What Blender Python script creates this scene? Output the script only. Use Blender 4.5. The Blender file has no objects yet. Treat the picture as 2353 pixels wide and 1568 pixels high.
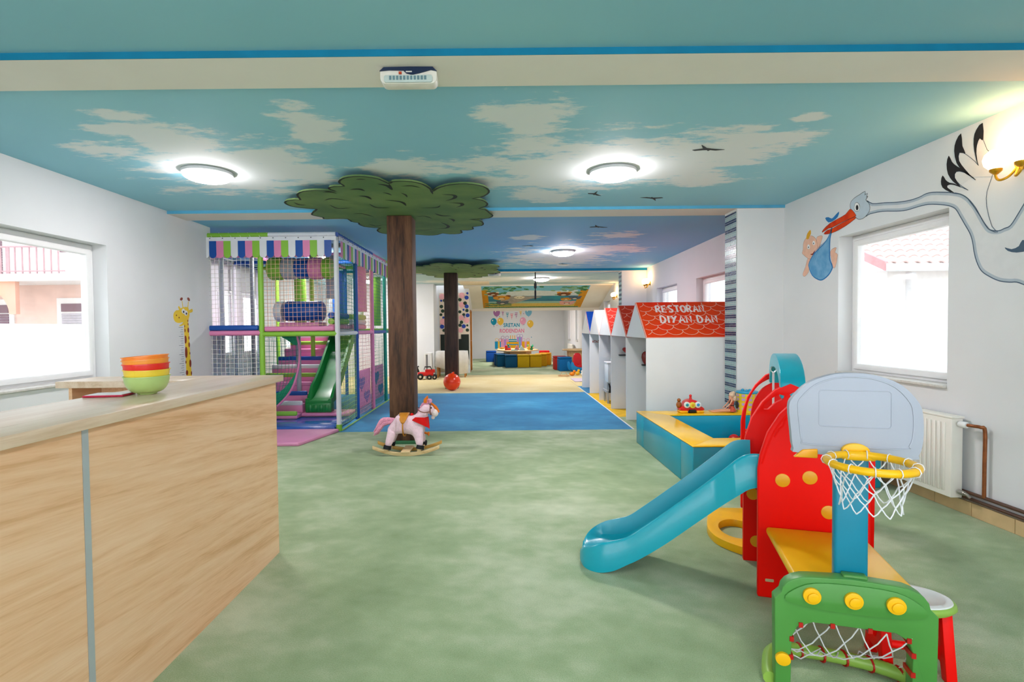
import bpy, bmesh, math, random
from mathutils import Vector, Matrix
from mathutils.geometry import tessellate_polygon
random.seed(7)
PI = math.pi
SC = bpy.context.scene
COL = SC.collection

# ------------------------------------------------------------------ camera
cam_d = bpy.data.cameras.new('camera')
cam_d.sensor_width = 36.0
cam_d.lens = 1200.0 / 2353.0 * 36.0
cam_d.shift_x = 26.5 / 2353.0
cam_d.clip_start = 0.05
cam = bpy.data.objects.new('camera', cam_d)
COL.objects.link(cam)
cam.matrix_world = (Matrix.Translation((0, 0, 1.40))
                    @ Matrix.Rotation(PI / 2 - math.atan(32 / 1200), 4, 'X')
                    @ Matrix.Rotation(-0.010, 4, 'Z'))
SC.camera = cam

# ------------------------------------------------------------------ world, daylight, exposure
def lin(h):
    h = h.lstrip('#')
    o = []
    for i in (0, 2, 4):
        c = int(h[i:i + 2], 16) / 255
        o.append(c / 12.92 if c <= 0.04045 else ((c + 0.055) / 1.055) ** 2.4)
    return (o[0], o[1], o[2], 1.0)

world = bpy.data.worlds.new('overcast_sky')
SC.world = world
world.use_nodes = True
bg = world.node_tree.nodes['Background']
bg.inputs[0].default_value = (0.92, 0.95, 1.0, 1)
bg.inputs[1].default_value = 1.9

def area(name, loc, target, sx, sy, power, color=(1, 1, 1), spread=PI):
    l = bpy.data.lights.new(name, 'AREA')
    l.shape = 'RECTANGLE'; l.size = sx; l.size_y = sy
    l.energy = power; l.color = color; l.spread = spread
    o = bpy.data.objects.new(name, l); COL.objects.link(o)
    o.location = loc
    d = Vector(target) - Vector(loc)
    o.rotation_euler = d.to_track_quat('-Z', 'Y').to_euler()
    return o

# area lamp added for daylight through the unseen rear glazing, size of the opening
area('daylight_rear_glazing', (-0.3, -2.70, 1.50), (-0.3, 6, 1.3), 6.4, 2.3, 65, (1.0, 0.97, 1.0))

SC.view_settings.view_transform = 'Standard'
SC.view_settings.look = 'None'
SC.view_settings.exposure = 0.48
SC.view_settings.gamma = 1.0
SC.view_settings.use_curve_mapping = False
SC.cycles.max_bounces = 6
SC.cycles.diffuse_bounces = 3
SC.cycles.use_adaptive_sampling = True
SC.cycles.adaptive_threshold = 0.12
SC.cycles.adaptive_min_samples = 16
SC.cycles.glossy_bounces = 2
SC.cycles.transparent_max_bounces = 8
SC.cycles.caustics_reflective = False
SC.cycles.caustics_refractive = False
SC.cycles.sample_clamp_indirect = 4.0

# ------------------------------------------------------------------ materials
MATS = {}
def nd(nt, t, **kw):
    n = nt.nodes.new(t)
    for k, v in kw.items():
        setattr(n, k, v)
    return n

def M(name, hexc=None, rough=0.5, spec=0.4, var=0.05, scale=14.0, bump=0.0, bscale=200.0, metal=0.0, emit=0.0,
      sheen=0.0, coat=0.0, hex2=None, stretch=(1, 1, 1), det=3.0, lo=0.35, hi=0.65, alpha=1.0, trans=0.0):
    """procedural principled material: two tones mixed by stretched noise, optional fine bump"""
    if name in MATS:
        return MATS[name]
    m = bpy.data.materials.new(name); m.use_nodes = True
    nt = m.node_tree; b = nt.nodes['Principled BSDF']
    c1 = lin(hexc)
    c2 = lin(hex2) if hex2 else tuple(min(1, c * (1 - 2 * var)) for c in c1[:3]) + (1,)
    tc = nd(nt, 'ShaderNodeTexCoord')
    mp = nd(nt, 'ShaderNodeMapping'); mp.inputs['Scale'].default_value = stretch
    nt.links.new(tc.outputs['Object'], mp.inputs['Vector'])
    no = nd(nt, 'ShaderNodeTexNoise'); no.inputs['Scale'].default_value = scale; no.inputs['Detail'].default_value = det
    nt.links.new(mp.outputs[0], no.inputs['Vector'])
    rp = nd(nt, 'ShaderNodeValToRGB')
    rp.color_ramp.elements[0].position = lo; rp.color_ramp.elements[0].color = c1
    rp.color_ramp.elements[1].position = hi; rp.color_ramp.elements[1].color = c2
    nt.links.new(no.outputs['Fac'], rp.inputs[0])
    nt.links.new(rp.outputs[0], b.inputs['Base Color'])
    b.inputs['Roughness'].default_value = rough
    b.inputs['Specular IOR Level'].default_value = spec
    b.inputs['Metallic'].default_value = metal
    b.inputs['Sheen Weight'].default_value = sheen
    b.inputs['Coat Weight'].default_value = coat
    b.inputs['Transmission Weight'].default_value = trans
    b.inputs['Alpha'].default_value = alpha
    if emit:
        b.inputs['Emission Color'].default_value = c1
        b.inputs['Emission Strength'].default_value = emit
    if bump:
        n2 = nd(nt, 'ShaderNodeTexNoise'); n2.inputs['Scale'].default_value = bscale; n2.inputs['Detail'].default_value = 2
        nt.links.new(mp.outputs[0], n2.inputs['Vector'])
        bp = nd(nt, 'ShaderNodeBump'); bp.inputs['Strength'].default_value = bump; bp.inputs['Distance'].default_value = 0.01
        nt.links.new(n2.outputs['Fac'], bp.inputs['Height'])
        nt.links.new(bp.outputs[0], b.inputs['Normal'])
    MATS[name] = m
    return m

def carpet_mat(name, light, mid, dark):
    """brushed pile: broad nap patches plus fine fibre noise"""
    m = bpy.data.materials.new(name); m.use_nodes = True
    nt = m.node_tree; b = nt.nodes['Principled BSDF']
    tc = nd(nt, 'ShaderNodeTexCoord')
    mp = nd(nt, 'ShaderNodeMapping'); mp.inputs['Scale'].default_value = (1.0, 1.25, 1)
    mp.inputs['Rotation'].default_value = (0, 0, 0.5)
    nt.links.new(tc.outputs['Object'], mp.inputs[0])
    n1 = nd(nt, 'ShaderNodeTexNoise'); n1.inputs['Scale'].default_value = 0.8; n1.inputs['Detail'].default_value = 4; n1.inputs['Roughness'].default_value = 0.62
    n2 = nd(nt, 'ShaderNodeTexNoise'); n2.inputs['Scale'].default_value = 170; n2.inputs['Detail'].default_value = 3
    n3 = nd(nt, 'ShaderNodeTexNoise'); n3.inputs['Scale'].default_value = 7; n3.inputs['Detail'].default_value = 4
    for n in (n1, n2, n3):
        nt.links.new(mp.outputs[0], n.inputs['Vector'])
    ad = nd(nt, 'ShaderNodeMath', operation='MULTIPLY_ADD'); ad.inputs[1].default_value = 0.26
    nt.links.new(n3.outputs['Fac'], ad.inputs[0]); nt.links.new(n1.outputs['Fac'], ad.inputs[2])
    ad2 = nd(nt, 'ShaderNodeMath', operation='MULTIPLY_ADD'); ad2.inputs[1].default_value = 0.32
    nt.links.new(n2.outputs['Fac'], ad2.inputs[0]); nt.links.new(ad.outputs[0], ad2.inputs[2])
    rp = nd(nt, 'ShaderNodeValToRGB')
    e = rp.color_ramp.elements
    e[0].position = 0.42; e[0].color = lin(dark)
    e[1].position = 1.12; e[1].color = lin(light)
    x = e.new(0.78); x.color = lin(mid)
    nt.links.new(ad2.outputs[0], rp.inputs[0]); nt.links.new(rp.outputs[0], b.inputs['Base Color'])
    b.inputs['Roughness'].default_value = 0.95; b.inputs['Specular IOR Level'].default_value = 0.1
    b.inputs['Sheen Weight'].default_value = 0.25; b.inputs['Sheen Roughness'].default_value = 0.4
    bp = nd(nt, 'ShaderNodeBump'); bp.inputs['Strength'].default_value = 0.5; bp.inputs['Distance'].default_value = 0.01
    nt.links.new(n2.outputs['Fac'], bp.inputs['Height']); nt.links.new(bp.outputs[0], b.inputs['Normal'])
    MATS[name] = m
    return m

def wood_mat(name, a, b_, c, rough=0.42, rot=0.16, sx=1.0, sy=9.0, sz=9.0, sc=2.2, axis='Y'):
    """long-grained wood in object space"""
    m = bpy.data.materials.new(name); m.use_nodes = True
    nt = m.node_tree; b = nt.nodes['Principled BSDF']
    tc = nd(nt, 'ShaderNodeTexCoord')
    mp = nd(nt, 'ShaderNodeMapping'); mp.inputs['Scale'].default_value = (sx, sy, sz)
    mp0 = nd(nt, 'ShaderNodeMapping'); mp0.inputs['Rotation'].default_value = (rot, 0, 0)
    nt.links.new(tc.outputs['Object'], mp0.inputs[0])
    nt.links.new(mp0.outputs[0], mp.inputs[0])
    n1 = nd(nt, 'ShaderNodeTexNoise'); n1.inputs['Scale'].default_value = sc; n1.inputs['Detail'].default_value = 7
    n1.inputs['Roughness'].default_value = 0.6; n1.inputs['Distortion'].default_value = 0.5
    n2 = nd(nt, 'ShaderNodeTexNoise'); n2.inputs['Scale'].default_value = sc * 7; n2.inputs['Detail'].default_value = 4
    nt.links.new(mp.outputs[0], n1.inputs['Vector']); nt.links.new(mp.outputs[0], n2.inputs['Vector'])
    ad = nd(nt, 'ShaderNodeMath', operation='MULTIPLY_ADD'); ad.inputs[1].default_value = 0.3
    nt.links.new(n2.outputs['Fac'], ad.inputs[0]); nt.links.new(n1.outputs['Fac'], ad.inputs[2])
    rp = nd(nt, 'ShaderNodeValToRGB'); e = rp.color_ramp.elements
    e[0].position = 0.47; e[0].color = lin(c)
    e[1].position = 0.82; e[1].color = lin(a)
    x = e.new(0.62); x.color = lin(b_)
    nt.links.new(ad.outputs[0], rp.inputs[0]); nt.links.new(rp.outputs[0], b.inputs['Base Color'])
    b.inputs['Roughness'].default_value = rough
    b.inputs['Specular IOR Level'].default_value = 0.35
    bp = nd(nt, 'ShaderNodeBump'); bp.inputs['Strength'].default_value = 0.08; bp.inputs['Distance'].default_value = 0.005
    nt.links.new(n2.outputs['Fac'], bp.inputs['Height']); nt.links.new(bp.outputs[0], b.inputs['Normal'])
    MATS[name] = m
    return m

CLOUDS = [(0.16,3.54,0.22,0.23),(0.23,4.11,0.24,0.34),(0.56,4.78,0.75,0.62),(1.0,4.48,0.59,0.51),(1.49,4.63,0.65,0.51),(1.8,4.36,0.47,0.35),(2.04,4.1,0.31,0.24),(1.96,5.22,0.26,0.19),(2.14,3.63,0.09,0.08),(0.44,5.71,0.28,0.23),(1.91,3.82,0.14,0.1),(-2.48,3.5,0.14,0.11),(-2.51,3.8,0.34,0.25),(-2.56,3.68,0.18,0.11),(-3.06,4.14,0.27,0.16),(-2.46,4.13,0.37,0.29),(-2.46,4.68,0.56,0.6),(-1.95,4.55,0.33,0.5),(-1.78,4.73,0.23,0.28),(-3.25,5.33,0.22,0.13),(-2.47,5.1,0.41,0.3),(-1.32,3.73,0.17,0.29),(-0.78,4.71,0.35,0.23),(1.23,10.24,0.85,1.11),(1.95,9.36,0.47,0.47),(1.81,8.02,0.34,0.23),(0.44,8.13,0.2,0.2),(0.68,9.97,0.33,0.3)]
def ceiling_mat(name, base, base2, clouds, cloud='E6EBEC', amount=1.55, sharp=0.22):
    """painted sky: blue paint with brushed white clouds at given places (x, y, rx, ry)"""
    m = bpy.data.materials.new(name); m.use_nodes = True
    nt = m.node_tree; b = nt.nodes['Principled BSDF']
    geo = nd(nt, 'ShaderNodeNewGeometry')
    n0 = nd(nt, 'ShaderNodeTexNoise'); n0.inputs['Scale'].default_value = 0.5; n0.inputs['Detail'].default_value = 2
    nt.links.new(geo.outputs['Position'], n0.inputs['Vector'])
    rp0 = nd(nt, 'ShaderNodeValToRGB')
    rp0.color_ramp.elements[0].position = 0.35; rp0.color_ramp.elements[0].color = lin(base)
    rp0.color_ramp.elements[1].position = 0.65; rp0.color_ramp.elements[1].color = lin(base2)
    nt.links.new(n0.outputs['Fac'], rp0.inputs[0])
    last = None
    for (x, y, rx, ry) in clouds:
        s = nd(nt, 'ShaderNodeVectorMath', operation='SUBTRACT'); s.inputs[1].default_value = (x, y, 0)
        nt.links.new(geo.outputs['Position'], s.inputs[0])
        d = nd(nt, 'ShaderNodeVectorMath', operation='MULTIPLY'); d.inputs[1].default_value = (0.86 / rx, 0.86 / ry, 0)
        nt.links.new(s.outputs[0], d.inputs[0])
        l = nd(nt, 'ShaderNodeVectorMath', operation='LENGTH'); nt.links.new(d.outputs[0], l.inputs[0])
        if last is None:
            last = l.outputs['Value']
        else:
            mn = nd(nt, 'ShaderNodeMath', operation='SMOOTH_MIN'); mn.inputs[2].default_value = 0.5
            nt.links.new(last, mn.inputs[0]); nt.links.new(l.outputs['Value'], mn.inputs[1])
            last = mn.outputs[0]
    mp = nd(nt, 'ShaderNodeMapping'); mp.inputs['Scale'].default_value = (0.8, 1.7, 1); mp.inputs['Rotation'].default_value = (0, 0, 0.2)
    nt.links.new(geo.outputs['Position'], mp.inputs[0])
    nz = nd(nt, 'ShaderNodeTexNoise'); nz.inputs['Scale'].default_value = 3.0; nz.inputs['Detail'].default_value = 7; nz.inputs['Roughness'].default_value = 0.68
    nt.links.new(mp.outputs[0], nz.inputs['Vector'])
    if last is None:
        nt.links.new(rp0.outputs[0], b.inputs['Base Color'])
    else:
        ma = nd(nt, 'ShaderNodeMath', operation='MULTIPLY_ADD'); ma.inputs[1].default_value = -1.0 * amount * 2.6; ma.inputs[2].default_value = amount * 1.30
        nt.links.new(nz.outputs['Fac'], ma.inputs[0])
        ad = nd(nt, 'ShaderNodeMath', operation='ADD'); nt.links.new(last, ad.inputs[0]); nt.links.new(ma.outputs[0], ad.inputs[1])
        mr = nd(nt, 'ShaderNodeMapRange'); mr.interpolation_type = 'SMOOTHSTEP'
        mr.inputs['From Min'].default_value = 1.0 + sharp; mr.inputs['From Max'].default_value = 1.0 - sharp * 1.6
        nt.links.new(ad.outputs[0], mr.inputs['Value'])
        mx = nd(nt, 'ShaderNodeMix', data_type='RGBA')
        mu = nd(nt, 'ShaderNodeMath', operation='MULTIPLY'); mu.inputs[1].default_value = 0.92
        nt.links.new(mr.outputs[0], mu.inputs[0])
        nt.links.new(mu.outputs[0], mx.inputs['Factor'])
        nt.links.new(rp0.outputs[0], mx.inputs['A']); mx.inputs['B'].default_value = lin(cloud)
        nt.links.new(mx.outputs['Result'], b.inputs['Base Color'])
    b.inputs['Roughness'].default_value = 0.75; b.inputs['Specular IOR Level'].default_value = 0.25
    MATS[name] = m
    return m

def glass_mat(name, tint=(1, 1, 1, 1), haze=0.0, hazecol='F4F6F6'):
    """thin pane: transparent with a fresnel reflection; haze = frosted film"""
    m = bpy.data.materials.new(name); m.use_nodes = True
    nt = m.node_tree
    nt.nodes.remove(nt.nodes['Principled BSDF'])
    out = nt.nodes['Material Output']
    tr = nd(nt, 'ShaderNodeBsdfTransparent'); tr.inputs[0].default_value = tint
    gl = nd(nt, 'ShaderNodeBsdfGlossy'); gl.inputs['Roughness'].default_value = 0.03
    lw = nd(nt, 'ShaderNodeLayerWeight'); lw.inputs['Blend'].default_value = 0.5
    pw = nd(nt, 'ShaderNodeMath', operation='POWER'); pw.inputs[1].default_value = 5.0
    nt.links.new(lw.outputs['Facing'], pw.inputs[0])
    fr = nd(nt, 'ShaderNodeMath', operation='MULTIPLY_ADD'); fr.inputs[1].default_value = 0.7; fr.inputs[2].default_value = 0.04
    nt.links.new(pw.outputs[0], fr.inputs[0])
    mx = nd(nt, 'ShaderNodeMixShader')
    nt.links.new(fr.outputs[0], mx.inputs[0]); nt.links.new(tr.outputs[0], mx.inputs[1]); nt.links.new(gl.outputs[0], mx.inputs[2])
    res = mx.outputs[0]
    if haze:
        tc = nd(nt, 'ShaderNodeTexCoord')
        vo = nd(nt, 'ShaderNodeTexVoronoi'); vo.inputs['Scale'].default_value = 60
        nt.links.new(tc.outputs['Object'], vo.inputs['Vector'])
        rp = nd(nt, 'ShaderNodeValToRGB'); rp.color_ramp.elements[0].color = lin('E4EAE8'); rp.color_ramp.elements[1].color = lin(hazecol)
        nt.links.new(vo.outputs['Distance'], rp.inputs[0])
        tl = nd(nt, 'ShaderNodeBsdfTranslucent'); nt.links.new(rp.outputs[0], tl.inputs[0])
        m2 = nd(nt, 'ShaderNodeMixShader'); m2.inputs[0].default_value = haze
        nt.links.new(res, m2.inputs[1]); nt.links.new(tl.outputs[0], m2.inputs[2])
        res = m2.outputs[0]
    nt.links.new(res, out.inputs['Surface'])
    MATS[name] = m
    return m

# ------------------------------------------------------------------ mesh helpers
class MB:
    def __init__(s):
        s.v = []; s.f = []; s.mi = []
    def add(s, vs, fs, mi=0):
        n = len(s.v)
        s.v += [tuple(p) for p in vs]
        for f in fs:
            s.f.append([i + n for i in f]); s.mi.append(mi)
        return s
    def box(s, x0, x1, y0, y1, z0, z1, mi=0, mtx=None):
        vs = [(x0,y0,z0),(x1,y0,z0),(x1,y1,z0),(x0,y1,z0),(x0,y0,z1),(x1,y0,z1),(x1,y1,z1),(x0,y1,z1)]
        if mtx: vs = [mtx @ Vector(p) for p in vs]
        return s.add(vs, [(0,3,2,1),(4,5,6,7),(0,1,5,4),(1,2,6,5),(2,3,7,6),(3,0,4,7)], mi)
    def tube(s, pts, r, seg=8, mi=0, cap=True, closed=False):
        pts = [Vector(p) for p in pts]; n = len(pts)
        rs = r if isinstance(r, (list, tuple)) else [r] * n
        rings = []; up = None
        for i, p in enumerate(pts):
            if closed:
                t = pts[(i + 1) % n] - pts[i - 1]
            else:
                t = pts[min(i + 1, n - 1)] - pts[max(i - 1, 0)]
            if t.length < 1e-9: t = Vector((0, 0, 1))
            t.normalize()
            if up is None:
                up = Vector((0, 0, 1)) if abs(t.z) < 0.9 else Vector((1, 0, 0))
            a = up - t * up.dot(t)
            if a.length < 1e-6: a = t.orthogonal()
            a.normalize(); up = a; b = t.cross(a)
            rings.append([p + (a * math.cos(2 * PI * k / seg) + b * math.sin(2 * PI * k / seg)) * rs[i] for k in range(seg)])
        vs = [q for ring in rings for q in ring]; fs = []
        m = n if closed else n - 1
        for i in range(m):
            j = (i + 1) % n
            for k in range(seg):
                l = (k + 1) % seg
                fs.append((i * seg + k, i * seg + l, j * seg + l, j * seg + k))
        if cap and not closed:
            fs.append(tuple(range(seg - 1, -1, -1))); fs.append(tuple((n - 1) * seg + k for k in range(seg)))
        return s.add(vs, fs, mi)
    def lathe(s, prof, c=(0, 0, 0), seg=24, mi=0, axis='Z', sx=1.0, sy=1.0):
        vs = []; fs = []; n = len(prof)
        for (r, z) in prof:
            for k in range(seg):
                a = 2 * PI * k / seg
                p = (r * math.cos(a) * sx, r * math.sin(a) * sy, z)
                if axis == 'Y': p = (p[0], p[2], p[1])
                if axis == 'X': p = (p[2], p[0], p[1])
                vs.append((c[0] + p[0], c[1] + p[1], c[2] + p[2]))
        for i in range(n - 1):
            for k in range(seg):
                l = (k + 1) % seg
                fs.append((i * seg + k, i * seg + l, (i + 1) * seg + l, (i + 1) * seg + k))
        if prof[0][0] > 1e-6: fs.append(tuple(range(seg - 1, -1, -1)))
        if prof[-1][0] > 1e-6: fs.append(tuple((n - 1) * seg + k for k in range(seg)))
        return s.add(vs, fs, mi)
    def ball(s, c, r, seg=16, mi=0, sq=(1, 1, 1), half=False):
        n = seg // 2; prof = []
        for i in range(n + 1):
            a = -PI / 2 + (PI if not half else PI / 2) * i / n
            prof.append((max(r * math.cos(a), 1e-7), r * math.sin(a)))
        vs = []; fs = []
        for (q, z) in prof:
            for k in range(seg):
                a = 2 * PI * k / seg
                vs.append((c[0] + q * math.cos(a) * sq[0], c[1] + q * math.sin(a) * sq[1], c[2] + z * sq[2]))
        for i in range(n):
            for k in range(seg):
                l = (k + 1) % seg
                fs.append((i * seg + k, i * seg + l, (i + 1) * seg + l, (i + 1) * seg + k))
        return s.add(vs, fs, mi)
    def torus(s, c, R, r, seg=32, ts=8, mi=0, axis='Z', sx=1, sy=1):
        pts = []
        for k in range(seg):
            a = 2 * PI * k / seg
            p = (R * math.cos(a) * sx, R * math.sin(a) * sy, 0)
            if axis == 'Y': p = (p[0], 0, p[1])
            if axis == 'X': p = (0, p[0], p[1])
            pts.append((c[0] + p[0], c[1] + p[1], c[2] + p[2]))
        return s.tube(pts, r, ts, mi, closed=True)
    def prism(s, loops, fr, t0, t1, mi=0):
        """outer loop plus holes (2D) in frame fr=(O,ex,ey,n); extruded from t0 to t1 along n"""
        if not isinstance(loops[0][0], (list, tuple)): loops = [loops]
        O, ex, ey, n = [Vector(q) for q in fr]
        flat = [p for l in loops for p in l]
        tris = tessellate_polygon([[Vector((p[0], p[1], 0)) for p in l] for l in loops])
        def at(p, t): return O + ex * p[0] + ey * p[1] + n * t
        N = len(flat)
        if abs(t1 - t0) < 1e-9:
            return s.add([at(p, t0) for p in flat], tris, mi)
        vs = [at(p, t0) for p in flat] + [at(p, t1) for p in flat]
        fs = [(a, c, b) for a, b, c in tris] + [(a + N, b + N, c + N) for a, b, c in tris]
        o = 0
        for l in loops:
            k = len(l)
            for i in range(k):
                j = (i + 1) % k
                fs.append((o + i, o + j, o + j + N, o + i + N))
            o += k
        return s.add(vs, fs, mi)
    def ribbon(s, pts, w, fr, t, mi=0, closed=False, taper=False):
        """flat painted line of width w along 2D pts"""
        O, ex, ey, n = [Vector(q) for q in fr]
        P = [Vector((p[0], p[1])) for p in pts]; N = len(P)
        vs = []
        for i in range(N):
            if closed: d = P[(i + 1) % N] - P[i - 1]
            else: d = P[min(i + 1, N - 1)] - P[max(i - 1, 0)]
            if d.length < 1e-9: d = Vector((1, 0))
            d.normalize(); q = Vector((-d.y, d.x))
            ww = w / 2
            if taper and not closed: ww = w / 2 * max(0.12, math.sin(PI * i / (N - 1)))
            for sg in (1, -1):
                p = P[i] + q * ww * sg
                vs.append(O + ex * p.x + ey * p.y + n * t)
        fs = []
        for i in range(N if closed else N - 1):
            j = (i + 1) % N
            fs.append((2 * i, 2 * i + 1, 2 * j + 1, 2 * j))
        return s.add(vs, fs, mi)
    def build(s, name, mats, parent=None, smooth=False, bevel=0.0, bseg=2, recalc=True, angle=50):
        me = bpy.data.meshes.new(name)
        if not isinstance(mats, (list, tuple)): mats = [mats]
        me.from_pydata(s.v, [], s.f)
        for m in mats: me.materials.append(m)
        for p, k in zip(me.polygons, s.mi): p.material_index = k
        bm = bmesh.new(); bm.from_mesh(me)
        if recalc: bmesh.ops.recalc_face_normals(bm, faces=bm.faces)
        if bevel:
            es = [e for e in bm.edges if len(e.link_faces) == 2 and e.calc_face_angle(0) > 0.5]
            bmesh.ops.bevel(bm, geom=es, offset=bevel, segments=bseg, profile=0.5, affect='EDGES', clamp_overlap=True)
        if smooth or bevel:
            for f in bm.faces: f.smooth = True
            lim = math.radians(angle)
            for e in bm.edges:
                if len(e.link_faces) == 2 and e.calc_face_angle(0) > lim: e.smooth = False
        bm.to_mesh(me); bm.free()
        return link(name, me, parent)

def link(name, me, parent=None):
    o = bpy.data.objects.new(name, me); COL.objects.link(o)
    if parent is not None:
        o.parent = parent
        if parent.type == 'EMPTY' and parent.get('wbuilt'):
            o.location = -Vector(parent.location)
    return o

def thing(name, label, cat, loc=(0, 0, 0), rz=0.0, group=None, world=True):
    """Empty at the base of a thing; with world=True its parts are modelled in room coordinates"""
    o = bpy.data.objects.new(name, None); COL.objects.link(o)
    o.empty_display_size = 0.1
    o.location = loc; o.rotation_euler = (0, 0, rz)
    o['label'] = label; o['category'] = cat
    if world: o['wbuilt'] = 1
    if group: o['group'] = group
    return o
def tag(o, label, cat, group=None):
    o['label'] = label; o['category'] = cat
    if group: o['group'] = group
    return o
def struct(o): o['kind'] = 'structure'; return o
def stuff(o): o['kind'] = 'stuff'; return o
def dup(root, loc, rz=0.0, label=None, group=None):
    r = root.copy(); COL.objects.link(r); r.location = loc; r.rotation_euler = (0, 0, rz)
    if label: r['label'] = label
    if group: r['group'] = group
    for ch in list(root.children):
        c = ch.copy(); COL.objects.link(c); c.parent = r
        for g in ch.children:
            d = g.copy(); COL.objects.link(d); d.parent = c
    return r
def skin(name, pts, edges, radii, mat, parent=None, sub=2):
    """continuous body grown from a joint skeleton"""
    me = bpy.data.meshes.new(name + '_sk'); me.from_pydata(pts, edges, [])
    o = bpy.data.objects.new(name + '_sk', me); COL.objects.link(o)
    m = o.modifiers.new('s', 'SKIN'); m.use_smooth_shade = True
    for i, v in enumerate(me.skin_vertices[0].data):
        r = radii[i]; v.radius = (r, r) if not isinstance(r, tuple) else r
        v.use_root = (i == 0)
    sb = o.modifiers.new('d', 'SUBSURF'); sb.levels = sub; sb.render_levels = sub
    dg = bpy.context.evaluated_depsgraph_get()
    nm = bpy.data.meshes.new_from_object(o.evaluated_get(dg))
    bpy.data.objects.remove(o)
    nm.materials.clear(); nm.materials.append(mat)
    for p in nm.polygons: p.use_smooth = True
    return link(name, nm, parent)
def text(name, s, size, mat, fr, t, parent=None, bold=0.0, wscale=1.0, space=1.0, shear=0.0, align='CENTER', thick=0.0):
    cu = bpy.data.curves.new(name + '_c', 'FONT'); cu.body = s; cu.size = size
    cu.align_x = align; cu.offset = bold; cu.space_character = space; cu.shear = shear
    cu.extrude = thick
    o = bpy.data.objects.new(name + '_c', cu); COL.objects.link(o)
    dg = bpy.context.evaluated_depsgraph_get()
    nm = bpy.data.meshes.new_from_object(o.evaluated_get(dg))
    bpy.data.objects.remove(o)
    O, ex, ey, n = [Vector(q) for q in fr]
    for v in nm.vertices:
        c = v.co.copy(); v.co = O + ex * c.x * wscale + ey * c.y + n * (t + c.z)
    nm.materials.clear(); nm.materials.append(mat)
    return link(name, nm, parent)
def ell(cx, cy, rx, ry, n=20, rot=0.0):
    o = []
    for k in range(n):
        a = 2 * PI * k / n; x = rx * math.cos(a); y = ry * math.sin(a)
        o.append((cx + x * math.cos(rot) - y * math.sin(rot), cy + x * math.sin(rot) + y * math.cos(rot)))
    return o
def rrect(x0, x1, y0, y1, r, n=5):
    o = []
    for (cx, cy, a0) in ((x1 - r, y1 - r, 0), (x0 + r, y1 - r, PI / 2), (x0 + r, y0 + r, PI), (x1 - r, y0 + r, 1.5 * PI)):
        for k in range(n + 1):
            a = a0 + PI / 2 * k / n; o.append((cx + r * math.cos(a), cy + r * math.sin(a)))
    return o
def smooth(pts, n=3, closed=True):
    """Catmull-Rom refinement of a 2D/3D polyline"""
    P = [Vector(p) for p in pts]; N = len(P); out = []
    rng = N if closed else N - 1
    for i in range(rng):
        g = lambda k: P[k % N] if closed else P[max(0, min(N - 1, k))]
        a, b, c, d = g(i - 1), g(i), g(i + 1), g(i + 2)
        for k in range(n):
            t = k / n
            out.append(0.5 * ((2 * b) + (c - a) * t + (2 * a - 5 * b + 4 * c - d) * t * t + (3 * b - a - 3 * c + d) * t ** 3))
    if not closed: out.append(P[-1])
    return [tuple(p) for p in out]
# ------------------------------------------------------------------ shared materials
M('wall_paint', 'E2E5E7', 0.8, 0.2, 0.015, 2.0, bump=0.03, bscale=60)
M('trim_white', 'F1F2F1', 0.45, 0.4, 0.01)
M('beam_paint', 'E9E5DC', 0.8, 0.2, 0.02, 2.0)
M('stripe_light', '5FB2D8', 0.7, 0.2, 0.05, 6)
M('stripe_blue', '1480A6', 0.7, 0.2, 0.06, 6)
M('pvc_white', 'F3F5F6', 0.35, 0.5, 0.01)
M('stone_sill', 'DAD8D2', 0.4, 0.4, 0.08, 30)
M('skirting_tile', 'D9BC8C', 0.5, 0.4, 0.06, 8)
M('brown_pipe', '5A3A2A', 0.4, 0.5, 0.1, 20)
M('copper_pipe', '9A5A30', 0.35, 0.5, 0.12, 25, metal=0.4)
M('cream_plaster', 'EADFC8', 0.8, 0.2, 0.02, 3)
carpet_mat('carpet_green', 'CBD5B6', '9FB48A', '617E4E')
carpet_mat('carpet_blue', '42A6D4', '248ABF', '1670A6')
carpet_mat('carpet_yellow', 'F0E2B6', 'E6D49A', 'D9C27A')
M('carpet_yellow_bright', 'F0C23A', 0.9, 0.1, 0.08, 6, bump=0.4, bscale=120)
ceiling_mat('ceiling_sky', '9CD2E0', '92CADF', CLOUDS[:23])
ceiling_mat('ceiling_sky_front', '92C6D0', '88BECC', [(2.3, 1.75, 0.22, 0.10)])
ceiling_mat('ceiling_sky_back', '80C2E4', '8CBEE6', CLOUDS[23:])
ceiling_mat('ceiling_sky_far', 'B4CFD6', 'A6C6D2', [(0.6, 13.7, 1.6, 0.5), (-1.0, 14.4, 1.2, 0.4), (2.2, 14.6, 0.9, 0.3)], amount=0.8)
glass_mat('window_glass')
glass_mat('frosted_film', haze=0.82)
WALL, TRIM = MATS['wall_paint'], MATS['trim_white']

XL, XR, XLL = -3.95, 3.40, -5.20
YB = -2.8            # rear wall behind the camera
ZC = 2.82

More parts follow.
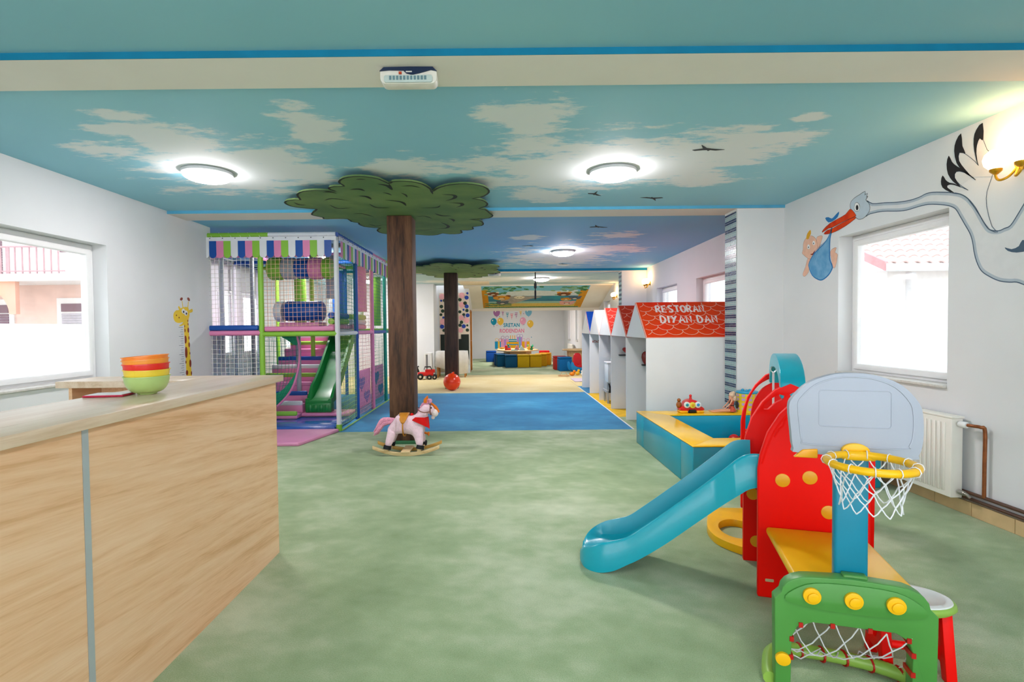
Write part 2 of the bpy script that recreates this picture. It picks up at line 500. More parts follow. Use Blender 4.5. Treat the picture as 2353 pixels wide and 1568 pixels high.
# ------------------------------------------------------------------ floor and carpets
struct(MB().box(XLL - 0.1, XR + 0.3, YB - 0.2, 23.5, -0.20, -0.008).build('floor', M('screed', 'B9B4A8', 0.9)))
tag(MB().box(XL, XR, YB, 7.03, -0.008, 0).build('carpet', MATS['carpet_green']), 'wide pale green fitted carpet around the counter and slide', 'carpet')
tag(MB().box(XLL, 1.79, 7.03, 11.1, -0.008, 0).build('carpet', MATS['carpet_blue']), 'bright blue carpet strip beside the netted play frame', 'carpet')
tag(MB().box(XLL, 1.79, 11.1, 15.25, -0.008, 0).build('carpet', MATS['carpet_yellow']), 'pale yellow carpet strip under the orange ball', 'carpet')
tag(MB().box(-1.92, 2.82, 15.25, 23.2, -0.008, 0).build('carpet', MATS['carpet_green']), 'distant pale green carpet under the birthday table', 'carpet')
o = tag(MB().box(1.795, XR, 7.03, 8.0, -0.008, 0.0).build('carpet', MATS['carpet_green']), 'green carpet patch inside the nearest little house', 'carpet')
o = tag(MB().box(1.795, XR, 8.0, 10.88, -0.008, 0.0).build('carpet', MATS['carpet_yellow_bright']), 'bright yellow carpet inside the middle little houses', 'carpet')
o = tag(MB().box(1.795, XR, 10.88, 12.2, -0.008, 0.0).build('carpet', MATS['carpet_blue']), 'blue carpet inside the farthest little house', 'carpet')
o = tag(MB().box(1.795, XR, 12.2, 15.25, -0.008, 0.0).build('carpet', MATS['carpet_yellow']), 'pale yellow carpet beyond the little houses by the wall', 'carpet')
struct(MB().box(1.78, 1.80, 7.03, 12.0, 0.0, 0.004).build('trim_1', TRIM))

# ------------------------------------------------------------------ walls with window openings
def wall_x(name, x, out, y0, y1, z1, holes, mat=WALL, t=0.26, z0=-0.2):
    fr = ((x, 0, 0), (0, 1, 0), (0, 0, 1), (out, 0, 0))
    loops = [[(y0, z0), (y1, z0), (y1, z1), (y0, z1)]]
    for (a, b, c, d) in holes:
        loops.append([(a, c), (a, d), (b, d), (b, c)])
    return struct(MB().prism(loops, fr, 0, t).build(name, mat))
def wall_y(name, y, out, x0, x1, z0, z1, holes=(), mat=WALL, t=0.2):
    fr = ((0, y, 0), (1, 0, 0), (0, 0, 1), (0, out, 0))
    loops = [[(x0, z0), (x1, z0), (x1, z1), (x0, z1)]]
    for (a, b, c, d) in holes:
        loops.append([(a, c), (a, d), (b, d), (b, c)])
    return struct(MB().prism(loops, fr, 0, t).build(name, mat))

WL = [(3.35, 5.27, 0.91, 2.26)]
WR = [(3.97, 5.26, 0.90, 2.27), (7.75, 9.07, 0.90, 2.21), (10.05, 11.35, 0.90, 2.21), (16.15, 17.15, 0.9, 2.2)]
WLL = [(9.62, 10.2, 0.86, 2.16), (10.5, 11.4, 0.86, 2.16), (12.6, 14.4, 0.86, 2.16)]
wall_x('wall_left', XL, -1, YB, 7.17, 3.1, WL)
wall_y('wall_return', 6.95, 1, XLL - 0.1, XL - 0.255, -0.2, 3.1, t=0.215)
wall_x('wall_left_recess', XLL, -1, 7.165, 15.1, 3.1, WLL, t=0.1)
wall_x('wall_right', XR, 1, YB, 18.0, 3.1, WR)
wall_y('wall_back', YB, -1, XL - 0.26, XR + 0.26, -0.2, 3.1, [(-3.6, 3.0, 0.3, 2.65)])
# left block of the third bay, dotted wall, door wall
wall_y('wall_block', 15.1, 1, XLL - 0.1, -1.92, -0.2, 3.1, t=0.3)
wall_x('wall_block_side', -1.92, -1, 15.4, 16.05, 3.1, [], t=0.2)
wall_y('wall_dotted', 16.0, 1, -1.92, -0.95, -0.2, 3.1, t=0.1)
wall_x('wall_door', -0.95, -1, 16.1, 17.7, 3.1, [(16.35, 17.25, 0.0, 1.95)], t=0.15)
wall_y('wall_far', 23.2, 1, -4.2, 3.2, -0.2, 3.1, t=0.25)
wall_x('wall_far_left', -4.0, -1, 17.7, 23.2, 3.1, [], t=0.2)
wall_y('wall_far_return', 17.55, 1, -4.0, -1.1, -0.2, 3.1, t=0.15)
wall_x('wall_far_right', 2.82, 1, 18.0, 23.2, 3.1, [(18.95, 19.6, 0.85, 2.12), (21.0, 21.7, 0.85, 2.12)], t=0.2)
wall_y('wall_far_right_return', 18.0, 1, 3.02, XR + 0.26, -0.2, 3.1, t=0.15)

# ------------------------------------------------------------------ windows
def window(n, x, out, y0, y1, z0, z1, inset=0.13, frost=1.47, sill=True, handle=None, fw=0.06):
    w = bpy.data.objects.new('window_%d' % n, None); COL.objects.link(w); w['kind'] = 'structure'
    w.location = (x + out * inset, (y0 + y1) / 2, z0); w['wbuilt'] = 1
    xa, xb = sorted((x + out * inset, x + out * (inset + 0.07)))
    fr = ((xa, 0, 0), (0, 1, 0), (0, 0, 1), (1, 0, 0))
    def ring(a, b, c, d, k): return [[(a, c), (b, c), (b, d), (a, d)], [(a + k, c + k), (a + k, d - k), (b - k, d - k), (b - k, c + k)]]
    MB().prism(ring(y0, y1, z0, z1, fw), fr, 0, 0.07).build('window_frame', MATS['pvc_white'], w, bevel=0.006)
    k = fw
    fr2 = ((xa if out > 0 else xb - 0.055, 0, 0), (0, 1, 0), (0, 0, 1), (1, 0, 0))
    xs = x + out * (inset - 0.02)
    xq, xr = sorted((xs, x + out * (inset + 0.05)))
    fr3 = ((xq, 0, 0), (0, 1, 0), (0, 0, 1), (1, 0, 0))
    MB().prism(ring(y0 + k * 0.8, y1 - k * 0.8, z0 + k * 0.8, z1 - k * 0.8, 0.055), fr3, 0, xr - xq).build('sash', MATS['pvc_white'], w, bevel=0.008)
    g = k * 0.8 + 0.05
    xg = x + out * (inset + 0.02)
    if frost and z0 < frost < z1:
        MB().box(xg - 0.003, xg + 0.003, y0 + g, y1 - g, frost, z1 - g).build('pane', MATS['window_glass'], w)
        MB().box(xg - 0.003, xg + 0.003, y0 + g, y1 - g, z0 + g, frost).build('frosted_pane', MATS['frosted_film'], w)
    else:
        MB().box(xg - 0.003, xg + 0.003, y0 + g, y1 - g, z0 + g, z1 - g).build('pane', MATS['window_glass'], w)
    if sill:
        s0, s1 = sorted((x - out * 0.03, x + out * (inset - 0.002)))
        MB().box(s0, s1, y0 + 0.002, y1 - 0.002, z0 - 0.0, z0 + 0.022).build('window_sill', MATS['stone_sill'], w, bevel=0.004)
    if handle is not None:
        xh = x + out * (inset - 0.045)
        MB().box(xh - 0.012, xh + 0.026, handle - 0.014, handle + 0.014, (z0 + z1) / 2 - 0.13, (z0 + z1) / 2 + 0.02).build('window_handle', MATS['pvc_white'], w, bevel=0.01)
    return w
window(1, XL, -1, *WL[0], inset=0.14, frost=1.47)
window(2, XR, 1, *WR[0], inset=0.14, frost=1.46, handle=4.06)
for i, q in enumerate(WR[1:]): window(3 + i, XR, 1, *q, inset=0.12, frost=1.47)
for i, q in enumerate(WLL): window(6 + i, XLL, -1, *q, inset=0.02, frost=0, sill=False)
window(9, 2.82, 1, 18.95, 19.6, 0.85, 2.12, inset=0.08, frost=0)
window(10, 2.82, 1, 21.0, 21.7, 0.85, 2.12, inset=0.08, frost=0)
# glazing of the rear wall behind the viewer
w11 = bpy.data.objects.new('window_11', None); COL.objects.link(w11); w11['kind'] = 'structure'; w11.location = (-0.3, YB - 0.1, 0.3); w11['wbuilt'] = 1
for x in (-3.6, -1.43, 0.74, 2.94):
    MB().box(x, x + 0.06, YB - 0.14, YB - 0.07, 0.3, 2.65).build('mullion', MATS['pvc_white'], w11)
for z in (0.3, 2.59): MB().box(-3.54, 2.94, YB - 0.14, YB - 0.07, z, z + 0.06).build('rail', MATS['pvc_white'], w11)
MB().box(-3.54, 2.94, YB - 0.11, YB - 0.104, 0.36, 2.59).build('pane', MATS['window_glass'], w11)

# ------------------------------------------------------------------ ceiling bays and beams
struct(MB().box(XL, XR, YB, 2.70, ZC, ZC + 0.1).build('ceiling_front', MATS['ceiling_sky_front']))
struct(MB().box(XL, XR, 3.04, 6.25, ZC, ZC + 0.1).build('ceiling', MATS['ceiling_sky']))
def slab(name, x0, x1, y0, y1, za, zb, mat, t=0.08):
    fr = ((x0, 0, 0), (0, 1, 0), (0, 0, 1), (1, 0, 0))
    return struct(MB().prism([(y0, za), (y1, zb), (y1, zb + t), (y0, za + t)], fr, 0, x1 - x0).build(name, mat))
slab('ceiling_middle', XLL - 0.1, XR, 6.63, 12.1, 2.805, 2.735, MATS['ceiling_sky_back'])
struct(MB().box(XLL - 0.1, XR, 12.45, 15.72, 2.665, 2.74).build('ceiling_third_bay', MATS['ceiling_sky_far']))
def beam(n, y0, y1, z0, x0=XL, face=0.045, zt=2.95, sm='stripe_blue'):
    b = struct(MB().box(x0, XR, y0, y1, z0, zt).build('trim_%d' % n, MATS['beam_paint']))
    MB().box(x0, XR, y0 - 0.004, y0, z0, z0 + face).build('painted_stripe', MATS[sm], b)
    return b
beam(2, 2.70, 3.04, 2.785)
beam(3, 6.25, 6.64, 2.785, face=0.04, sm='stripe_light')
beam(4, 12.1, 12.46, 2.68, x0=XLL - 0.1, face=0.058)
# attic slope over the far end, drop edge and low ceiling beyond
M('slope_paint', 'F0E9DA', 0.8, 0.2, 0.02, 3)
slab('ceiling_slope', -1.1, XR, 15.72, 17.95, 2.665, 2.035, MATS['slope_paint'], t=0.06)
struct(MB().box(-1.1, XR, 15.66, 15.72, 2.63, 2.7).build('trim_5', MATS['slope_paint']))
struct(MB().box(-4.0, XR, 17.95, 18.02, 1.955, 2.9).build('trim_6', MATS['slope_paint']))
struct(MB().box(-4.2, 3.1, 18.02, 23.3, 2.42, 2.5).build('ceiling_far', M('ceiling_white', 'EDEDEA', 0.85)))

# pillars on the right wall with a mosaic face
M('mosaic_dark', '22466B', 0.25, 0.5, 0.15, 40)
M('mosaic_dark2', '37597C', 0.25, 0.5, 0.15, 40)
M('mosaic_light', '9CC0C4', 0.25, 0.5, 0.08, 40)
M('grout', 'D5DAD8', 0.8)
def pillar(n, x0, y0, y1, zt):
    p = struct(MB().box(x0 + 0.006, XR, y0, y1, 0, zt).build('trim_%d' % n, WALL))
    mb = MB(); s = 0.031; sz = 0.0262; rows = int((zt - 0.02) / sz); cols = int((y1 - y0 - 0.01) / s)
    for r in range(rows):
        for c in range(cols):
            y = y0 + 0.008 + c * s; z = 0.01 + r * sz
            mi = (0 if random.random() < 0.75 else 1) if r % 4 < 2 else 2
            mb.box(x0, x0 + 0.007, y, y + s - 0.005, z, z + sz - 0.0045, mi)
    stuff(mb.build('mosaic_tiles', [MATS['mosaic_dark'], MATS['mosaic_dark2'], MATS['mosaic_light']], p))
    MB().box(x0 + 0.003, x0 + 0.008, y0, y1, 0, zt).build('grout_bed', MATS['grout'], p)
    return p
pillar(7, 2.83, 6.27, 6.59, 2.785)
pillar(8, 2.82, 12.15, 12.45, 2.68)

# skirting and heating pipes along the right wall
b = struct(MB().box(XR - 0.016, XR - 0.0162 + 0.0161, 0.5, 6.26, 0.0, 0.10).build('baseboard_right', M('skirting_bed', 'B9A47C', 0.7)))
for k in range(18):
    y = 0.55 + k * 0.318
    if y + 0.31 < 6.26:
        MB().box(XR - 0.020, XR - 0.0155, y, y + 0.312, 0.002, 0.098).build('skirting_tile', MATS['skirting_tile'], b)

def pipe(label, pts, r, mat):
    return tag(MB().tube(pts, r, 10).build('heating_pipe', mat, smooth=True), label, 'pipe')
pipe('lower brown heating pipe running along the skirting tiles', [(XR - 0.024, 0.4, 0.125), (XR - 0.024, 6.2, 0.125)], 0.013, MATS['brown_pipe'])
pipe('upper brown heating pipe running just above its twin', [(XR - 0.024, 0.4, 0.168), (XR - 0.024, 6.2, 0.168)], 0.013, MATS['brown_pipe'])

# ------------------------------------------------------------------ outside: house with balcony (left), tiled roof (right)
struct(MB().box(-40, -5.6, -5, 40, -0.7, -0.6).build('ground_outside', M('asphalt', 'C9C7C2', 0.9)))
struct(MB().box(3.75, 40, -5, 40, -0.7, -0.6).build('ground_outside_right', M('asphalt2', 'C9C7C2', 0.9)))
M('ext_white', 'F4F2EE', 0.8, 0.2, 0.02); M('ext_pink', 'F0BCA6', 0.85, 0.2, 0.04, 3); M('ext_pink_light', 'F6D6C8', 0.85, 0.2, 0.04, 3)
M('ext_shutter', '8A6F77', 0.6); M('ext_shutter_light', 'C4BFC6', 0.6); M('ext_rail', 'C9A4A8', 0.5)
hs = thing('neighbour_house', 'salmon pink house with balcony seen through the left window', 'building', (-13, 15, -0.6))
MB().box(-20, -9.6, 14.6, 16.2, -0.6, 2.70).build('ground_floor_wall', MATS['ext_pink_light'], hs)
MB().box(-20, -9.6, 14.6, 16.2, 2.88, 6.5).build('upper_wall', MATS['ext_white'], hs)
MB().box(-20, -9.6, 13.35, 16.2, 2.70, 2.88).build('balcony_slab', MATS['ext_white'], hs)
fr = ((0, 13.5, 0), (1, 0, 0), (0, 0, 1), (0, 1, 0))
arc = [(-12.50, 2.70), (-12.50, 1.86), (-12.68, 1.86)] + [(-13.48 + 0.80 * math.cos(a), 1.86 + 0.72 * math.sin(a)) for a in [k * PI / 2 / 8 for k in range(1, 9)]] + [(-14.6, 2.58), (-14.6, 2.70)]
MB().prism(arc, fr, 0, 0.12).build('arch_bracket', MATS['ext_pink'], hs)
rl = MB().box(-20, -11.15, 13.40, 13.45, 3.56, 3.60).box(-20, -11.15, 13.40, 13.45, 2.94, 2.97).build('railing', MATS['ext_rail'], hs)
for k in range(46):
    x = -11.3 - k * 0.185
    wd = 0.045 if k % 8 == 7 else 0.013
    MB().box(x - wd, x + wd, 13.41, 13.44, 2.88, 3.58).build('baluster', MATS['ext_rail'], rl)
def ext_win(x0, x1, z0, z1, y, sm):
    f = MB().box(x0 - 0.14, x1 + 0.14, y - 0.04, y, z0 - 0.12, z1 + 0.16).build('window_surround', MATS['ext_white'], hs)
    MB().box(x0, x1, y - 0.07, y - 0.04, z1 - 0.22, z1).build('shutter_box', MATS['ext_shutter'], f)
    mb = MB()
    n = int((z1 - 0.22 - z0) / 0.07)
    for k in range(n): mb.box(x0, x1, y - 0.06, y - 0.041, z0 + k * 0.07, z0 + k * 0.07 + 0.06)
    mb.build('shutter', sm, f)
ext_win(-12.2, -10.9, 0.3, 2.17, 14.6, MATS['ext_shutter_light'])
ext_win(-15.4, -13.68, 0.3, 2.15, 14.6, MATS['ext_shutter'])
ext_win(-15.6, -13.8, 2.95, 4.9, 14.6, MATS['ext_shutter'])
ext_win(-12.2, -11.0, 3.6, 4.9, 14.6, MATS['ext_shutter'])
lampb = MB()
for k in range(4): lampb.ball((-13.3 + k * 0.13, 13.3, 2.42 - 0.02 * k), 0.05, 10)
lampb.build('string_lights', M('ext_bulb', 'FFC04A', 0.5, emit=1.5), hs)

rh = thing('neighbour_roof', 'pale tiled roof with white gutter seen through the right window', 'building', (7.5, 9.5, -0.6))
M('ext_tile', 'E2C4BE', 0.7, 0.3, 0.08, 10); M('ext_barge', 'DDA9AB', 0.7); M('ext_gutter', 'EEF0F0', 0.4)
MB().box(6.92, 14, 9.35, 14, -0.6, 2.35).build('house_wall', MATS['ext_white'], rh)
MB().box(7.25, 7.33, 9.22, 9.349, -0.6, 2.3).build('downpipe', MATS['ext_gutter'], rh)
MB().tube([(6.62, 9.0, 2.36), (14, 9.0, 2.36)], 0.07, 10).build('gutter', MATS['ext_gutter'], rh, smooth=True)
sl = math.radians(24)
tl = None
for r in range(9):
    for c in range(26):
        if tl is None:
            me_b = MB(); vs = []; seg = 6
            for j, yy in enumerate((0.0, 0.40)):
                for k in range(seg + 1):
                    a = PI * k / seg
                    vs.append((-0.1 + 0.2 * k / seg, yy, 0.055 * math.sin(a) + (0.02 if j == 0 else 0.0)))
            nn = seg + 1
            me_b.add(vs + [(x, y, z - 0.02) for x, y, z in vs], [(k, k + 1, nn + k + 1, nn + k) for k in range(seg)] + [(2 * nn + k, 3 * nn + k, 3 * nn + k + 1, 2 * nn + k + 1) for k in range(seg)] + [(k, 2 * nn + k, 2 * nn + k + 1, k + 1) for k in range(seg)])
            tl = me_b.build('roof_tile', MATS['ext_tile'], rh, smooth=True)
            t = tl
        else:
            t = tl.copy(); COL.objects.link(t); t.parent = rh
        t.location = Vector((6.74 + c * 0.205, 9.0 + r * 0.36 * math.cos(sl), 2.40 + r * 0.36 * math.sin(sl))) - Vector(rh.location)
        t.rotation_euler = (sl, 0, 0)
fr = ((6.60, 0, 0), (0, 1, 0), (0, 0, 1), (1, 0, 0))
MB().prism([(8.98, 2.30), (12.3, 2.30 + 3.32 * math.tan(sl)), (12.3, 2.46 + 3.32 * math.tan(sl)), (8.98, 2.46)], fr, 0, 0.05).build('bargeboard', MATS['ext_barge'], rh)
# ------------------------------------------------------------------ tree pillars
wood_mat('bark_paint', '6E4E38', '553828', '33241C', rough=0.6, rot=0.0, sx=7, sy=7, sz=0.9, sc=1.6)
wood_mat('bark_paint_dark', '4A342A', '392821', '241A16', rough=0.6, rot=0.0, sx=9, sy=9, sz=0.8, sc=2.0)
M('leaf_paint', '748F58', 0.7, 0.2, hex2='5C7C50', scale=2.4)
M('leaf_line', '1E2A20', 0.7)
CANOPY = [(-2.29,5.62),(-2.22,5.53),(-2.13,5.5),(-2.08,5.51),(-2.05,5.36),(-2.01,5.26),(-1.92,5.17),(-1.8,5.14),(-1.69,5.16),(-1.61,5.19),(-1.64,5.11),(-1.63,5.05),(-1.57,5.01),(-1.47,5.0),(-1.48,4.9),(-1.46,4.82),(-1.39,4.73),(-1.29,4.69),(-1.19,4.7),(-1.09,4.77),(-1.03,4.93),(-0.99,4.87),(-0.91,4.85),(-0.81,4.87),(-0.72,4.96),(-0.67,5.13),(-0.66,5.23),(-0.61,5.13),(-0.51,5.02),(-0.37,4.96),(-0.25,4.98),(-0.15,5.06),(-0.1,5.21),(-0.12,5.35),(-0.19,5.47),(-0.28,5.53),(-0.19,5.59),(-0.13,5.74),(-0.15,5.88),(-0.23,5.99),(-0.16,6.04),(-0.11,6.25),(-0.08,6.38),(-0.13,6.52),(-0.26,6.56),(-0.37,6.59),(-0.25,6.66),(-0.21,6.84),(-0.24,7.0),(-0.36,7.07),(-0.36,7.23),(-0.45,7.32),(-0.54,7.31),(-0.53,7.47),(-0.59,7.58),(-0.72,7.6),(-0.82,7.53),(-0.91,7.65),(-1.04,7.69),(-1.19,7.61),(-1.41,7.59),(-1.62,7.53),(-1.69,7.41),(-1.68,7.23),(-1.6,7.08),(-1.68,7.06),(-1.79,6.99),(-1.82,6.82),(-1.8,6.73),(-1.87,6.65),(-1.87,6.49),(-2.0,6.46),(-2.08,6.47),(-2.16,6.47),(-2.14,6.39),(-2.19,6.31),(-2.22,6.23),(-2.16,6.1),(-2.06,5.94),(-2.15,5.9),(-2.26,5.83),(-2.3,5.74)]
CAN_LINES = [[(-1.3,4.78),(-1.25,4.77),(-1.21,4.78)],[(-1.14,4.93),(-1.06,5.0),(-1.05,5.15)],[(-1.03,4.93),(-1.04,5.05),(-1.04,5.15)],[(-0.67,5.13),(-0.67,5.22),(-0.67,5.33)],[(-1.45,5.12),(-1.36,5.11),(-1.32,5.18)],[(-1.84,5.54),(-1.73,5.47),(-1.59,5.56)],[(-1.85,5.74),(-1.81,5.92),(-1.65,5.88)],[(-1.43,5.36),(-1.36,5.4),(-1.34,5.52)],[(-1.16,5.24),(-1.12,5.28),(-1.09,5.36)],[(-0.98,5.26),(-0.95,5.34),(-0.95,5.44)],[(-1.2,5.55),(-1.05,5.64),(-1.03,5.82)],[(-1.41,5.71),(-1.37,5.89),(-1.22,5.9)],[(-0.93,5.02),(-0.83,5.01),(-0.76,5.08)],[(-0.58,5.34),(-0.46,5.38),(-0.47,5.5),(-0.57,5.61)],[(-0.88,5.92),(-0.71,5.92),(-0.65,5.81)],[(-0.54,5.7),(-0.42,5.73),(-0.41,5.82),(-0.48,5.91)],[(-0.76,6.22),(-0.69,6.35),(-0.58,6.36)],[(-1.73,6.2),(-1.61,6.2),(-1.52,6.38)],[(-1.02,6.39),(-0.9,6.36),(-0.83,6.51)],[(-0.89,7.17),(-0.73,7.14),(-0.68,6.98),(-0.75,6.75)],[(-1.13,7.22),(-1.03,7.26),(-0.92,7.2)],[(-1.69,6.8),(-1.63,6.93),(-1.52,6.87)],[(-0.63,6.52),(-0.58,6.58),(-0.58,6.7)],[(-1.75,5.21),(-1.68,5.2),(-1.62,5.26)],[(-2.19,5.61),(-2.17,5.72),(-2.1,5.72)]]
def tree(label, x0, y0, s, zc, dx, dy, bark, kx=1.0):
    t = thing('tree_pillar', label, 'tree pillar', (x0 + s / 2, y0 + s / 2, 0))
    MB().box(x0, x0 + s, y0, y0 + s, 0.0, zc).build('trunk', bark, t, bevel=0.012)
    fr = ((dx, dy, zc), (kx, 0, 0), (0, 1, 0), (0, 0, -1))
    c = MB().prism(smooth(CANOPY, 2), fr, -0.018, 0.0).build('canopy', MATS['leaf_paint'], t)
    mb = MB().ribbon(smooth(CANOPY, 2), 0.022, fr, 0.0012, closed=True)
    for i, l in enumerate(CAN_LINES):
        mb.ribbon(smooth(l, 5, False), 0.042 if len(l) == 4 or i % 3 == 1 else 0.024, fr, 0.0016 + 0.00008 * i, taper=True)
    mb.build('painted_leaf_lines', MATS['leaf_line'], c)
    return t
tree('square brown painted trunk behind the pink rocking horse, cloud shaped green crown', -1.355, 6.31, 0.30, 2.755, 0, 0, MATS['bark_paint'])
tree('darker brown trunk with green crown standing behind the orange ball', -1.275, 11.9, 0.30, 2.645, 0.09, 5.52, MATS['bark_paint_dark'])
tag(MB().box(-1.40, -1.0, 6.26, 6.309, 0.0, 0.035).build('floor_strip', M('dark_green_strip', '2F6B46', 0.6), bevel=0.004), 'dark green strip at the foot of the front tree trunk', 'floor strip')

# ------------------------------------------------------------------ birds painted on the ceiling
M('bird_paint', '3A3F42', 0.8)
BIRD = [(-1.0, 0.12), (-0.8, 0.2), (-0.35, 0.12), (-0.1, 0.10), (0.05, 0.2), (0.12, 0.1), (0.5, 0.14), (1.0, 0.05), (0.5, 0.0), (0.1, -0.05), (-0.25, -0.12), (-0.75, -0.42), (-0.82, -0.45), (-0.45, -0.06)]
def bird(label, x, y, z, s, rot, k=1.0):
    pts = [(x + s * (px * math.cos(rot) - py * k * math.sin(rot)), y + s * (px * math.sin(rot) + py * k * math.cos(rot))) for px, py in BIRD]
    tag(MB().prism(pts, ((0, 0, z), (1, 0, 0), (0, 1, 0), (0, 0, -1)), -0.001, 0.0015).build('painted_bird', MATS['bird_paint']), label, 'painted bird', 'birds painted on the ceiling')
bird('largest painted bird on the ceiling, right of the lamp', 1.70, 4.25, 2.818, 0.13, 0.05, 1.6)
bird('painted bird rising on the ceiling just below the right lamp', 1.04, 5.65, 2.818, 0.10, 0.7, 2.0)
bird('painted bird near the ceiling beam, between lamp and right pillar', 1.69, 5.85, 2.818, 0.13, 3.3, 1.8)
bird('painted bird just past the ceiling beam', 1.40, 7.37, 2.792, 0.13, 0.2, 2.0)
bird('small painted bird left of the second ceiling lamp', 0.48, 8.9, 2.773, 0.10, 2.9, 2.0)
bird('tiny painted bird beyond the second ceiling lamp', 1.37, 11.27, 2.742, 0.10, 0.3, 2.2)

# ------------------------------------------------------------------ ceiling lamps
M('lamp_rim', 'E4E9EE', 0.4); 
def ceiling_lamp(label, x, y, z, r=0.21, power=60):
    t = thing('ceiling_lamp', label, 'lamp', (x, y, z), group='round ceiling lamps', world=False)
    MB().lathe([(r * 0.93, 0), (r, -0.006), (r * 1.0, -0.03), (r * 0.96, -0.036), (0.001, -0.036)], seg=40).build('lamp_base', MATS['lamp_rim'], t, smooth=True)
    pr = [(r * 0.95 * math.cos(a), -0.034 - 0.062 * math.sin(a)) for a in [k * PI / 2 / 8 for k in range(8)]] + [(0.002, -0.096)]
    MB().lathe(pr, seg=40).build('lamp_dome', M('lamp_dome_%d' % power, 'FFF6F8', 0.3, emit=power * 2.0), t, smooth=True)
    return t
ceiling_lamp('round white ceiling lamp glowing above the counter, left cloud', -2.61, 4.72, ZC, power=34)
ceiling_lamp('round white ceiling lamp in the big cloud right of the tree crown', 1.04, 4.80, ZC, power=46)
ceiling_lamp('round ceiling lamp beyond the first beam over the blue carpet', 1.15, 9.5, 2.768, power=55)
ceiling_lamp('farthest round ceiling lamp over the yellow carpet', 1.08, 13.6, 2.665, power=60)

ceiling_lamp('added unseen ceiling lamp of the front bay above the counter', -2.61, 0.3, ZC, power=18)  # added out of view, like the next one, to brighten the foreground
ceiling_lamp('added unseen ceiling lamp of the front bay above the goal', 1.04, 0.3, ZC, power=24)  # second of the pair added out of view for the foreground
ceiling_lamp('added round ceiling lamp above the soft play frame', -3.3, 9.5, 2.768, power=90)  # lamp added to light the dark inside of the play frame
ceiling_lamp('added round ceiling lamp over the yellow carpet behind the play frame', -3.4, 13.6, 2.665, power=60)  # lamp added to light the bay behind the play frame
ceiling_lamp('added hidden ceiling lamp above the birthday table', 0.6, 19.8, 2.42, power=90)  # lamp added out of sight to light the far room

# ------------------------------------------------------------------ wall sconces
M('brass', 'E0A52A', 0.25, 0.5, 0.05, metal=0.7); M('sconce_glass', 'FFE7BE', 0.3, emit=2.2); M('sconce_glass_off', 'F6E2B8', 0.3, emit=1.6)
def sconce(label, y, z, x=XR, power=10):
    t = thing('wall_sconce', label, 'wall lamp', (x, y, z), group='brass wall sconces')
    MB().lathe([(0.001, -0.02), (0.045, -0.02), (0.052, -0.008), (0.052, 0.0)], (x - 0.0, y, z), 20, axis='X').build('back_plate', MATS['brass'], t, smooth=True)
    for s in (-1, 1):
        c = (x - 0.10, y + s * 0.085, z - 0.03)
        a = MB().tube(smooth([(x - 0.02, y, z - 0.01), (x - 0.07, y + s * 0.02, z - 0.085), (x - 0.10, y + s * 0.055, z - 0.105), (x - 0.10, y + s * 0.085, z - 0.075), c], 5, False), 0.008, 8).lathe([(0.012, -0.03), (0.033, -0.01), (0.036, 0.012)], c, 16).build('arm', MATS['brass'], t, smooth=True)
        MB().lathe([(0.03, 0.0), (0.062, 0.035), (0.07, 0.07), (0.06, 0.105), (0.035, 0.13), (0.001, 0.137)], c, 20).build('glass_shade', MATS['sconce_glass'], a, smooth=True)
        l = bpy.data.lights.new('sconce_light', 'POINT'); l.energy = power; l.color = (1.0, 0.50, 0.20); l.shadow_soft_size = 0.05
        o = bpy.data.objects.new('sconce_light', l); COL.objects.link(o); o.parent = t; o.location = (-0.10, s * 0.085, 0.16)
sconce('brass double wall sconce glowing beside the painted stork', 3.41, 2.44, power=2.2)
sconce('brass double wall sconce between the pillar and high windows', 11.85, 2.36, power=1.8)
sconce('farthest brass double wall sconce beside the beach picture', 15.2, 2.27, power=2.0)

# ------------------------------------------------------------------ emergency lights
M('em_body', 'EDE9DF', 0.4); M('em_navy', '14284A', 0.4); M('em_lens', 'C9D6D2', 0.15, 0.6, trans=0.0); M('em_tube', '6E8C96', 0.3); M('em_red', 'C2421C', 0.5)
def emergency(label, x, y, z, detail=True):
    t = thing('emergency_light', label, 'emergency light', (x, y, z), group='emergency lights', world=False)
    w = 0.15
    MB().prism(rrect(-w, w, -0.085, 0.0, 0.03), ((0, 0.045, 0), (1, 0, 0), (0, 0, 1), (0, -1, 0)), 0, 0.075).build('housing', MATS['em_body'], t, bevel=0.006)
    top = [(-w - 0.002, -0.022), (-w + 0.02, -0.002), (0, 0.0), (w - 0.02, -0.002), (w + 0.002, -0.024), (w - 0.03, -0.018), (0.06, -0.034), (0.02, -0.042), (-0.01, -0.035), (-0.025, -0.02), (-0.10, -0.018)]
    n = MB().prism(top, ((0, -0.031, 0), (1, 0, 0), (0, 0, 1), (0, -1, 0)), 0, 0.006).build('navy_band', MATS['em_navy'], t)
    fr = ((0, -0.031, 0), (1, 0, 0), (0, 0, 1), (0, -1, 0))
    MB().prism(rrect(-0.128, 0.128, -0.083, -0.045, 0.012), fr, 0, 0.010).build('lens', MATS['em_lens'], t, bevel=0.003)
    mb = MB()
    for k in range(11): mb.prism([(-0.10 + k * 0.0185, -0.071), (-0.088 + k * 0.0185, -0.071), (-0.088 + k * 0.0185, -0.05), (-0.10 + k * 0.0185, -0.05)], fr, 0.010, 0.0115)
    mb.build('lamp_reflector', MATS['em_tube'], t)
    MB().prism([(-0.05, -0.038), (-0.035, -0.038), (-0.035, -0.026), (-0.05, -0.026)], fr, 0.0, 0.007).build('red_sticker', MATS['em_red'], t)
    MB().prism([(-0.012, -0.03), (0.02, -0.03), (0.02, -0.024), (-0.012, -0.024)], fr, 0.006, 0.0075).build('white_mark', MATS['em_body'], n)
emergency('cream and navy emergency light hanging under the front beam', -0.475, 2.84, 2.785)
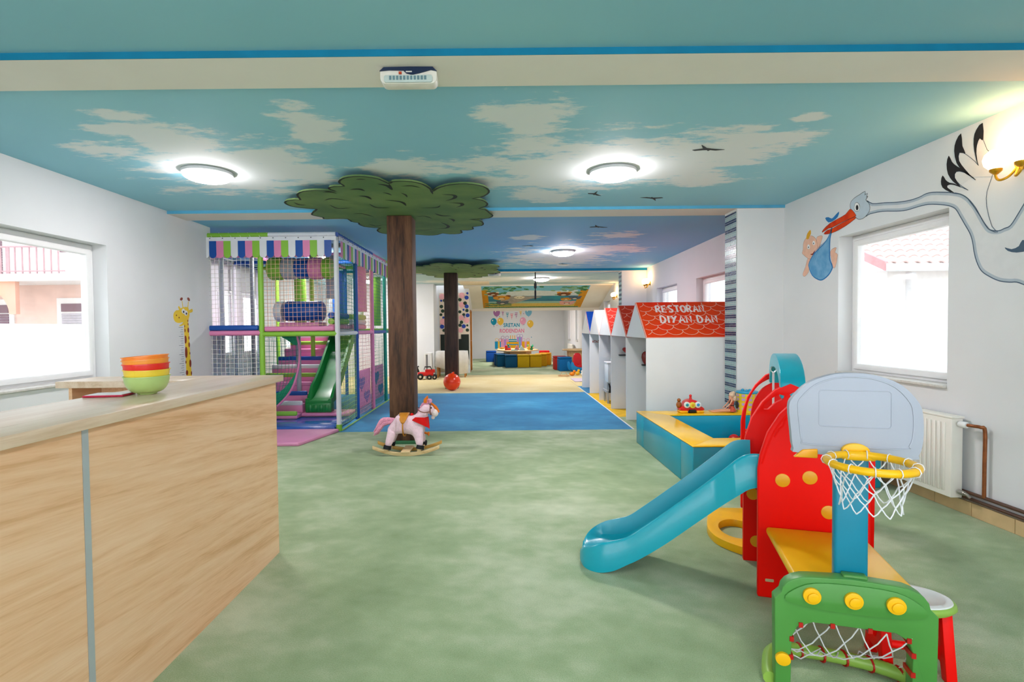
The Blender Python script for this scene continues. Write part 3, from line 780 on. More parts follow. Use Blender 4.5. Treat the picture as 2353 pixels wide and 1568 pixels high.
emergency('distant emergency light under the third beam', -0.13, 12.28, 2.68)

# ------------------------------------------------------------------ reception counter
wood_mat('oak', 'F4CCA6', 'ECBE94', 'DCA87A', rough=0.4, rot=0.10, sx=9, sy=0.55, sz=9, sc=2.4)
wood_mat('oak_top', 'EAD3BC', 'E2C7AC', 'D4B596', rough=0.28, rot=0.0, sx=8, sy=0.5, sz=8, sc=2.4)
M('grey_strip', 'BCC3C8', 0.35, 0.5, 0.02, metal=0.3)
ct = thing('reception_counter', 'light oak reception counter with a grey strip on its front', 'counter', (-1.7, 2.2, 0))
ZT = 1.112
MB().box(-1.42, -1.40, 0.55, 1.732, 0.0, ZT - 0.04).build('front_panel', MATS['oak'], ct)
MB().box(-1.418, -1.398, 1.733, 1.759, 0.0, ZT - 0.04).build('metal_strip', MATS['grey_strip'], ct)
MB().box(-1.42, -1.40, 1.76, 3.24, 0.0, ZT - 0.04).build('front_panel', MATS['oak'], ct)
MB().box(-1.815, -1.372, 0.55, 3.29, ZT - 0.038, ZT).build('counter_top', MATS['oak_top'], ct, bevel=0.002)
MB().box(-2.55, -1.816, 2.98, 3.29, ZT - 0.038, ZT).build('counter_top', MATS['oak_top'], ct, bevel=0.002)
MB().box(-2.47, -1.421, 3.22, 3.24, 0.0, ZT - 0.04).build('end_panel', MATS['oak'], ct)
MB().box(-2.49, -2.471, 3.0, 3.24, 0.0, ZT - 0.04).build('side_panel', MATS['oak'], ct)
MB().box(-1.80, -1.421, 2.2, 2.22, 0.0, ZT - 0.04).build('divider', MATS['oak'], ct)
MB().box(-1.80, -1.421, 0.56, 3.21, 0.55, 0.57).build('shelf', MATS['oak'], ct)

# bowls on the counter
def bowl_profile(R, h):
    o = [(0.001, 0.0), (R * 0.42, 0.0), (R * 0.45, 0.006)]
    o += [(R * (0.45 + 0.55 * math.sin(a)), 0.006 + (h - 0.006) * (1 - math.cos(a))) for a in [k * PI / 2 / 7 for k in range(1, 8)]]
    o += [(R * 1.045, h), (R * 1.045, h + 0.004), (R * 0.98, h + 0.004)]
    o += [(R * 0.98 * math.cos(a) ** 0.7 if a < 1.5 else 0.001, h - (h - 0.012) * math.sin(a)) for a in [k * PI / 2 / 6 for k in range(1, 7)]]
    return o
for (nm, hx, z, lab, tilt) in (('bowl', 'B4D07E', 0.0, 'light green bowl at the bottom of the stack on the counter', 0), ('bowl', 'F4D23C', 0.030, 'yellow bowl nested second from the bottom of the stack', 0.01),
                        ('bowl', 'E8281A', 0.056, 'red bowl nested in the stack on the counter', -0.02), ('bowl', 'F79A28', 0.075, 'lower orange bowl nested above the red one', -0.05), ('bowl', 'FA8A1E', 0.090, 'topmost orange bowl of the stack on the counter', -0.07)):
    o = tag(MB().lathe(bowl_profile(0.089, 0.079), seg=40).build(nm, M('plastic_' + hx, hx, 0.35, 0.5, 0.02, coat=0.2), smooth=True), lab, 'bowl', 'stacked bowls on the counter')
    o.location = (-1.612, 2.375, ZT + z + 0.001); o.rotation_euler = (0.02, tilt, 0)
nb = thing('notebook', 'thin red edged booklet lying on the counter by the bowls', 'booklet', (-1.73, 2.31, ZT), rz=0.15, world=False)
MB().box(-0.085, 0.075, -0.055, 0.055, 0.0005, 0.009).build('cover', M('red_cover', 'C01840', 0.4), nb, bevel=0.003)
MB().box(-0.078, 0.068, -0.05, 0.05, 0.009, 0.0105).build('page', M('page_white', 'F2F0F2', 0.3), nb)

# ------------------------------------------------------------------ radiator on the right wall
M('radiator_enamel', 'F1EFE6', 0.35, 0.5, 0.01)
rd = thing('radiator', 'white panel radiator under the right window', 'radiator', (XR - 0.09, 4.45, 0.12))
MB().box(3.275, 3.36, 3.78, 5.1, 0.12, 0.70).build('panel', MATS['radiator_enamel'], rd, bevel=0.006)
for k in range(30):
    y = 3.83 + k * 0.0425
    MB().box(3.267, 3.276, y, y + 0.026, 0.16, 0.665).build('rib', MATS['radiator_enamel'], rd, bevel=0.003, bseg=1)
MB().box(3.272, 3.37, 3.775, 5.105, 0.70, 0.716).build('top_grille', MATS['radiator_enamel'], rd, bevel=0.004)
MB().lathe([(0.001, 0.0), (0.018, 0.002), (0.023, 0.01), (0.023, 0.06), (0.016, 0.066), (0.001, 0.066)], (3.32, 3.70, 0.665), 14, axis='Y').build('thermostat_knob', MATS['pvc_white'], rd, smooth=True)
MB().lathe([(0.001, 0.0), (0.016, 0.002), (0.018, 0.01), (0.018, 0.045), (0.001, 0.05)], (3.32, 3.71, 0.17), 14, axis='Y').tube([(3.32, 3.76, 0.17), (3.32, 3.70, 0.17), (3.33, 3.68, 0.15)], 0.012, 8).build('lower_valve', M('steel', 'A8A49C', 0.3, metal=0.8), rd, smooth=True)
pipe('copper riser pipe bending into the radiator top', smooth([(XR - 0.03, 3.62, 0.17), (XR - 0.03, 3.62, 0.40), (XR - 0.03, 3.62, 0.64), (XR - 0.05, 3.63, 0.665), (XR - 0.07, 3.66, 0.668), (3.32, 3.70, 0.668)], 4, False), 0.012, MATS['copper_pipe'])
rd2 = thing('radiator', 'small distant radiator under the tall narrow windows', 'radiator', (2.78, 20.3, 0.12))
MB().box(2.70, 2.78, 19.8, 21.0, 0.15, 0.72).build('panel', MATS['radiator_enamel'], rd2, bevel=0.006)
for k in range(14): MB().box(2.692, 2.701, 19.86 + k * 0.08, 19.91 + k * 0.08, 0.2, 0.68).build('rib', MATS['radiator_enamel'], rd2)
pipe('grey bent pipe beside the distant radiator', smooth([(2.74, 19.5, 0.0), (2.74, 19.5, 0.55), (2.74, 19.55, 0.66), (2.74, 19.8, 0.68)], 3, False), 0.018, M('grey_pipe', '9A938C', 0.4))
# ------------------------------------------------------------------ row of little play houses along the right wall
M('house_white', 'E9EDEE', 0.6, 0.3, 0.015, 3); M('house_gable', 'DDE0DF', 0.6, 0.3, 0.015, 3)
M('roof_red', 'F0260E', 0.5, 0.25, hex2='E2420F', scale=1.6); M('roof_red2', 'D23A18', 0.5, 0.35, 0.06); M('roof_red3', 'E63A28', 0.5, 0.35, 0.06)
M('roof_blue', '0F4FBC', 0.5, 0.35, 0.04); M('roof_white', 'EFF1F2', 0.5); M('roof_line', 'F0B9A4', 0.6); M('letter_white', 'F6E4E0', 0.6); M('heart_red', 'B02A2A', 0.5, 0.4, 0.05)
YP = [6.66, 7.73, 8.79, 9.85, 10.90, 11.92]; XH = 1.86; ZE, ZR = 1.24, 1.72
STROKES = {
 'R': [[(0,0),(0.02,1)],[(0.02,1),(0.45,0.97),(0.6,0.78),(0.45,0.55),(0.02,0.5)],[(0.25,0.5),(0.65,0)]],
 'E': [[(0.6,1),(0,0.97),(0,0),(0.6,0.03)],[(0,0.5),(0.5,0.52)]],
 'S': [[(0.6,0.88),(0.4,1),(0.12,0.95),(0.05,0.75),(0.3,0.53),(0.58,0.35),(0.55,0.1),(0.3,0),(0,0.1)]],
 'T': [[(-0.05,0.97),(0.75,1)],[(0.35,0.98),(0.37,0)]],
 'O': [[(0.35,1),(0.05,0.8),(0,0.45),(0.15,0.08),(0.4,0),(0.65,0.2),(0.7,0.6),(0.55,0.92),(0.35,1)]],
 'A': [[(0,0),(0.35,1),(0.7,0)],[(0.13,0.35),(0.58,0.37)]],
 'N': [[(0,0),(0.03,1),(0.58,0.02),(0.62,1)]],
 'D': [[(0,0),(0.03,1),(0.4,0.92),(0.62,0.6),(0.55,0.2),(0.3,0.02),(0,0)]],
 'I': [[(0.05,0),(0.08,1)]],
 'Y': [[(0,1),(0.3,0.5)],[(0.65,1),(0.3,0.5),(0.1,0)]],
}
def brush(mb, word, x, y, h, w, fr, t, gap=0.28, slant=0.12, mi=0, kx=1.0):
    for i, ch in enumerate(word):
        if ch == ' ': x += 0.5 * h * kx; continue
        wd = 0.25 if ch == 'I' else 0.72
        for st in STROKES[ch]:
            pts = [(x + (px + slant * py) * h * kx, y + py * h) for px, py in st]
            mb.ribbon(smooth(pts, 3, False) if len(pts) > 3 and ch in 'SOD' else pts, w * h, fr, t, mi)
            t += 0.00002
        x += (wd + gap) * h * kx
    return x
def house(k, label, roof, word=None, scales=True, hearts=False):
    y0, y1 = YP[k] + 0.0005, YP[k + 1] - 0.0005; ym = (y0 + y1) / 2; xr = XR - 0.005
    t = thing('play_house', label, 'play house', (XH, y0, 0), group='little play houses in a row')
    MB().box(XH, xr, y0, y0 + 0.02, 0.0, ZE).build('front_wall', MATS['house_white'], t)
    if k == 4: MB().box(XH, xr, y1, y1 + 0.02, 0.0, ZE).build('back_wall', MATS['house_white'], t)
    fr = ((XH, 0, 0), (0, 1, 0), (0, 0, 1), (1, 0, 0))
    MB().prism([(y0 + 0.021, ZE), (y1 - 0.001, ZE), (ym, ZR - 0.014)], fr, 0, 0.018).build('gable', MATS['house_gable'], t)
    sl = Vector((0, ym - y0, ZR - ZE)); L = sl.length; sl.normalize(); nn = Vector((0, -sl.z, sl.y))
    fr1 = ((XH, y0, ZE), (1, 0, 0), tuple(sl), tuple(nn))
    W = xr - XH
    r = MB().prism([(0, 0), (W, 0), (W, L), (0, L)], fr1, -0.012, 0.0).build('front_roof', roof, t)
    sl2 = Vector((0, -(y1 - ym), ZR - ZE)).normalized()
    fr2 = ((XH, y1, ZE), (1, 0, 0), tuple(sl2), (0, sl2.z, -sl2.y))
    MB().prism([(0, 0), (W, 0), (W, L - 0.012), (0, L - 0.012)], fr2, -0.012, 0.0).build('back_roof', roof, t)
    MB().ribbon([(0.006, 0), (0.006, L)], 0.012, fr1, 0.0015).ribbon([(0, 0.006), (W, 0.006)], 0.010, fr1, 0.0015).build('painted_edge', MATS['roof_line'], r)
    if scales:
        mb = MB(); R = 0.105; row = 0
        for j in range(7):
            yy = L - 0.02 - j * 0.092
            for i in range(-1, int(W / 0.2) + 2):
                cx = i * 0.2 + (0.1 if j % 2 else 0)
                pts = []
                for a in range(9):
                    an = PI + PI * a / 8
                    px, py = cx + R * math.cos(an), yy + R * 0.85 * math.sin(an)
                    if 0.015 < px < W - 0.01 and 0.015 < py < L - 0.005: pts.append((px, py))
                if len(pts) > 2: mb.ribbon(pts, 0.008, fr1, 0.001)
        mb.build('painted_scales', MATS['roof_line'], r)
    if word:
        mb = MB(); n = len(word)
        for i, wd in enumerate(word):
            if n == 2: brush(mb, wd, 0.245 + 0.015 * i, L - 0.215 - i * 0.215, 0.135, 0.19, fr1, 0.0025, kx=0.63 if i == 0 else 0.725, gap=0.27)
            else: brush(mb, wd, 0.24, L - 0.37, 0.2, 0.15, fr1, 0.0025)
        mb.build('painted_letters', MATS['letter_white'], r)
    if hearts:
        for i in range(3):
            h = [(16 * math.sin(a) ** 3 / 17, (13 * math.cos(a) - 5 * math.cos(2 * a) - 2 * math.cos(3 * a) - math.cos(4 * a)) / 17) for a in [k2 * 2 * PI / 20 for k2 in range(20)]]
            MB().prism([(0.28 + i * 0.35 + p[0] * 0.07, L * 0.5 + p[1] * 0.07) for p in h], fr1, 0, 0.002).build('painted_heart', MATS['heart_red'], r)
    return t
house(0, 'nearest little house, wide red roof with white painted lettering', MATS['roof_red'], ('RESTORAN', 'DIYAN DAN'))
house(1, 'second little house from the front, dark orange red roof', MATS['roof_red2'])
house(2, 'third little house, red roof starting with a white S', MATS['roof_red3'], ('S',))
house(3, 'fourth little house, white roof with a red heart', MATS['roof_white'], None, False, True)
house(4, 'farthest little house with a plain blue roof', MATS['roof_blue'], None, False)

# things standing inside the little houses
HEART = [(16 * math.sin(a) ** 3 / 17, (13 * math.cos(a) - 5 * math.cos(2 * a) - 2 * math.cos(3 * a) - math.cos(4 * a)) / 17) for a in [k * 2 * PI / 24 for k in range(24)]]
M('shelf_dark', '33383C', 0.5); M('shelf_black', '16181A', 0.5)
def wall_shelf(label, x, y, z, w=0.34):
    return tag(MB().box(x, x + w, y - 0.09, y, z, z + 0.02).build('wall_shelf', MATS['shelf_dark'], bevel=0.003), label, 'shelf')
wall_shelf('small dark shelf on the partition inside the nearest house', 2.085, YP[1] - 0.0005, 0.81)
v = thing('heart_vase', 'red rounded vase with a white rim on the nearest shelf', 'vase', (2.165, YP[1] - 0.046, 0.831), world=False)
MB().lathe([(0.001, 0), (0.045, 0.0), (0.075, 0.045), (0.09, 0.10), (0.085, 0.15), (0.06, 0.185)], seg=24, sy=0.48).build('vase_body', M('vase_red', '9C2A22', 0.3, 0.5, 0.1), v, smooth=True)
mb = MB()
for k in range(6): mb.ball((-0.055 + 0.022 * k, 0.0, 0.195 + 0.012 * (k % 2)), 0.015, 8)
mb.build('white_rim', M('rim_white', 'E8E6E2', 0.6), v, smooth=True)
wall_shelf('small dark shelf on the partition inside the second house', 1.985, YP[2] - 0.0005, 0.90, 0.36)
tag(MB().prism([(2.12 + p[0] * 0.08, 0.99 + p[1] * 0.07) for p in HEART], ((0, YP[2] - 0.066, 0), (1, 0, 0), (0, 0, 1), (0, 1, 0)), 0, 0.045).build('heart_ornament', MATS['heart_red'], bevel=0.006), 'red heart ornament leaning on the second shelf', 'ornament')
tag(MB().prism(ell(2.20, 0.79, 0.085, 0.10, 24), ((0, YP[2] - 0.012, 0), (1, 0, 0), (0, 0, 1), (0, 1, 0)), 0, 0.0115).build('yellow_sign', M('yellow_paint', 'EED83A', 0.5)), 'round yellow sign below the red heart ornament', 'sign')
ws = thing('storage_stool', 'white box on a low stool inside the third house', 'storage box', (2.03, 9.5, 0))
MB().box(1.93, 2.18, 9.40, 9.70, 0.38, 0.72).build('box', MATS['house_white'], ws, bevel=0.01)
MB().box(1.92, 2.19, 9.39, 9.71, 0.722, 0.745).build('lid', MATS['roof_white'], ws, bevel=0.004)
MB().box(1.90, 2.22, 9.36, 9.74, 0.20, 0.24).build('stool_top', M('grey_board', 'B9BEBE', 0.6), ws)
for dx in (1.92, 2.17):
    for dy in (9.38, 9.69): MB().box(dx, dx + 0.03, dy, dy + 0.03, 0.0, 0.20).build('leg', MATS['grey_board'], ws)
MB().box(1.92, 2.20, 9.42, 9.72, 0.242, 0.378).build('grey_tray', MATS['grey_board'], ws)
tag(MB().prism([(0, 0), (0.10, 0.0), (0.09, 0.03), (0.05, 0.045), (0.045, 0.10), (0.02, 0.17), (-0.005, 0.17), (0.015, 0.08)], ((1.93, 9.33, 0.2), (1, 0, 0), (0, 0, 1), (0, 1, 0)), 0, 0.028).build('toy_shoe', MATS['shelf_black'], bevel=0.004), 'small black toy boot hanging at the stool edge', 'toy')
mb = MB()
for k in range(7): mb.ball((1.93 + k * 0.04, YP[4] - 0.008, 1.085 + 0.01 * (k % 2)), 0.013, 8)
mb.box(1.915, 2.185, YP[4] - 0.004, YP[4] - 0.001, 1.06, 1.068); mb.ball((2.07, YP[4] - 0.01, 0.985), 0.018, 8)
tag(mb.build('wall_garland', M('garland_red', 'B85A48', 0.6)), 'tiny red garland on the white partition of the fourth house', 'garland')

# ------------------------------------------------------------------ ball pool
M('vinyl_teal', '0FA0BE', 0.28, 0.5, 0.04, 3, coat=0.15); M('vinyl_teal_in', '4FB4D2', 0.35, 0.5, 0.06, 3); M('vinyl_yellow', 'F8C410', 0.26, 0.5, 0.03, 5, coat=0.25, bump=0.12, bscale=9)
bp_ = thing('ball_pool', 'square foam ball pool, turquoise sides and yellow padded rim', 'ball pool', (2.4, 5.3, 0))
QX0, QX1, QY0, QY1, QH, QB = 1.62, 3.22, 4.40, 6.24, 0.375, 0.30
for (a, b_, c, d) in ((QX0, QX0 + QB, QY0 + QB, QY1 - QB), (QX1 - QB, QX1, QY0 + QB, QY1 - QB), (QX0, QX1, QY0, QY0 + QB), (QX0, QX1, QY1 - QB, QY1)):
    MB().box(a + 0.001, b_ - 0.001, c + 0.001, d - 0.001, 0.0, QH - 0.012).build('foam_wall', MATS['vinyl_teal'], bp_, bevel=0.008)
def quad(pts): return MB().prism(pts, ((0, 0, QH - 0.012), (1, 0, 0), (0, 1, 0), (0, 0, 1)), 0, 0.014)
xi0, xi1, yi0, yi1 = QX0 + QB, QX1 - QB, QY0 + QB, QY1 - QB
for pts in ([(QX0, QY0), (xi0, yi0), (xi0, yi1), (QX0, QY1)], [(QX1, QY0), (QX1, QY1), (xi1, yi1), (xi1, yi0)], [(QX0, QY0), (QX1, QY0), (xi1, yi0), (xi0, yi0)], [(QX0, QY1), (xi0, yi1), (xi1, yi1), (QX1, QY1)]):
    quad(pts).build('rim_pad', MATS['vinyl_yellow'], bp_, bevel=0.005)
MB().box(xi0 + 0.002, xi1 - 0.002, yi0 + 0.002, yi1 - 0.002, 0.001, 0.04).build('pool_mat', MATS['vinyl_teal_in'], bp_)
BC = {'red': 'D8201A', 'white': 'E6EEE6', 'blue': '2C6CC0', 'yellow': 'F0C828'}
for i, (x, y, z, c, lab) in enumerate([(2.62, 5.85, 0.10, 'red', 'red pool ball in the back corner of the ball pool'), (2.70, 5.72, 0.19, 'red', 'upper red pool ball heaped in the ball pool'), (2.52, 5.62, 0.10, 'red', 'red pool ball lying nearest the pool middle'), (2.74, 5.86, 0.10, 'red', 'red pool ball hidden behind the slide panel'),
                               (2.10, 4.82, 0.10, 'white', 'pale pool ball against the front wall of the pool'), (2.30, 5.2, 0.10, 'blue', 'blue pool ball in the middle of the pool'), (2.72, 5.3, 0.10, 'yellow', 'yellow pool ball near the slide side of the pool'), (2.78, 5.6, 0.10, 'red', 'red pool ball at the right side of the heap')]):
    tag(MB().ball((x, y, z if z > 0.15 else 0.105), 0.062, 20).torus((x, y, z if z > 0.15 else 0.105), 0.0615, 0.0012, 24, 4).build('pool_ball', M('ball_' + c, BC[c], 0.3, 0.5, 0.02), smooth=True), lab, 'ball', 'balls in the ball pool')

# toys on the rim of the pool
ZQ = QH + 0.003
tv = thing('toy_vehicle', 'red musical toy vehicle with round coloured buttons on the pool rim', 'toy', (2.22, 6.10, ZQ), world=False)
MB().prism(smooth([(-0.12, 0.03), (-0.13, 0.06), (-0.09, 0.085), (-0.075, 0.125), (-0.03, 0.15), (0.03, 0.15), (0.075, 0.125), (0.09, 0.085), (0.13, 0.06), (0.12, 0.03)], 3), ((0, 0.06, 0), (1, 0, 0), (0, 0, 1), (0, -1, 0)), 0, 0.12).build('shell', M('toy_red', 'DD1F1A', 0.3, 0.5, 0.02), tv, bevel=0.012)
for (a, hx) in ((-0.095, 'F2B818'), (0.095, 'F2B818')): MB().box(a - 0.045, a + 0.045, -0.065, 0.065, 0.0, 0.03).build('skid', M('toy_yellow', 'F2B818', 0.35), tv, bevel=0.01)
MB().tube([(-0.04, -0.055, 0.022), (0.04, -0.055, 0.022)], 0.021, 10).build('axle', MATS['shelf_black'], tv, smooth=True)
for (a, z, hx, c2) in ((-0.065, 0.098, 'E8F0E8', '14A0A8'), (0.0, 0.095, 'F2E24A', 'F0B020'), (0.062, 0.098, 'E8F0F4', '3A9ED0')):
    r_ = MB().lathe([(0.036, 0), (0.036, 0.012), (0.026, 0.016)], (a, -0.062, z), 20, axis='Y').build('button_ring', M('ring_' + hx, hx, 0.35), tv, smooth=True)
    for v_ in r_.data.vertices: v_.co.y = -0.062 - (v_.co.y + 0.062)
    b2 = MB().ball((a, -0.07, z), 0.024, 12, sq=(1, 0.55, 1)).build('button', M('btn_' + c2, c2, 0.3), r_, smooth=True)
MB().tube([(0, 0, 0.14), (0, 0, 0.185)], [0.02, 0.012], 10).ball((0, 0, 0.195), 0.017, 10).build('top_knob', MATS['toy_red'], tv, smooth=True)
MB().ball((-0.135, 0, 0.09), 0.04, 14, sq=(0.8, 0.9, 1)).ball((-0.135, 0, 0.145), 0.022, 12).build('brown_figure', M('toy_brown', '9A5A24', 0.5), tv, smooth=True)

dl = thing('doll', 'blonde doll in a coral dress sitting on the pool rim', 'doll', (2.70, 6.08, ZQ), world=False)
S_ = M('doll_skin', 'E8A886', 0.45, 0.4, 0.02)
skin('doll_body', [(0, 0, 0.028), (-0.005, 0, 0.075), (-0.012, 0, 0.125), (-0.015, 0, 0.155), (-0.018, 0, 0.185), (-0.022, 0, 0.205),
      (-0.05, -0.022, 0.024), (-0.13, -0.028, 0.022), (-0.235, -0.032, 0.012), (-0.262, -0.034, 0.020), (-0.05, 0.022, 0.024), (-0.13, 0.03, 0.022), (-0.235, 0.036, 0.012), (-0.262, 0.038, 0.020),
      (-0.015, -0.032, 0.140), (-0.045, -0.038, 0.095), (-0.085, -0.03, 0.058), (-0.10, -0.028, 0.048), (-0.015, 0.032, 0.140), (-0.045, 0.038, 0.095), (-0.085, 0.03, 0.058), (-0.10, 0.028, 0.048)],
     [(0, 1), (1, 2), (2, 3), (3, 4), (4, 5), (0, 6), (6, 7), (7, 8), (8, 9), (0, 10), (10, 11), (11, 12), (12, 13), (3, 14), (14, 15), (15, 16), (16, 17), (3, 18), (18, 19), (19, 20), (20, 21)],
     [0.026, 0.020, 0.022, 0.011, 0.022, 0.020, 0.018, 0.013, 0.008, 0.007, 0.018, 0.013, 0.008, 0.007, 0.010, 0.0075, 0.006, 0.006, 0.010, 0.0075, 0.006, 0.006], S_, dl)
hr = MB().ball((-0.004, 0, 0.203), 0.036, 16, sq=(0.9, 0.95, 1.0)).ball((0.022, 0, 0.165), 0.030, 12, sq=(0.75, 1.1, 1.5)).ball((0.02, 0.01, 0.225), 0.02, 10).build('hair', M('doll_hair', 'EBCDB0', 0.6, 0.3, 0.15, 60), dl, smooth=True)
MB().lathe([(0.024, 0.135), (0.027, 0.115), (0.021, 0.08), (0.045, 0.03), (0.05, 0.012), (0.03, 0.008)], (-0.006, 0, 0), 20).build('dress', M('doll_dress', 'D8604A', 0.6, 0.2, 0.15, 50), dl, smooth=True)
MB().tube([(-0.028, -0.02, 0.15), (-0.033, -0.01, 0.11), (-0.03, 0.0, 0.085)], 0.004, 6).tube([(-0.028, 0.02, 0.15), (-0.033, 0.01, 0.11), (-0.03, 0.0, 0.085)], 0.004, 6).torus((-0.004, 0, 0.082), 0.024, 0.004, 20, 6).build('black_straps', MATS['shelf_black'], dl, smooth=True)
mb = MB()
for s_ in (-1, 1): mb.ball((-0.041, 0.008 * s_, 0.198), 0.0035, 8)
mb.build('eyes', M('eye_dark', '1E2A40', 0.3), dl)
MB().ball((-0.043, 0, 0.182), 0.003, 8, sq=(0.6, 1.8, 0.7)).build('mouth', M('lip', 'C03A3A', 0.4), dl)

pc = thing('toy_pail', 'striped yellow and lilac toy drum with a blue lid beside the doll', 'toy', (2.885, 6.10, ZQ), world=False)
MB().lathe([(0.001, 0.0), (0.108, 0.0), (0.112, 0.01), (0.118, 0.22), (0.001, 0.22)], seg=32).build('drum', M('pail_yellow', 'F0D838', 0.4), pc, smooth=True)
for z in (0.03, 0.085, 0.14, 0.185):
    for j in range(10):
        a0 = 2 * PI * j / 10; vs = []; r_ = 0.1135 + 0.028 * z + 0.0015
        for q in range(4):
            a = a0 + 0.32 * q / 3
            vs += [(r_ * math.cos(a), r_ * math.sin(a), z), (r_ * math.cos(a), r_ * math.sin(a), z + 0.028)]
        if math.sin(a0 + 0.16) < 0.3: MB().add(vs, [(2 * q, 2 * q + 2, 2 * q + 3, 2 * q + 1) for q in range(3)]).build('lilac_patch', M('pail_lilac', 'C8A4D6', 0.4), pc)
MB().lathe([(0.12, 0.22), (0.124, 0.232), (0.115, 0.245), (0.001, 0.247)], seg=32).ball((0.03, 0, 0.25), 0.02, 10).ball((-0.04, 0.03, 0.25), 0.02, 10).ball((-0.03, -0.05, 0.25), 0.02, 10).build('lid', M('pail_blue', '2AA0C8', 0.35), pc, smooth=True)
MB().prism(ell(0, 0.085, 0.035, 0.045, 20), ((-0.118, 0.0, 0), (0, 1, 0), (0, 0, 1), (-1, 0, 0)), 0, 0.006).build('dark_speaker', M('pail_dark', '2A302A', 0.5), pc)
# ------------------------------------------------------------------ toddler slide set (red panels, turquoise slide, yellow table)
M('plastic_red', 'FF0C02', 0.45, 0.18, 0.02, 3); M('plastic_turq', '0AA6BC', 0.3, 0.5, 0.02, 3, coat=0.1); M('plastic_yellow', 'FBBE08', 0.35, 0.35, 0.02, 3, coat=0.15)
M('plastic_orange', 'F4A818', 0.35, 0.5, 0.02); M('plastic_green', '4E9440', 0.38, 0.5, 0.05, 4); M('plastic_green_light', '96BE50', 0.38, 0.5, 0.04, 4); M('plastic_blue', '0C86A6', 0.32, 0.5, 0.03, 3)
M('plastic_grey', 'A9AFBD', 0.45, 0.4, 0.02, 3); M('plastic_white', 'E8EAEA', 0.35, 0.5, 0.02); M('rope_white', 'E9EAF0', 0.8); M('plastic_dred', 'B8160E', 0.4)
AO = Vector((1.309, 2.649, 0)); AE = Vector((0.9600, -0.2800, 0)); AP = Vector((0.2800, 0.9600, 0)); AZ = Vector((0, 0, 1))
AM = Matrix(((AE.x, AP.x, 0, AO.x), (AE.y, AP.y, 0, AO.y), (0, 0, 1, 0), (0, 0, 0, 1)))
ss = thing('toddler_slide', 'red and turquoise plastic toddler slide set with yellow table', 'slide', (AO.x, AO.y, 0))
def pf(perp): return (AO + AP * perp, AE, AZ, AP)
def w3(a, p, z): return AO + AE * a + AP * p + AZ * z
def arch(W, H, foot=True):
    o = [(0.0, 0.0), (0.0, 0.66), (0.012, 0.74), (0.045, 0.85), (0.10, 0.945), (0.17, H - 0.035), (W / 2, H)]
    o += [(W - 0.17, H - 0.035), (W - 0.10, 0.945), (W - 0.045, 0.85), (W - 0.012, 0.74), (W, 0.66), (W, 0.0)]
    if foot: o += [(W - 0.10, 0.0), (W - 0.13, 0.13), (W / 2, 0.19), (0.13, 0.13), (0.10, 0.0)]
    return o
def slot(pts, w):
    """rounded slot along a centre line"""
    P = [Vector(p) for p in smooth(pts, 4, False)]; L = []; R = []
    for i, p in enumerate(P):
        d = (P[min(i + 1, len(P) - 1)] - P[max(i - 1, 0)]).normalized(); q = Vector((-d.y, d.x))
        L.append(tuple(p + q * w / 2)); R.append(tuple(p - q * w / 2))
    d0 = (P[0] - P[1]).normalized(); d1 = (P[-1] - P[-2]).normalized()
    return L + [tuple(P[-1] + d1 * w / 2)] + R[::-1] + [tuple(P[0] + d0 * w / 2)]
W1 = 0.50
pn = MB().prism([arch(W1, 1.055, False)], pf(0.0), 0.0, 0.035).build('side_panel', MATS['plastic_red'], ss, bevel=0.008)
MB().tube([w3(*p) for p in [(q[0] * 0.93 + 0.018, -0.001, q[1] * 0.985) for q in smooth([(0.0, 0.70), (0.02, 0.77), (0.06, 0.87), (0.12, 0.955), (0.2, 1.02)], 4, False)]], 0.005, 6).tube([w3(a, -0.001, z) for a, z in smooth([(0.075, 0.83), (0.095, 0.87), (0.115, 0.89), (0.13, 0.93), (0.17, 0.97)], 4, False)], 0.005, 6).build('raised_lines', MATS['plastic_red'], pn, smooth=True)
for (a, z) in ((0.113, 0.612), (0.235, 0.634), (0.319, 0.467), (0.41, 0.60), (0.19, 0.80), (0.36, 0.79)):
    MB().prism(ell(a, z, 0.034, 0.034, 24), pf(-0.004), 0, 0.008).build('yellow_dot', MATS['plastic_orange'], pn, bevel=0.002)
MB().prism(rrect(0.035, 0.075, 0.085, 0.10, 0.004), pf(-0.0015), 0, 0.003).build('maker_plate', M('maker_plate', 'C9B48A', 0.4), pn)
hole = slot([(0.085, 0.86), (0.12, 0.93), (0.18, 0.98), (0.235, 1.0)], 0.035)
pn2 = MB().prism([arch(W1, 1.055), slot([(0.26, 0.99), (0.33, 0.97), (0.39, 0.91)], 0.035), slot([(0.12, 0.915), (0.16, 0.955), (0.2, 0.978)], 0.035)], pf(0.44), 0.0, 0.035).build('side_panel', MATS['plastic_red'], ss, bevel=0.008)
for (a, z) in ((0.02, 0.40), (0.04, 0.12), (0.40, 0.4)): MB().prism(ell(a + 0.03, z, 0.034, 0.034, 20), pf(0.436), 0, 0.004).build('yellow_dot', MATS['plastic_orange'], pn2)
MB().prism([arch(W1, 1.055), slot([(0.05, 0.55), (0.05, 0.70), (0.075, 0.83), (0.135, 0.93), (0.22, 0.985)], 0.036)], (AO + AP * 1.40 + AE * 0.13, AE, AZ, AP), 0.0, 0.035).build('swing_panel', MATS['plastic_red'], ss, bevel=0.008)
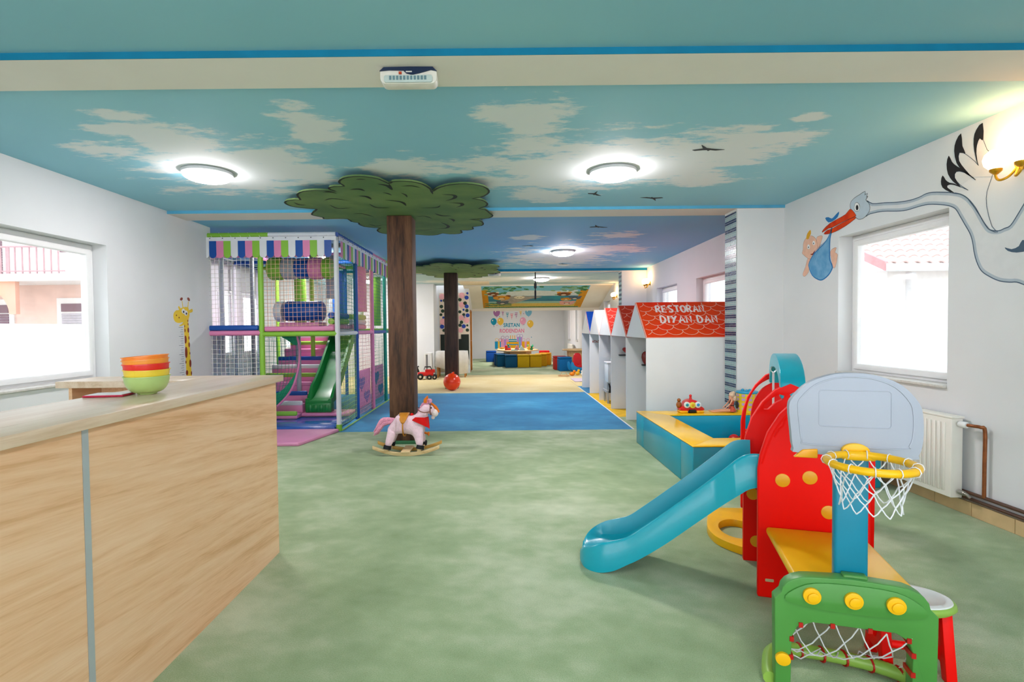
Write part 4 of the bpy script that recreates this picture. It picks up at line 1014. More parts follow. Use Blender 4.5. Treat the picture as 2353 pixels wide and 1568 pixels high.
# platform and ladder between the side panels
MB().box(0.02, 0.48, 0.036, 0.439, 0.555, 0.585, mtx=AM).build('platform', MATS['plastic_turq'], ss, bevel=0.006)
ld = MB().prism([[(0.45, 0.0), (0.50, 0.0), (0.56, 0.55), (0.60, 0.0), (0.68, 0.0), (0.685, 0.62), (0.63, 0.74), (0.52, 0.8), (0.45, 0.8)], slot([(0.60, 0.30), (0.60, 0.48), (0.60, 0.64)], 0.045)], pf(0.476), 0.0, 0.03).build('ladder_side', MATS['plastic_red'], ss, bevel=0.006)
for k in range(3): MB().box(0.38, 0.47, 0.05, 0.435, 0.14 + k * 0.16, 0.165 + k * 0.16, mtx=AM).build('ladder_step', MATS['plastic_yellow'], ss, bevel=0.008)
MB().box(0.44, 0.50, 0.036, 0.439, 0.0, 0.06, mtx=AM).build('foot_bar', MATS['plastic_red'], ss, bevel=0.01)
# slide chute: (along, rim height, bed height, underside)
st = [(0.03, 0.725, 0.575, 0.555), (-0.03, 0.722, 0.56, 0.54), (-0.08, 0.70, 0.53, 0.505), (-0.16, 0.628, 0.465, 0.445), (-0.30, 0.505, 0.35, 0.33), (-0.45, 0.38, 0.235, 0.205), (-0.58, 0.275, 0.145, 0.11), (-0.66, 0.215, 0.098, 0.062), (-0.73, 0.19, 0.078, 0.022), (-0.80, 0.168, 0.072, 0.004), (-0.86, 0.14, 0.07, 0.0), (-0.905, 0.108, 0.068, 0.006), (-0.93, 0.07, 0.055, 0.025)]
hw_ = [0.19] * 10 + [0.17, 0.135, 0.09]
fine = []
for i in range(len(st) - 1):
    g_ = lambda k: tuple(st[max(0, min(len(st) - 1, k))]) + (hw_[max(0, min(len(st) - 1, k))],)
    p0_, p1_, p2_, p3_ = g_(i - 1), g_(i), g_(i + 1), g_(i + 2)
    for k in range(4):
        t = k / 4
        fine.append(tuple(0.5 * (2 * b + (c - a) * t + (2 * a - 5 * b + 4 * c - d) * t * t + (3 * b - a - 3 * c + d) * t ** 3) for a, b, c, d in zip(p0_, p1_, p2_, p3_)))
fine.append(tuple(st[-1]) + (hw_[-1],))
st = fine
vs = []; fs = []; pc_ = 0.238
for i, (a, rz, bz, uz, hw) in enumerate(st):
    uz = max(uz, 0.0)
    ins = 0.026
    ring = [(-hw, uz), (-hw, rz - 0.012), (-hw + 0.010, rz), (-hw + ins - 0.008, rz), (-hw + ins + 0.01, bz + 0.02), (-hw + ins + 0.05, bz), (hw - ins - 0.05, bz), (hw - ins - 0.01, bz + 0.02), (hw - ins + 0.008, rz), (hw - 0.010, rz), (hw, rz - 0.012), (hw, uz)]
    vs += [w3(a, pc_ + p, z) for p, z in ring]
n = 12
for i in range(len(st) - 1):
    for k in range(n):
        l = (k + 1) % n; fs.append((i * n + k, i * n + l, (i + 1) * n + l, (i + 1) * n + k))
fs.append(tuple(range(n))); fs.append(tuple((len(st) - 1) * n + k for k in range(n))[::-1])
ch = MB().add(vs, fs).build('slide_chute', MATS['plastic_turq'], ss, smooth=True, angle=48)
# yellow base plate with round hole under the swing side, swing bar with hooks and ropes
MB().prism([smooth([(0.02, 0.50), (-0.10, 0.60), (-0.15, 0.70), (-0.165, 0.84), (-0.135, 1.06), (-0.10, 1.18), (0.10, 1.24), (0.30, 1.24), (0.31, 0.52), (0.15, 0.48)], 4), ell(0.02, 0.815, 0.115, 0.17, 28)], (AO, AE, AP, AZ), 0.0, 0.05).build('base_plate', MATS['plastic_yellow'], ss, bevel=0.012)
bo = [(0.44 + 0.99 * (1 - math.cos(PI * k / 16)) / 2, 0.97 + 0.235 * math.sin(PI * k / 16) ** 0.7) for k in range(17)]
bi = [(0.935 + 0.40 * math.cos(PI * k / 14), 0.97 + 0.145 * math.sin(PI * k / 14) ** 0.7) for k in range(15)]
sb = MB().prism(bo + bi, (AO + AE * 0.14, AP + AE * 0.13, AZ, AE), 0.0, 0.13).build('swing_beam', MATS['plastic_turq'], ss, bevel=0.01)
for p in (0.75, 1.15):
    MB().tube([w3(0.30 + 0.018 * math.cos(k * 2 * PI / 10), p, 1.085 + 0.022 * math.sin(k * 2 * PI / 10)) for k in range(10)], 0.004, 6, closed=True).build('hook', M('chrome', 'D8DCE0', 0.15, metal=0.9), sb, smooth=True)
    MB().tube([w3(0.30, p, 1.065), w3(0.30, p, 0.36)], 0.008, 6).build('swing_rope', MATS['rope_white'], sb, smooth=True)
MB().box(0.17, 0.43, 0.72, 1.18, 0.32, 0.36, mtx=AM).build('swing_seat', MATS['plastic_yellow'], ss, bevel=0.015)
# yellow table on the near panel
MB().box(0.036, 0.46, -0.575, -0.004, 0.335, 0.372, mtx=AM).build('table_top', MATS['plastic_yellow'], ss, bevel=0.014, bseg=3)

# ------------------------------------------------------------------ green goal with basketball hoop
GO = Vector((1.035, 1.955, 0)); GM = Matrix(((AE.x, AP.x, 0, GO.x), (AE.y, AP.y, 0, GO.y), (0, 0, 1, 0), (0, 0, 0, 1)))
def gw(a, p, z): return GO + AE * a + AP * p + AZ * z
gl = thing('hoop_goal', 'small green goal with basketball backboard on a turquoise pole', 'toy goal', (GO.x, GO.y, 0))
gf = lambda p: (GO + AP * p, AE, AZ, AP)
GW = 0.515
outer = [(0.0, 0.0), (-0.004, 0.36)] + [(0.02 + 0.10 * (1 - math.cos(a)), 0.385 + 0.07 * math.sin(a)) for a in [k * PI / 2 / 5 for k in range(6)]] + [(GW / 2, 0.463)] + [(GW - 0.02 - 0.10 * (1 - math.cos(a)), 0.385 + 0.07 * math.sin(a)) for a in [k * PI / 2 / 5 for k in range(5, -1, -1)]] + [(GW + 0.004, 0.36), (GW, 0.0), (GW - 0.075, 0.0), (GW - 0.072, 0.22), (GW - 0.085, 0.262), (GW - 0.125, 0.285), (0.125, 0.285), (0.075, 0.262), (0.055, 0.22), (0.052, 0.0)]
gfr = MB().prism(outer, gf(0.0), 0.0, 0.055).build('goal_frame', MATS['plastic_green'], gl, bevel=0.014, bseg=3)
# raised header panel with yellow knobs
MB().prism(smooth([(0.03, 0.365), (0.06, 0.405), (0.13, 0.437), (GW / 2, 0.444), (GW - 0.13, 0.437), (GW - 0.06, 0.405), (GW - 0.03, 0.365), (GW - 0.10, 0.345), (GW / 2, 0.34), (0.10, 0.345)], 3), gf(-0.008), 0, 0.01).build('header_panel', MATS['plastic_green'], gfr, bevel=0.004)
for a in (0.118, 0.253, 0.385):
    kb = MB().prism(ell(a, 0.392, 0.030, 0.030, 24), gf(-0.020), 0, 0.013).build('yellow_knob', MATS['plastic_yellow'], gfr, bevel=0.003)
    MB().prism(ell(a + 0.003, 0.389, 0.020, 0.017, 16, 0.6), gf(-0.026), 0, 0.007).build('knob_face', MATS['plastic_yellow'], kb, bevel=0.002)
MB().prism(ell(0.024, 0.135, 0.026, 0.024, 20), gf(-0.014), 0, 0.015).build('yellow_knob', MATS['plastic_yellow'], gfr, bevel=0.003)
# rear floor bar and side bars
rb = MB().tube([gw(*p) for p in smooth([(-0.012, 0.03, 0.03), (-0.005, 0.10, 0.032), (0.03, 0.21, 0.034), (0.11, 0.245, 0.034), (0.32, 0.235, 0.034), (0.46, 0.19, 0.034), (0.515, 0.12, 0.032), (0.52, 0.04, 0.03)], 5, False)], 0.026, 10).build('floor_bar', MATS['plastic_green_light'], gl, smooth=True)
for (a, p) in ((0.06, 0.228), (0.14, 0.245), (0.22, 0.24), (0.30, 0.236), (0.385, 0.22), (0.47, 0.18)):
    MB().torus(tuple(gw(a, p, 0.034)), 0.0275, 0.005, 12, 5, axis='X').build('red_clip', MATS['plastic_dred'], rb)
for (a, z) in ((0.085, 0.268), (0.19, 0.2795), (0.31, 0.2795), (0.43, 0.262), (0.0545, 0.21), (0.053, 0.14), (0.444, 0.21), (0.4425, 0.14)):
    MB().box(a - 0.007, a + 0.007, -0.004, 0.06, z - 0.006, z + 0.012, mtx=GM).build('red_clip', MATS['plastic_dred'], gfr)
nb_ = MB()
rows = 4
grid = []
for r_ in range(rows + 1):
    f_ = r_ / rows; n_ = 6 if r_ % 2 == 0 else 5; row = []
    for c in range(n_):
        u = (c + (0 if n_ == 6 else 0.5)) / 5
        a = 0.06 + u * 0.38; p = 0.03 + 0.205 * f_ + 0.03 * math.sin(u * 5 + r_); z = 0.275 * (1 - f_) + 0.055 * f_ - 0.05 * math.sin(PI * f_)
        row.append(gw(a, p, max(z, 0.03)))
    grid.append(row)
for r_ in range(rows):
    A_, B_ = grid[r_], grid[r_ + 1]
    for i, q in enumerate(A_):
        for j in ((i - 1, i) if len(A_) == 6 else (i, i + 1)):
            if 0 <= j < len(B_): nb_.tube([q, (q + B_[j]) / 2 - AZ * 0.008, B_[j]], 0.0026, 5)
nb_.tube([gw(0.054, 0.03, 0.21), gw(0.07, 0.14, 0.09), gw(0.06, 0.228, 0.06)], 0.0024, 5).tube([gw(0.443, 0.03, 0.21), gw(0.46, 0.12, 0.1), gw(0.47, 0.18, 0.06)], 0.0024, 5).tube([gw(0.053, 0.03, 0.14), gw(0.12, 0.14, 0.06), gw(0.22, 0.24, 0.06)], 0.0024, 5)
stuff(nb_.build('goal_net', MATS['rope_white'], gl, smooth=True))
# pole, backboard, rim, net
po = MB().box(0.212, 0.324, 0.058, 0.10, 0.30, 0.95, mtx=GM).build('pole', MATS['plastic_blue'], gl, bevel=0.01)
MB().box(0.23, 0.31, 0.02, 0.058, 0.38, 0.47, mtx=GM).build('pole_bracket', MATS['plastic_green'], gl, bevel=0.006)
bc = 0.262
def board(k):
    k *= 0.885
    return [(bc - 0.225 * k, 0.93 + 0.02 * (1 - k)), (bc - 0.235 * k, 1.0), (bc - 0.243 * k, 1.09), (bc - 0.225 * k, 1.128), (bc - 0.165 * k, 1.185 - 0.02 * (1 - k)), (bc - 0.08 * k, 1.222 - 0.08 * (1 - k)), (bc + 0.0, 1.23 - 0.1 * (1 - k)), (bc + 0.08 * k, 1.22 - 0.08 * (1 - k)), (bc + 0.165 * k, 1.18 - 0.02 * (1 - k)), (bc + 0.225 * k, 1.115), (bc + 0.24 * k, 1.06), (bc + 0.24 * k, 0.98), (bc + 0.225 * k, 0.925 + 0.02 * (1 - k)), (bc + 0.19 * k, 0.905 + 0.05 * (1 - k)), (bc - 0.19 * k, 0.91 + 0.05 * (1 - k))]
bb = MB().prism(smooth(board(1.0), 3), gf(0.02), 0.0, 0.034).build('backboard', MATS['plastic_grey'], gl, bevel=0.008)
rim_in = [(bc + (p[0] - bc) * 0.86, 1.06 + (p[1] - 1.06) * 0.84 + 0.012) for p in smooth(board(1.0), 3)]
MB().tube([GO + AP * 0.0205 + AE * p[0] + AZ * p[1] for p in rim_in], 0.0035, 5, closed=True).tube([GO + AP * 0.0205 + AE * p[0] + AZ * p[1] for p in rrect(bc - 0.115, bc + 0.115, 1.02, 1.155, 0.012)], 0.0025, 5, closed=True).build('embossed_lines', MATS['plastic_grey'], bb, smooth=True)
rc = gw(bc + 0.0, -0.130, 0.925)
rm = MB().torus(tuple(rc), 0.127, 0.0135, 48, 10).build('rim', MATS['plastic_yellow'], gl, smooth=True)
MB().box(bc - 0.05, bc + 0.06, -0.02, 0.02, 0.905, 0.935, mtx=GM).build('rim_bracket', MATS['plastic_yellow'], rm, bevel=0.01)
MB().prism(ell(bc, 0.935, 0.045, 0.028, 20), gf(0.004), 0, 0.016).build('rim_boss', MATS['plastic_yellow'], rm, bevel=0.004)
MB().prism([(bc - 0.2, 0.90), (bc - 0.12, 0.90), (bc - 0.12, 0.935), (bc - 0.17, 0.93)], gf(0.012), 0, 0.02).build('hinge_tab', MATS['plastic_orange'], rm, bevel=0.004)
hn = MB(); NN = 12
lev = [(0.124, 0.0), (0.112, -0.045), (0.096, -0.085), (0.086, -0.125), (0.090, -0.155)]
def hp(i, k): R_, dz = lev[i]; a = 2 * PI * k / NN; return rc + Vector((R_ * math.cos(a), R_ * math.sin(a), dz + 0.006 * math.sin(3 * k + i)))
for i in range(4):
    for k in range(NN):
        o_ = 0.5 * (i % 2)
        p0 = hp(i, k + o_); 
        for sgn in (0.5, -0.5): hn.tube([p0, (p0 + hp(i + 1, k + o_ + sgn)) / 2 + Vector((0, 0, -0.004)), hp(i + 1, k + o_ + sgn)], 0.0022, 5)
for k in range(NN): 
    a = 2 * PI * k / NN
    hn.tube([rc + Vector(((0.127 + 0.0165 * math.cos(q)) * math.cos(a), (0.127 + 0.0165 * math.cos(q)) * math.sin(a), 0.0165 * math.sin(q))) for q in [j * 2 * PI / 8 for j in range(8)]], 0.002, 4, closed=True)
stuff(hn.build('hoop_net', MATS['rope_white'], gl, smooth=True))

# ------------------------------------------------------------------ small stool by the goal
so = thing('toddler_stool', 'small stool with white and green round seat on red legs', 'stool', (1.655, 2.10, 0), rz=-0.28, world=False)
MB().lathe([(0.001, 0.255), (0.145, 0.255), (0.158, 0.268), (0.155, 0.282), (0.145, 0.287)], seg=40, sy=0.72).build('seat_rim', MATS['plastic_green_light'], so, smooth=True)
se = MB().lathe([(0.146, 0.284), (0.142, 0.292), (0.120, 0.294), (0.115, 0.290), (0.001, 0.290)], seg=40, sy=0.72).build('seat_top', MATS['plastic_white'], so, smooth=True)
MB().box(-0.03, 0.02, -0.012, 0.012, 0.2895, 0.292).build('seat_slot', M('slot_pink', 'D8A0A0', 0.5), se, bevel=0.001, bseg=1)
for s_ in (-1, 1):
    fr_ = ((s_ * 0.105, 0, 0), (0, 1, 0), (-s_ * 0.0, 0, 1), (1, 0, 0))
    lg = MB().prism([[(-0.10, 0.0), (-0.055, 0.255), (0.055, 0.255), (0.10, 0.0), (0.06, 0.0), (0.045, 0.06), (-0.045, 0.06), (-0.06, 0.0)], ell(0, 0.15, 0.032, 0.045, 18)], fr_, -0.018, 0.018).build('leg_panel', MATS['plastic_red'], so, bevel=0.006)
MB().tube([(-0.09, 0, 0.08), (0.09, 0, 0.08)], 0.016, 10).build('stretcher', MATS['plastic_red'], so, smooth=True)
# ------------------------------------------------------------------ soft play frame with nets
C4 = {'white': 'E6E9EE', 'green': '8CC63F', 'blue': '0A50A8', 'pink': 'E58BB8', 'teal': '109A88', 'grey': 'A9B0B8', 'lime': 'A8CF4A'}
def PM(c): return M('pad_' + c, C4[c], 0.38, 0.45, 0.03, 6)
M('net_white', 'E6E6E0', 0.8); M('net_peach', 'E9B79A', 0.8); M('net_dark', '4A6A74', 0.8); M('net_teal', '12806E', 0.8); M('net_lime', '9CC86A', 0.8); M('net_pink', 'E2A2B4', 0.8)
pf_ = thing('soft_play_frame', 'two storey soft play frame with nets, striped valance and green slide', 'play frame', (-3.3, 8.6, 0))
PX = [-2.22, -3.25, -4.28, -5.10]; PY = [7.12, 8.05, 9.05, 10.05, 11.0]
cols = {(0, 0): 'white', (1, 0): 'green', (2, 0): 'grey', (0, 1): 'blue', (0, 2): 'pink', (0, 3): 'teal', (1, 1): 'blue', (2, 1): 'white', (1, 2): 'lime', (2, 2): 'grey', (1, 3): 'grey', (2, 3): 'green', (3, 0): 'white', (3, 1): 'grey', (3, 2): 'blue', (3, 3): 'white', (0, 4): 'green', (1, 4): 'blue', (2, 4): 'grey', (3, 4): 'white'}
ZTOP = 2.68
for (i, j), c in cols.items():
    if (i, j) in ((1, 1),): continue
    r_ = 0.034 if i == 0 else 0.036
    MB().tube([(PX[i], PY[j], 0.0), (PX[i], PY[j], ZTOP - 0.036)], r_, 12).build('post', PM(c), pf_, smooth=True)
MB().tube([(PX[0], PY[0], 0.0), (PX[0], PY[0], 0.09)], 0.040, 12).build('post_foot', PM('green'), pf_, smooth=True)
def bar_(a, b, c, r_=0.036, name='top_tube'):
    return MB().tube([a, b], r_, 12).build(name, PM(c), pf_, smooth=True)
bar_((PX[0], PY[0], ZTOP), (PX[1] + 0.12, PY[0], ZTOP), 'white'); bar_((PX[1] + 0.12, PY[0], ZTOP), (PX[3], PY[0], ZTOP), 'green')
for j, c in enumerate(('blue', 'blue', 'pink', 'lime')): bar_((PX[0], PY[j], ZTOP), (PX[0], PY[j + 1], ZTOP), c)
for j in range(1, 5): bar_((PX[0], PY[j], ZTOP), (PX[3], PY[j], ZTOP), ('grey', 'pink', 'blue', 'green')[j - 1])
for i in (1, 2, 3): 
    for j in range(4): bar_((PX[i], PY[j], ZTOP), (PX[i], PY[j + 1], ZTOP), ('pink', 'grey', 'blue', 'green')[(i + j) % 4], 0.03)
# mid level tubes and padded edges
ZM = 1.335
bar_((PX[0], PY[0], ZM), (PX[1], PY[0], ZM), 'green', 0.034, 'mid_tube'); bar_((PX[1], PY[0], ZM + 0.02), (PX[3], PY[0], ZM + 0.02), 'pink', 0.034, 'mid_tube')
for j in range(4): bar_((PX[0], PY[j], ZM), (PX[0], PY[j + 1], ZM), ('white', 'pink', 'blue', 'teal')[j], 0.03, 'mid_tube')
for j in (1, 2, 3): bar_((PX[0], PY[j], ZM - 0.0), (PX[3], PY[j], ZM), ('pink', 'blue', 'pink')[j - 1], 0.03, 'mid_tube')
def pad(x0, x1, y0, y1, z0, z1, c, name='pad', bv=0.02, par=None):
    return MB().box(x0, x1, y0, y1, z0, z1).build(name, PM(c), par or pf_, bevel=bv)
pad(PX[1] + 0.04, PX[0] - 0.04, PY[0] - 0.03, PY[0] + 0.05, ZM + 0.036, ZM + 0.105, 'pink', 'edge_pad')
pad(PX[2], PX[1] - 0.04, PY[0] - 0.03, PY[0] + 0.05, ZM + 0.056, ZM + 0.125, 'blue', 'edge_pad')
pad(PX[1] + 0.04, PX[0] - 0.05, PY[0] + 0.05, PY[1] - 0.04, ZM, ZM + 0.06, 'grey', 'platform')
pad(PX[3], PX[1] - 0.04, PY[0] + 0.05, PY[1] - 0.04, ZM + 0.02, ZM + 0.08, 'blue', 'platform')
pad(PX[1] + 0.04, PX[0] - 0.05, PY[2] + 0.05, PY[4] - 0.05, ZM, ZM + 0.06, 'green', 'platform')
pad(PX[3], PX[2] - 0.05, PY[1] + 0.04, PY[4] - 0.05, ZM, ZM + 0.06, 'pink', 'platform')
# padded rolls on the side edge of the upper level
for j, (c1, c2, c3) in enumerate((('pink', 'green', 'blue'), ('pink', 'white', 'lime'))):
    for k, c in enumerate((c1, c2, c3)):
        MB().tube([(PX[0] - 0.12, PY[j] + 0.10, ZM + 0.09 + k * 0.08), (PX[0] - 0.12, PY[j + 1] - 0.08, ZM + 0.09 + k * 0.08)], 0.042, 12).build('padded_roll', PM(c), pf_, smooth=True)
# striped valance
hb = MB().box(PX[3], PX[0] + 0.02, PY[0] - 0.052, PY[0] - 0.047, 2.595, 2.648).build('valance_band', PM('white'), pf_)
hb2 = MB().box(PX[0] + 0.047, PX[0] + 0.052, PY[0] - 0.02, PY[4], 2.595, 2.648).build('valance_band', PM('white'), pf_)
SCAL = [(0.0, 0.0), (0.0, -0.185)] + [(0.0475 - 0.0475 * math.cos(PI * k / 6), -0.185 - 0.045 * math.sin(PI * k / 6)) for k in range(1, 6)] + [(0.095, -0.185), (0.095, 0.0)]
sc_me = {}
for n_, (fr_, key) in enumerate(((((0, 0, 0), (-1, 0, 0), (0, 0, 1), (0, -1, 0)), 'f'), (((0, 0, 0), (0, 1, 0), (0, 0, 1), (1, 0, 0)), 's'))):
    for c in ('blue', 'white', 'green', 'pink'):
        o = MB().prism(SCAL, fr_, 0, 0.004).build('valance_flap', PM(c), hb if key == 'f' else hb2); sc_me[key, c] = o
cyc = ['blue', 'white', 'green', 'pink']; used = set()
def flap(key, c, loc):
    o = sc_me[key, c]
    if (key, c) in used:
        o = o.copy(); COL.objects.link(o)
    used.add((key, c)); o.location = loc
for k in range(19): flap('f', cyc[k % 4], (PX[0] - 0.045 - k * 0.097, PY[0] - 0.049, 2.597))
cyc2 = ['pink', 'green', 'white', 'blue']
for k in range(39): flap('s', cyc2[k % 4], (PX[0] + 0.049, PY[0] + 0.045 + k * 0.0985, 2.597))
mb = MB()
for k in range(11): mb.ball((PX[0] - 0.15 - k * 0.17, PY[0] - 0.053, 2.633), 0.008, 8)
for k in range(16): mb.ball((PX[0] + 0.053, PY[0] + 0.15 + k * 0.24, 2.633), 0.008, 8)
stuff(mb.build('valance_studs', M('stud', '5A6068', 0.4), pf_))
# nets
def net(p0, pu, pv, nu, nv, mat, r_=0.0028, sag=0.01, name='net_panel'):
    O = Vector(p0); U_ = Vector(pu); V_ = Vector(pv); N_ = U_.cross(V_).normalized(); mb = MB()
    def at(u, v): return O + U_ * u + V_ * v + N_ * (sag * math.sin(PI * u) * math.sin(PI * v)) + V_.normalized() * (sag * 0.6 * math.sin(u * 9 + v * 7))
    for i in range(nu + 1):
        mb.tube([at(i / nu, k / 4) for k in range(5)], r_, 3, cap=False)
    for k in range(nv + 1):
        mb.tube([at(i / 4, k / nv) for i in range(5)], r_, 3, cap=False)
    return stuff(mb.build(name, MATS[mat], pf_, recalc=False))
zl, zu = 0.05, 2.40
net((PX[1] + 0.03, PY[0], ZM + 0.06), (PX[0] - PX[1] - 0.06, 0, 0), (0, 0, zu - ZM - 0.06), 17, 17, 'net_peach')
net((PX[2], PY[0], ZM + 0.06), (PX[1] - PX[2] - 0.03, 0, 0), (0, 0, zu - ZM - 0.06), 17, 17, 'net_white')
net((PX[2], PY[0], 0.05), (PX[1] - PX[2] - 0.03, 0, 0), (0, 0, ZM - 0.06), 17, 20, 'net_white')
for j, (a, b_) in enumerate((('net_teal', 'net_lime'), ('net_peach', 'net_pink'), ('net_teal', 'net_teal'))):
    net((PX[0], PY[j] + 0.04, ZM + 0.06), (0, PY[j + 1] - PY[j] - 0.08, 0), (0, 0, zu - ZM - 0.06), 17, 18, a)
    net((PX[0], PY[j] + 0.04, 0.05), (0, PY[j + 1] - PY[j] - 0.08, 0), (0, 0, ZM - 0.08), 17, 20, b_)
net((PX[3], PY[4], 0.05), (PX[0] - PX[3], 0, 0), (0, 0, zu), 42, 34, 'net_dark', 0.0022)
net((PX[2], PY[1], 0.05), (0, PY[4] - PY[1], 0), (0, 0, ZM), 42, 20, 'net_teal', 0.0022)
net((PX[1], PY[2], ZM + 0.1), (0, PY[4] - PY[2], 0), (0, 0, 1.0), 26, 15, 'net_dark', 0.0022)
# lashing cord around the top tubes
mb = MB()
for k in range(14):
    x = PX[0] - 0.1 - k * 0.13
    mb.tube([(x, PY[0] - 0.038, ZTOP - 0.03), (x - 0.05, PY[0] - 0.02, ZTOP + 0.036)], 0.003, 4)
for k in range(30):
    y = PY[0] + 0.1 + k * 0.125
    mb.tube([(PX[0] + 0.038, y, ZTOP - 0.03), (PX[0] + 0.02, y + 0.05, ZTOP + 0.036)], 0.003, 4)
stuff(mb.build('lashing_cord', MATS['net_white'], pf_))
stuff(MB().tube([(PX[0] + 0.045, PY[0], 0.012), (PX[0] + 0.045, PY[4], 0.012)], 0.011, 6).build('floor_cord', MATS['net_lime'], pf_))
# green slide coming down inside towards the front
M('slide_green', '0E8238', 0.3, 0.5, 0.04, 4, coat=0.15)
X0, X1 = -3.00, -2.60
prof = [(7.98, 0.30), (8.06, 0.30), (8.20, 0.335), (8.40, 0.45), (8.65, 0.65), (8.95, 0.92), (9.20, 1.15), (9.35, 1.25), (9.6, 1.27)]
vs = []; fs = []
for (y, z) in prof:
    zr = z + (0.03 if y < 8.1 else 0.17)
    vs += [(X0, y, z - 0.05), (X0, y, zr), (X0 + 0.035, y, zr), (X0 + 0.06, y, z), (X1 - 0.06, y, z), (X1 - 0.035, y, zr), (X1, y, zr), (X1, y, z - 0.05)]
for i in range(len(prof) - 1):
    for k in range(8):
        l = (k + 1) % 8; fs.append((i * 8 + k, i * 8 + l, (i + 1) * 8 + l, (i + 1) * 8 + k))
fs.append(tuple(range(8))); fs.append(tuple((len(prof) - 1) * 8 + k for k in range(8))[::-1])
sl_ = MB().add(vs, fs).build('slide', MATS['slide_green'], pf_, smooth=True)
fb = MB().box(X0, X1, 7.96, 8.12, 0.12, 0.27).build('slide_foot', MATS['slide_green'], sl_, bevel=0.015)
for k in range(4): MB().box(X0 + 0.05 + k * 0.085, X0 + 0.10 + k * 0.085, 7.95, 7.962, 0.14, 0.24).build('foot_rib', MATS['slide_green'], sl_, bevel=0.004, bseg=1)
pad(X0 - 0.08, X1 + 0.3, 7.90, 8.3, 0.065, 0.118, 'pink', 'landing_pad')
# padded stairs
sc_cols = ['green', 'white', 'blue', 'pink', 'green', 'white', 'blue', 'pink', 'green', 'white']
for k in range(10):
    y = 7.72 + k * 0.21; z = 0.065 + k * 0.125
    c = sc_cols[k]
    stp = pad(-3.95 + 0.02 * k, X0 - 0.03, y, y + 0.21, max(0.066, z - 0.075), z + 0.07, 'pink', 'stair_tread', 0.012)
    pad(-3.95 + 0.02 * k, X0 - 0.03, y - 0.012, y + 0.035, z + 0.045, z + 0.115, c, 'tread_nose', 0.02, stp)
# green net curtain beside the stairs with a pink padded edge
edge = smooth([(-2.95, 1.30), (-2.92, 1.10), (-2.94, 0.85), (-3.01, 0.60), (-3.12, 0.42), (-3.26, 0.28)], 3, False)
YC = 7.58
MB().tube([(x, YC, z) for x, z in edge], 0.016, 8).build('curtain_edge', PM('pink'), pf_, smooth=True)
mb = MB()
for k, (x, z) in enumerate(edge): mb.tube([(x, YC, z), ((x - 3.42) / 2, YC + 0.05, z - 0.03), (-3.42, YC, z - 0.02)], 0.003, 3, cap=False)
for q in range(9):
    f_ = q / 9
    mb.tube([(x + (-3.42 - x) * f_, YC + 0.05 * math.sin(PI * f_), z - 0.03 * math.sin(PI * f_)) for x, z in edge[::2]], 0.003, 3, cap=False)
stuff(mb.build('curtain_net', MATS['net_teal'], pf_, recalc=False))
M('curtain_green', '2FA87A', 0.6, 0.3, 0.05, 5)
MB().prism(smooth([(-2.97, 0.80), (-3.03, 0.58), (-3.13, 0.42), (-3.27, 0.28), (-3.42, 0.26), (-3.42, 0.42), (-3.25, 0.48), (-3.12, 0.60)], 3), ((0, YC + 0.06, 0), (1, 0, 0), (0, 0, 1), (0, 1, 0)), 0, 0.008).build('green_sheet', MATS['curtain_green'], pf_)
MB().prism(smooth([(-2.95, 1.30), (-2.99, 1.16), (-3.12, 1.24), (-3.2, 1.30)], 3), ((0, YC + 0.06, 0), (1, 0, 0), (0, 0, 1), (0, 1, 0)), 0, 0.008).build('green_sheet', MATS['curtain_green'], pf_)
MB().tube([(-3.22, 8.32, 0.066), (-3.22, 8.32, ZM)], 0.036, 12).build('post', PM('grey'), pf_, smooth=True)
# coloured punch roll and cylinders on the upper level
seq = [('green', 0.0, 0.20, 0.17), ('grey', 0.20, 0.40, 0.16), ('blue', 0.40, 0.60, 0.155), ('pink', 0.60, 0.80, 0.165), ('green', 0.80, 0.92, 0.16)]
for (c, a, b_, r_) in seq:
    MB().lathe([(0.02, a), (r_ - 0.02, a), (r_, a + 0.03), (r_, b_ - 0.03), (r_ - 0.02, b_), (0.02, b_)], (-3.42, 7.8, 2.30), 20, axis='X').build('roll_segment', PM(c), pf_, smooth=True)
MB().lathe([(0.02, 0), (0.13, 0), (0.15, 0.02), (0.15, 0.52), (0.13, 0.54), (0.02, 0.54)], (-3.15, 7.72, 1.66), 24, axis='X').build('roller', PM('blue'), pf_, smooth=True)
MB().lathe([(0.02, 0), (0.13, 0), (0.15, 0.02), (0.15, 0.12), (0.02, 0.13)], (-3.30, 7.72, 1.66), 24, axis='X').build('roller_end', PM('white'), pf_, smooth=True)
pad(-3.2, -2.62, 7.55, 7.90, 1.40, 1.50, 'pink', 'roller_base')
for (x, y, c, z0, z1) in ((-2.75, 8.6, 'grey', 1.9, 2.6), (-2.5, 9.4, 'pink', 1.7, 2.5), (-3.0, 9.7, 'blue', 1.5, 2.45), (-3.55, 9.3, 'green', 1.5, 2.5), (-2.45, 10.3, 'green', 1.45, 2.4), (-2.85, 10.5, 'white', 1.5, 2.4)):
    MB().tube([(x, y, z0), (x, y, z1)], [0.10, 0.10], 16).build('punch_bag', PM(c), pf_, smooth=True)
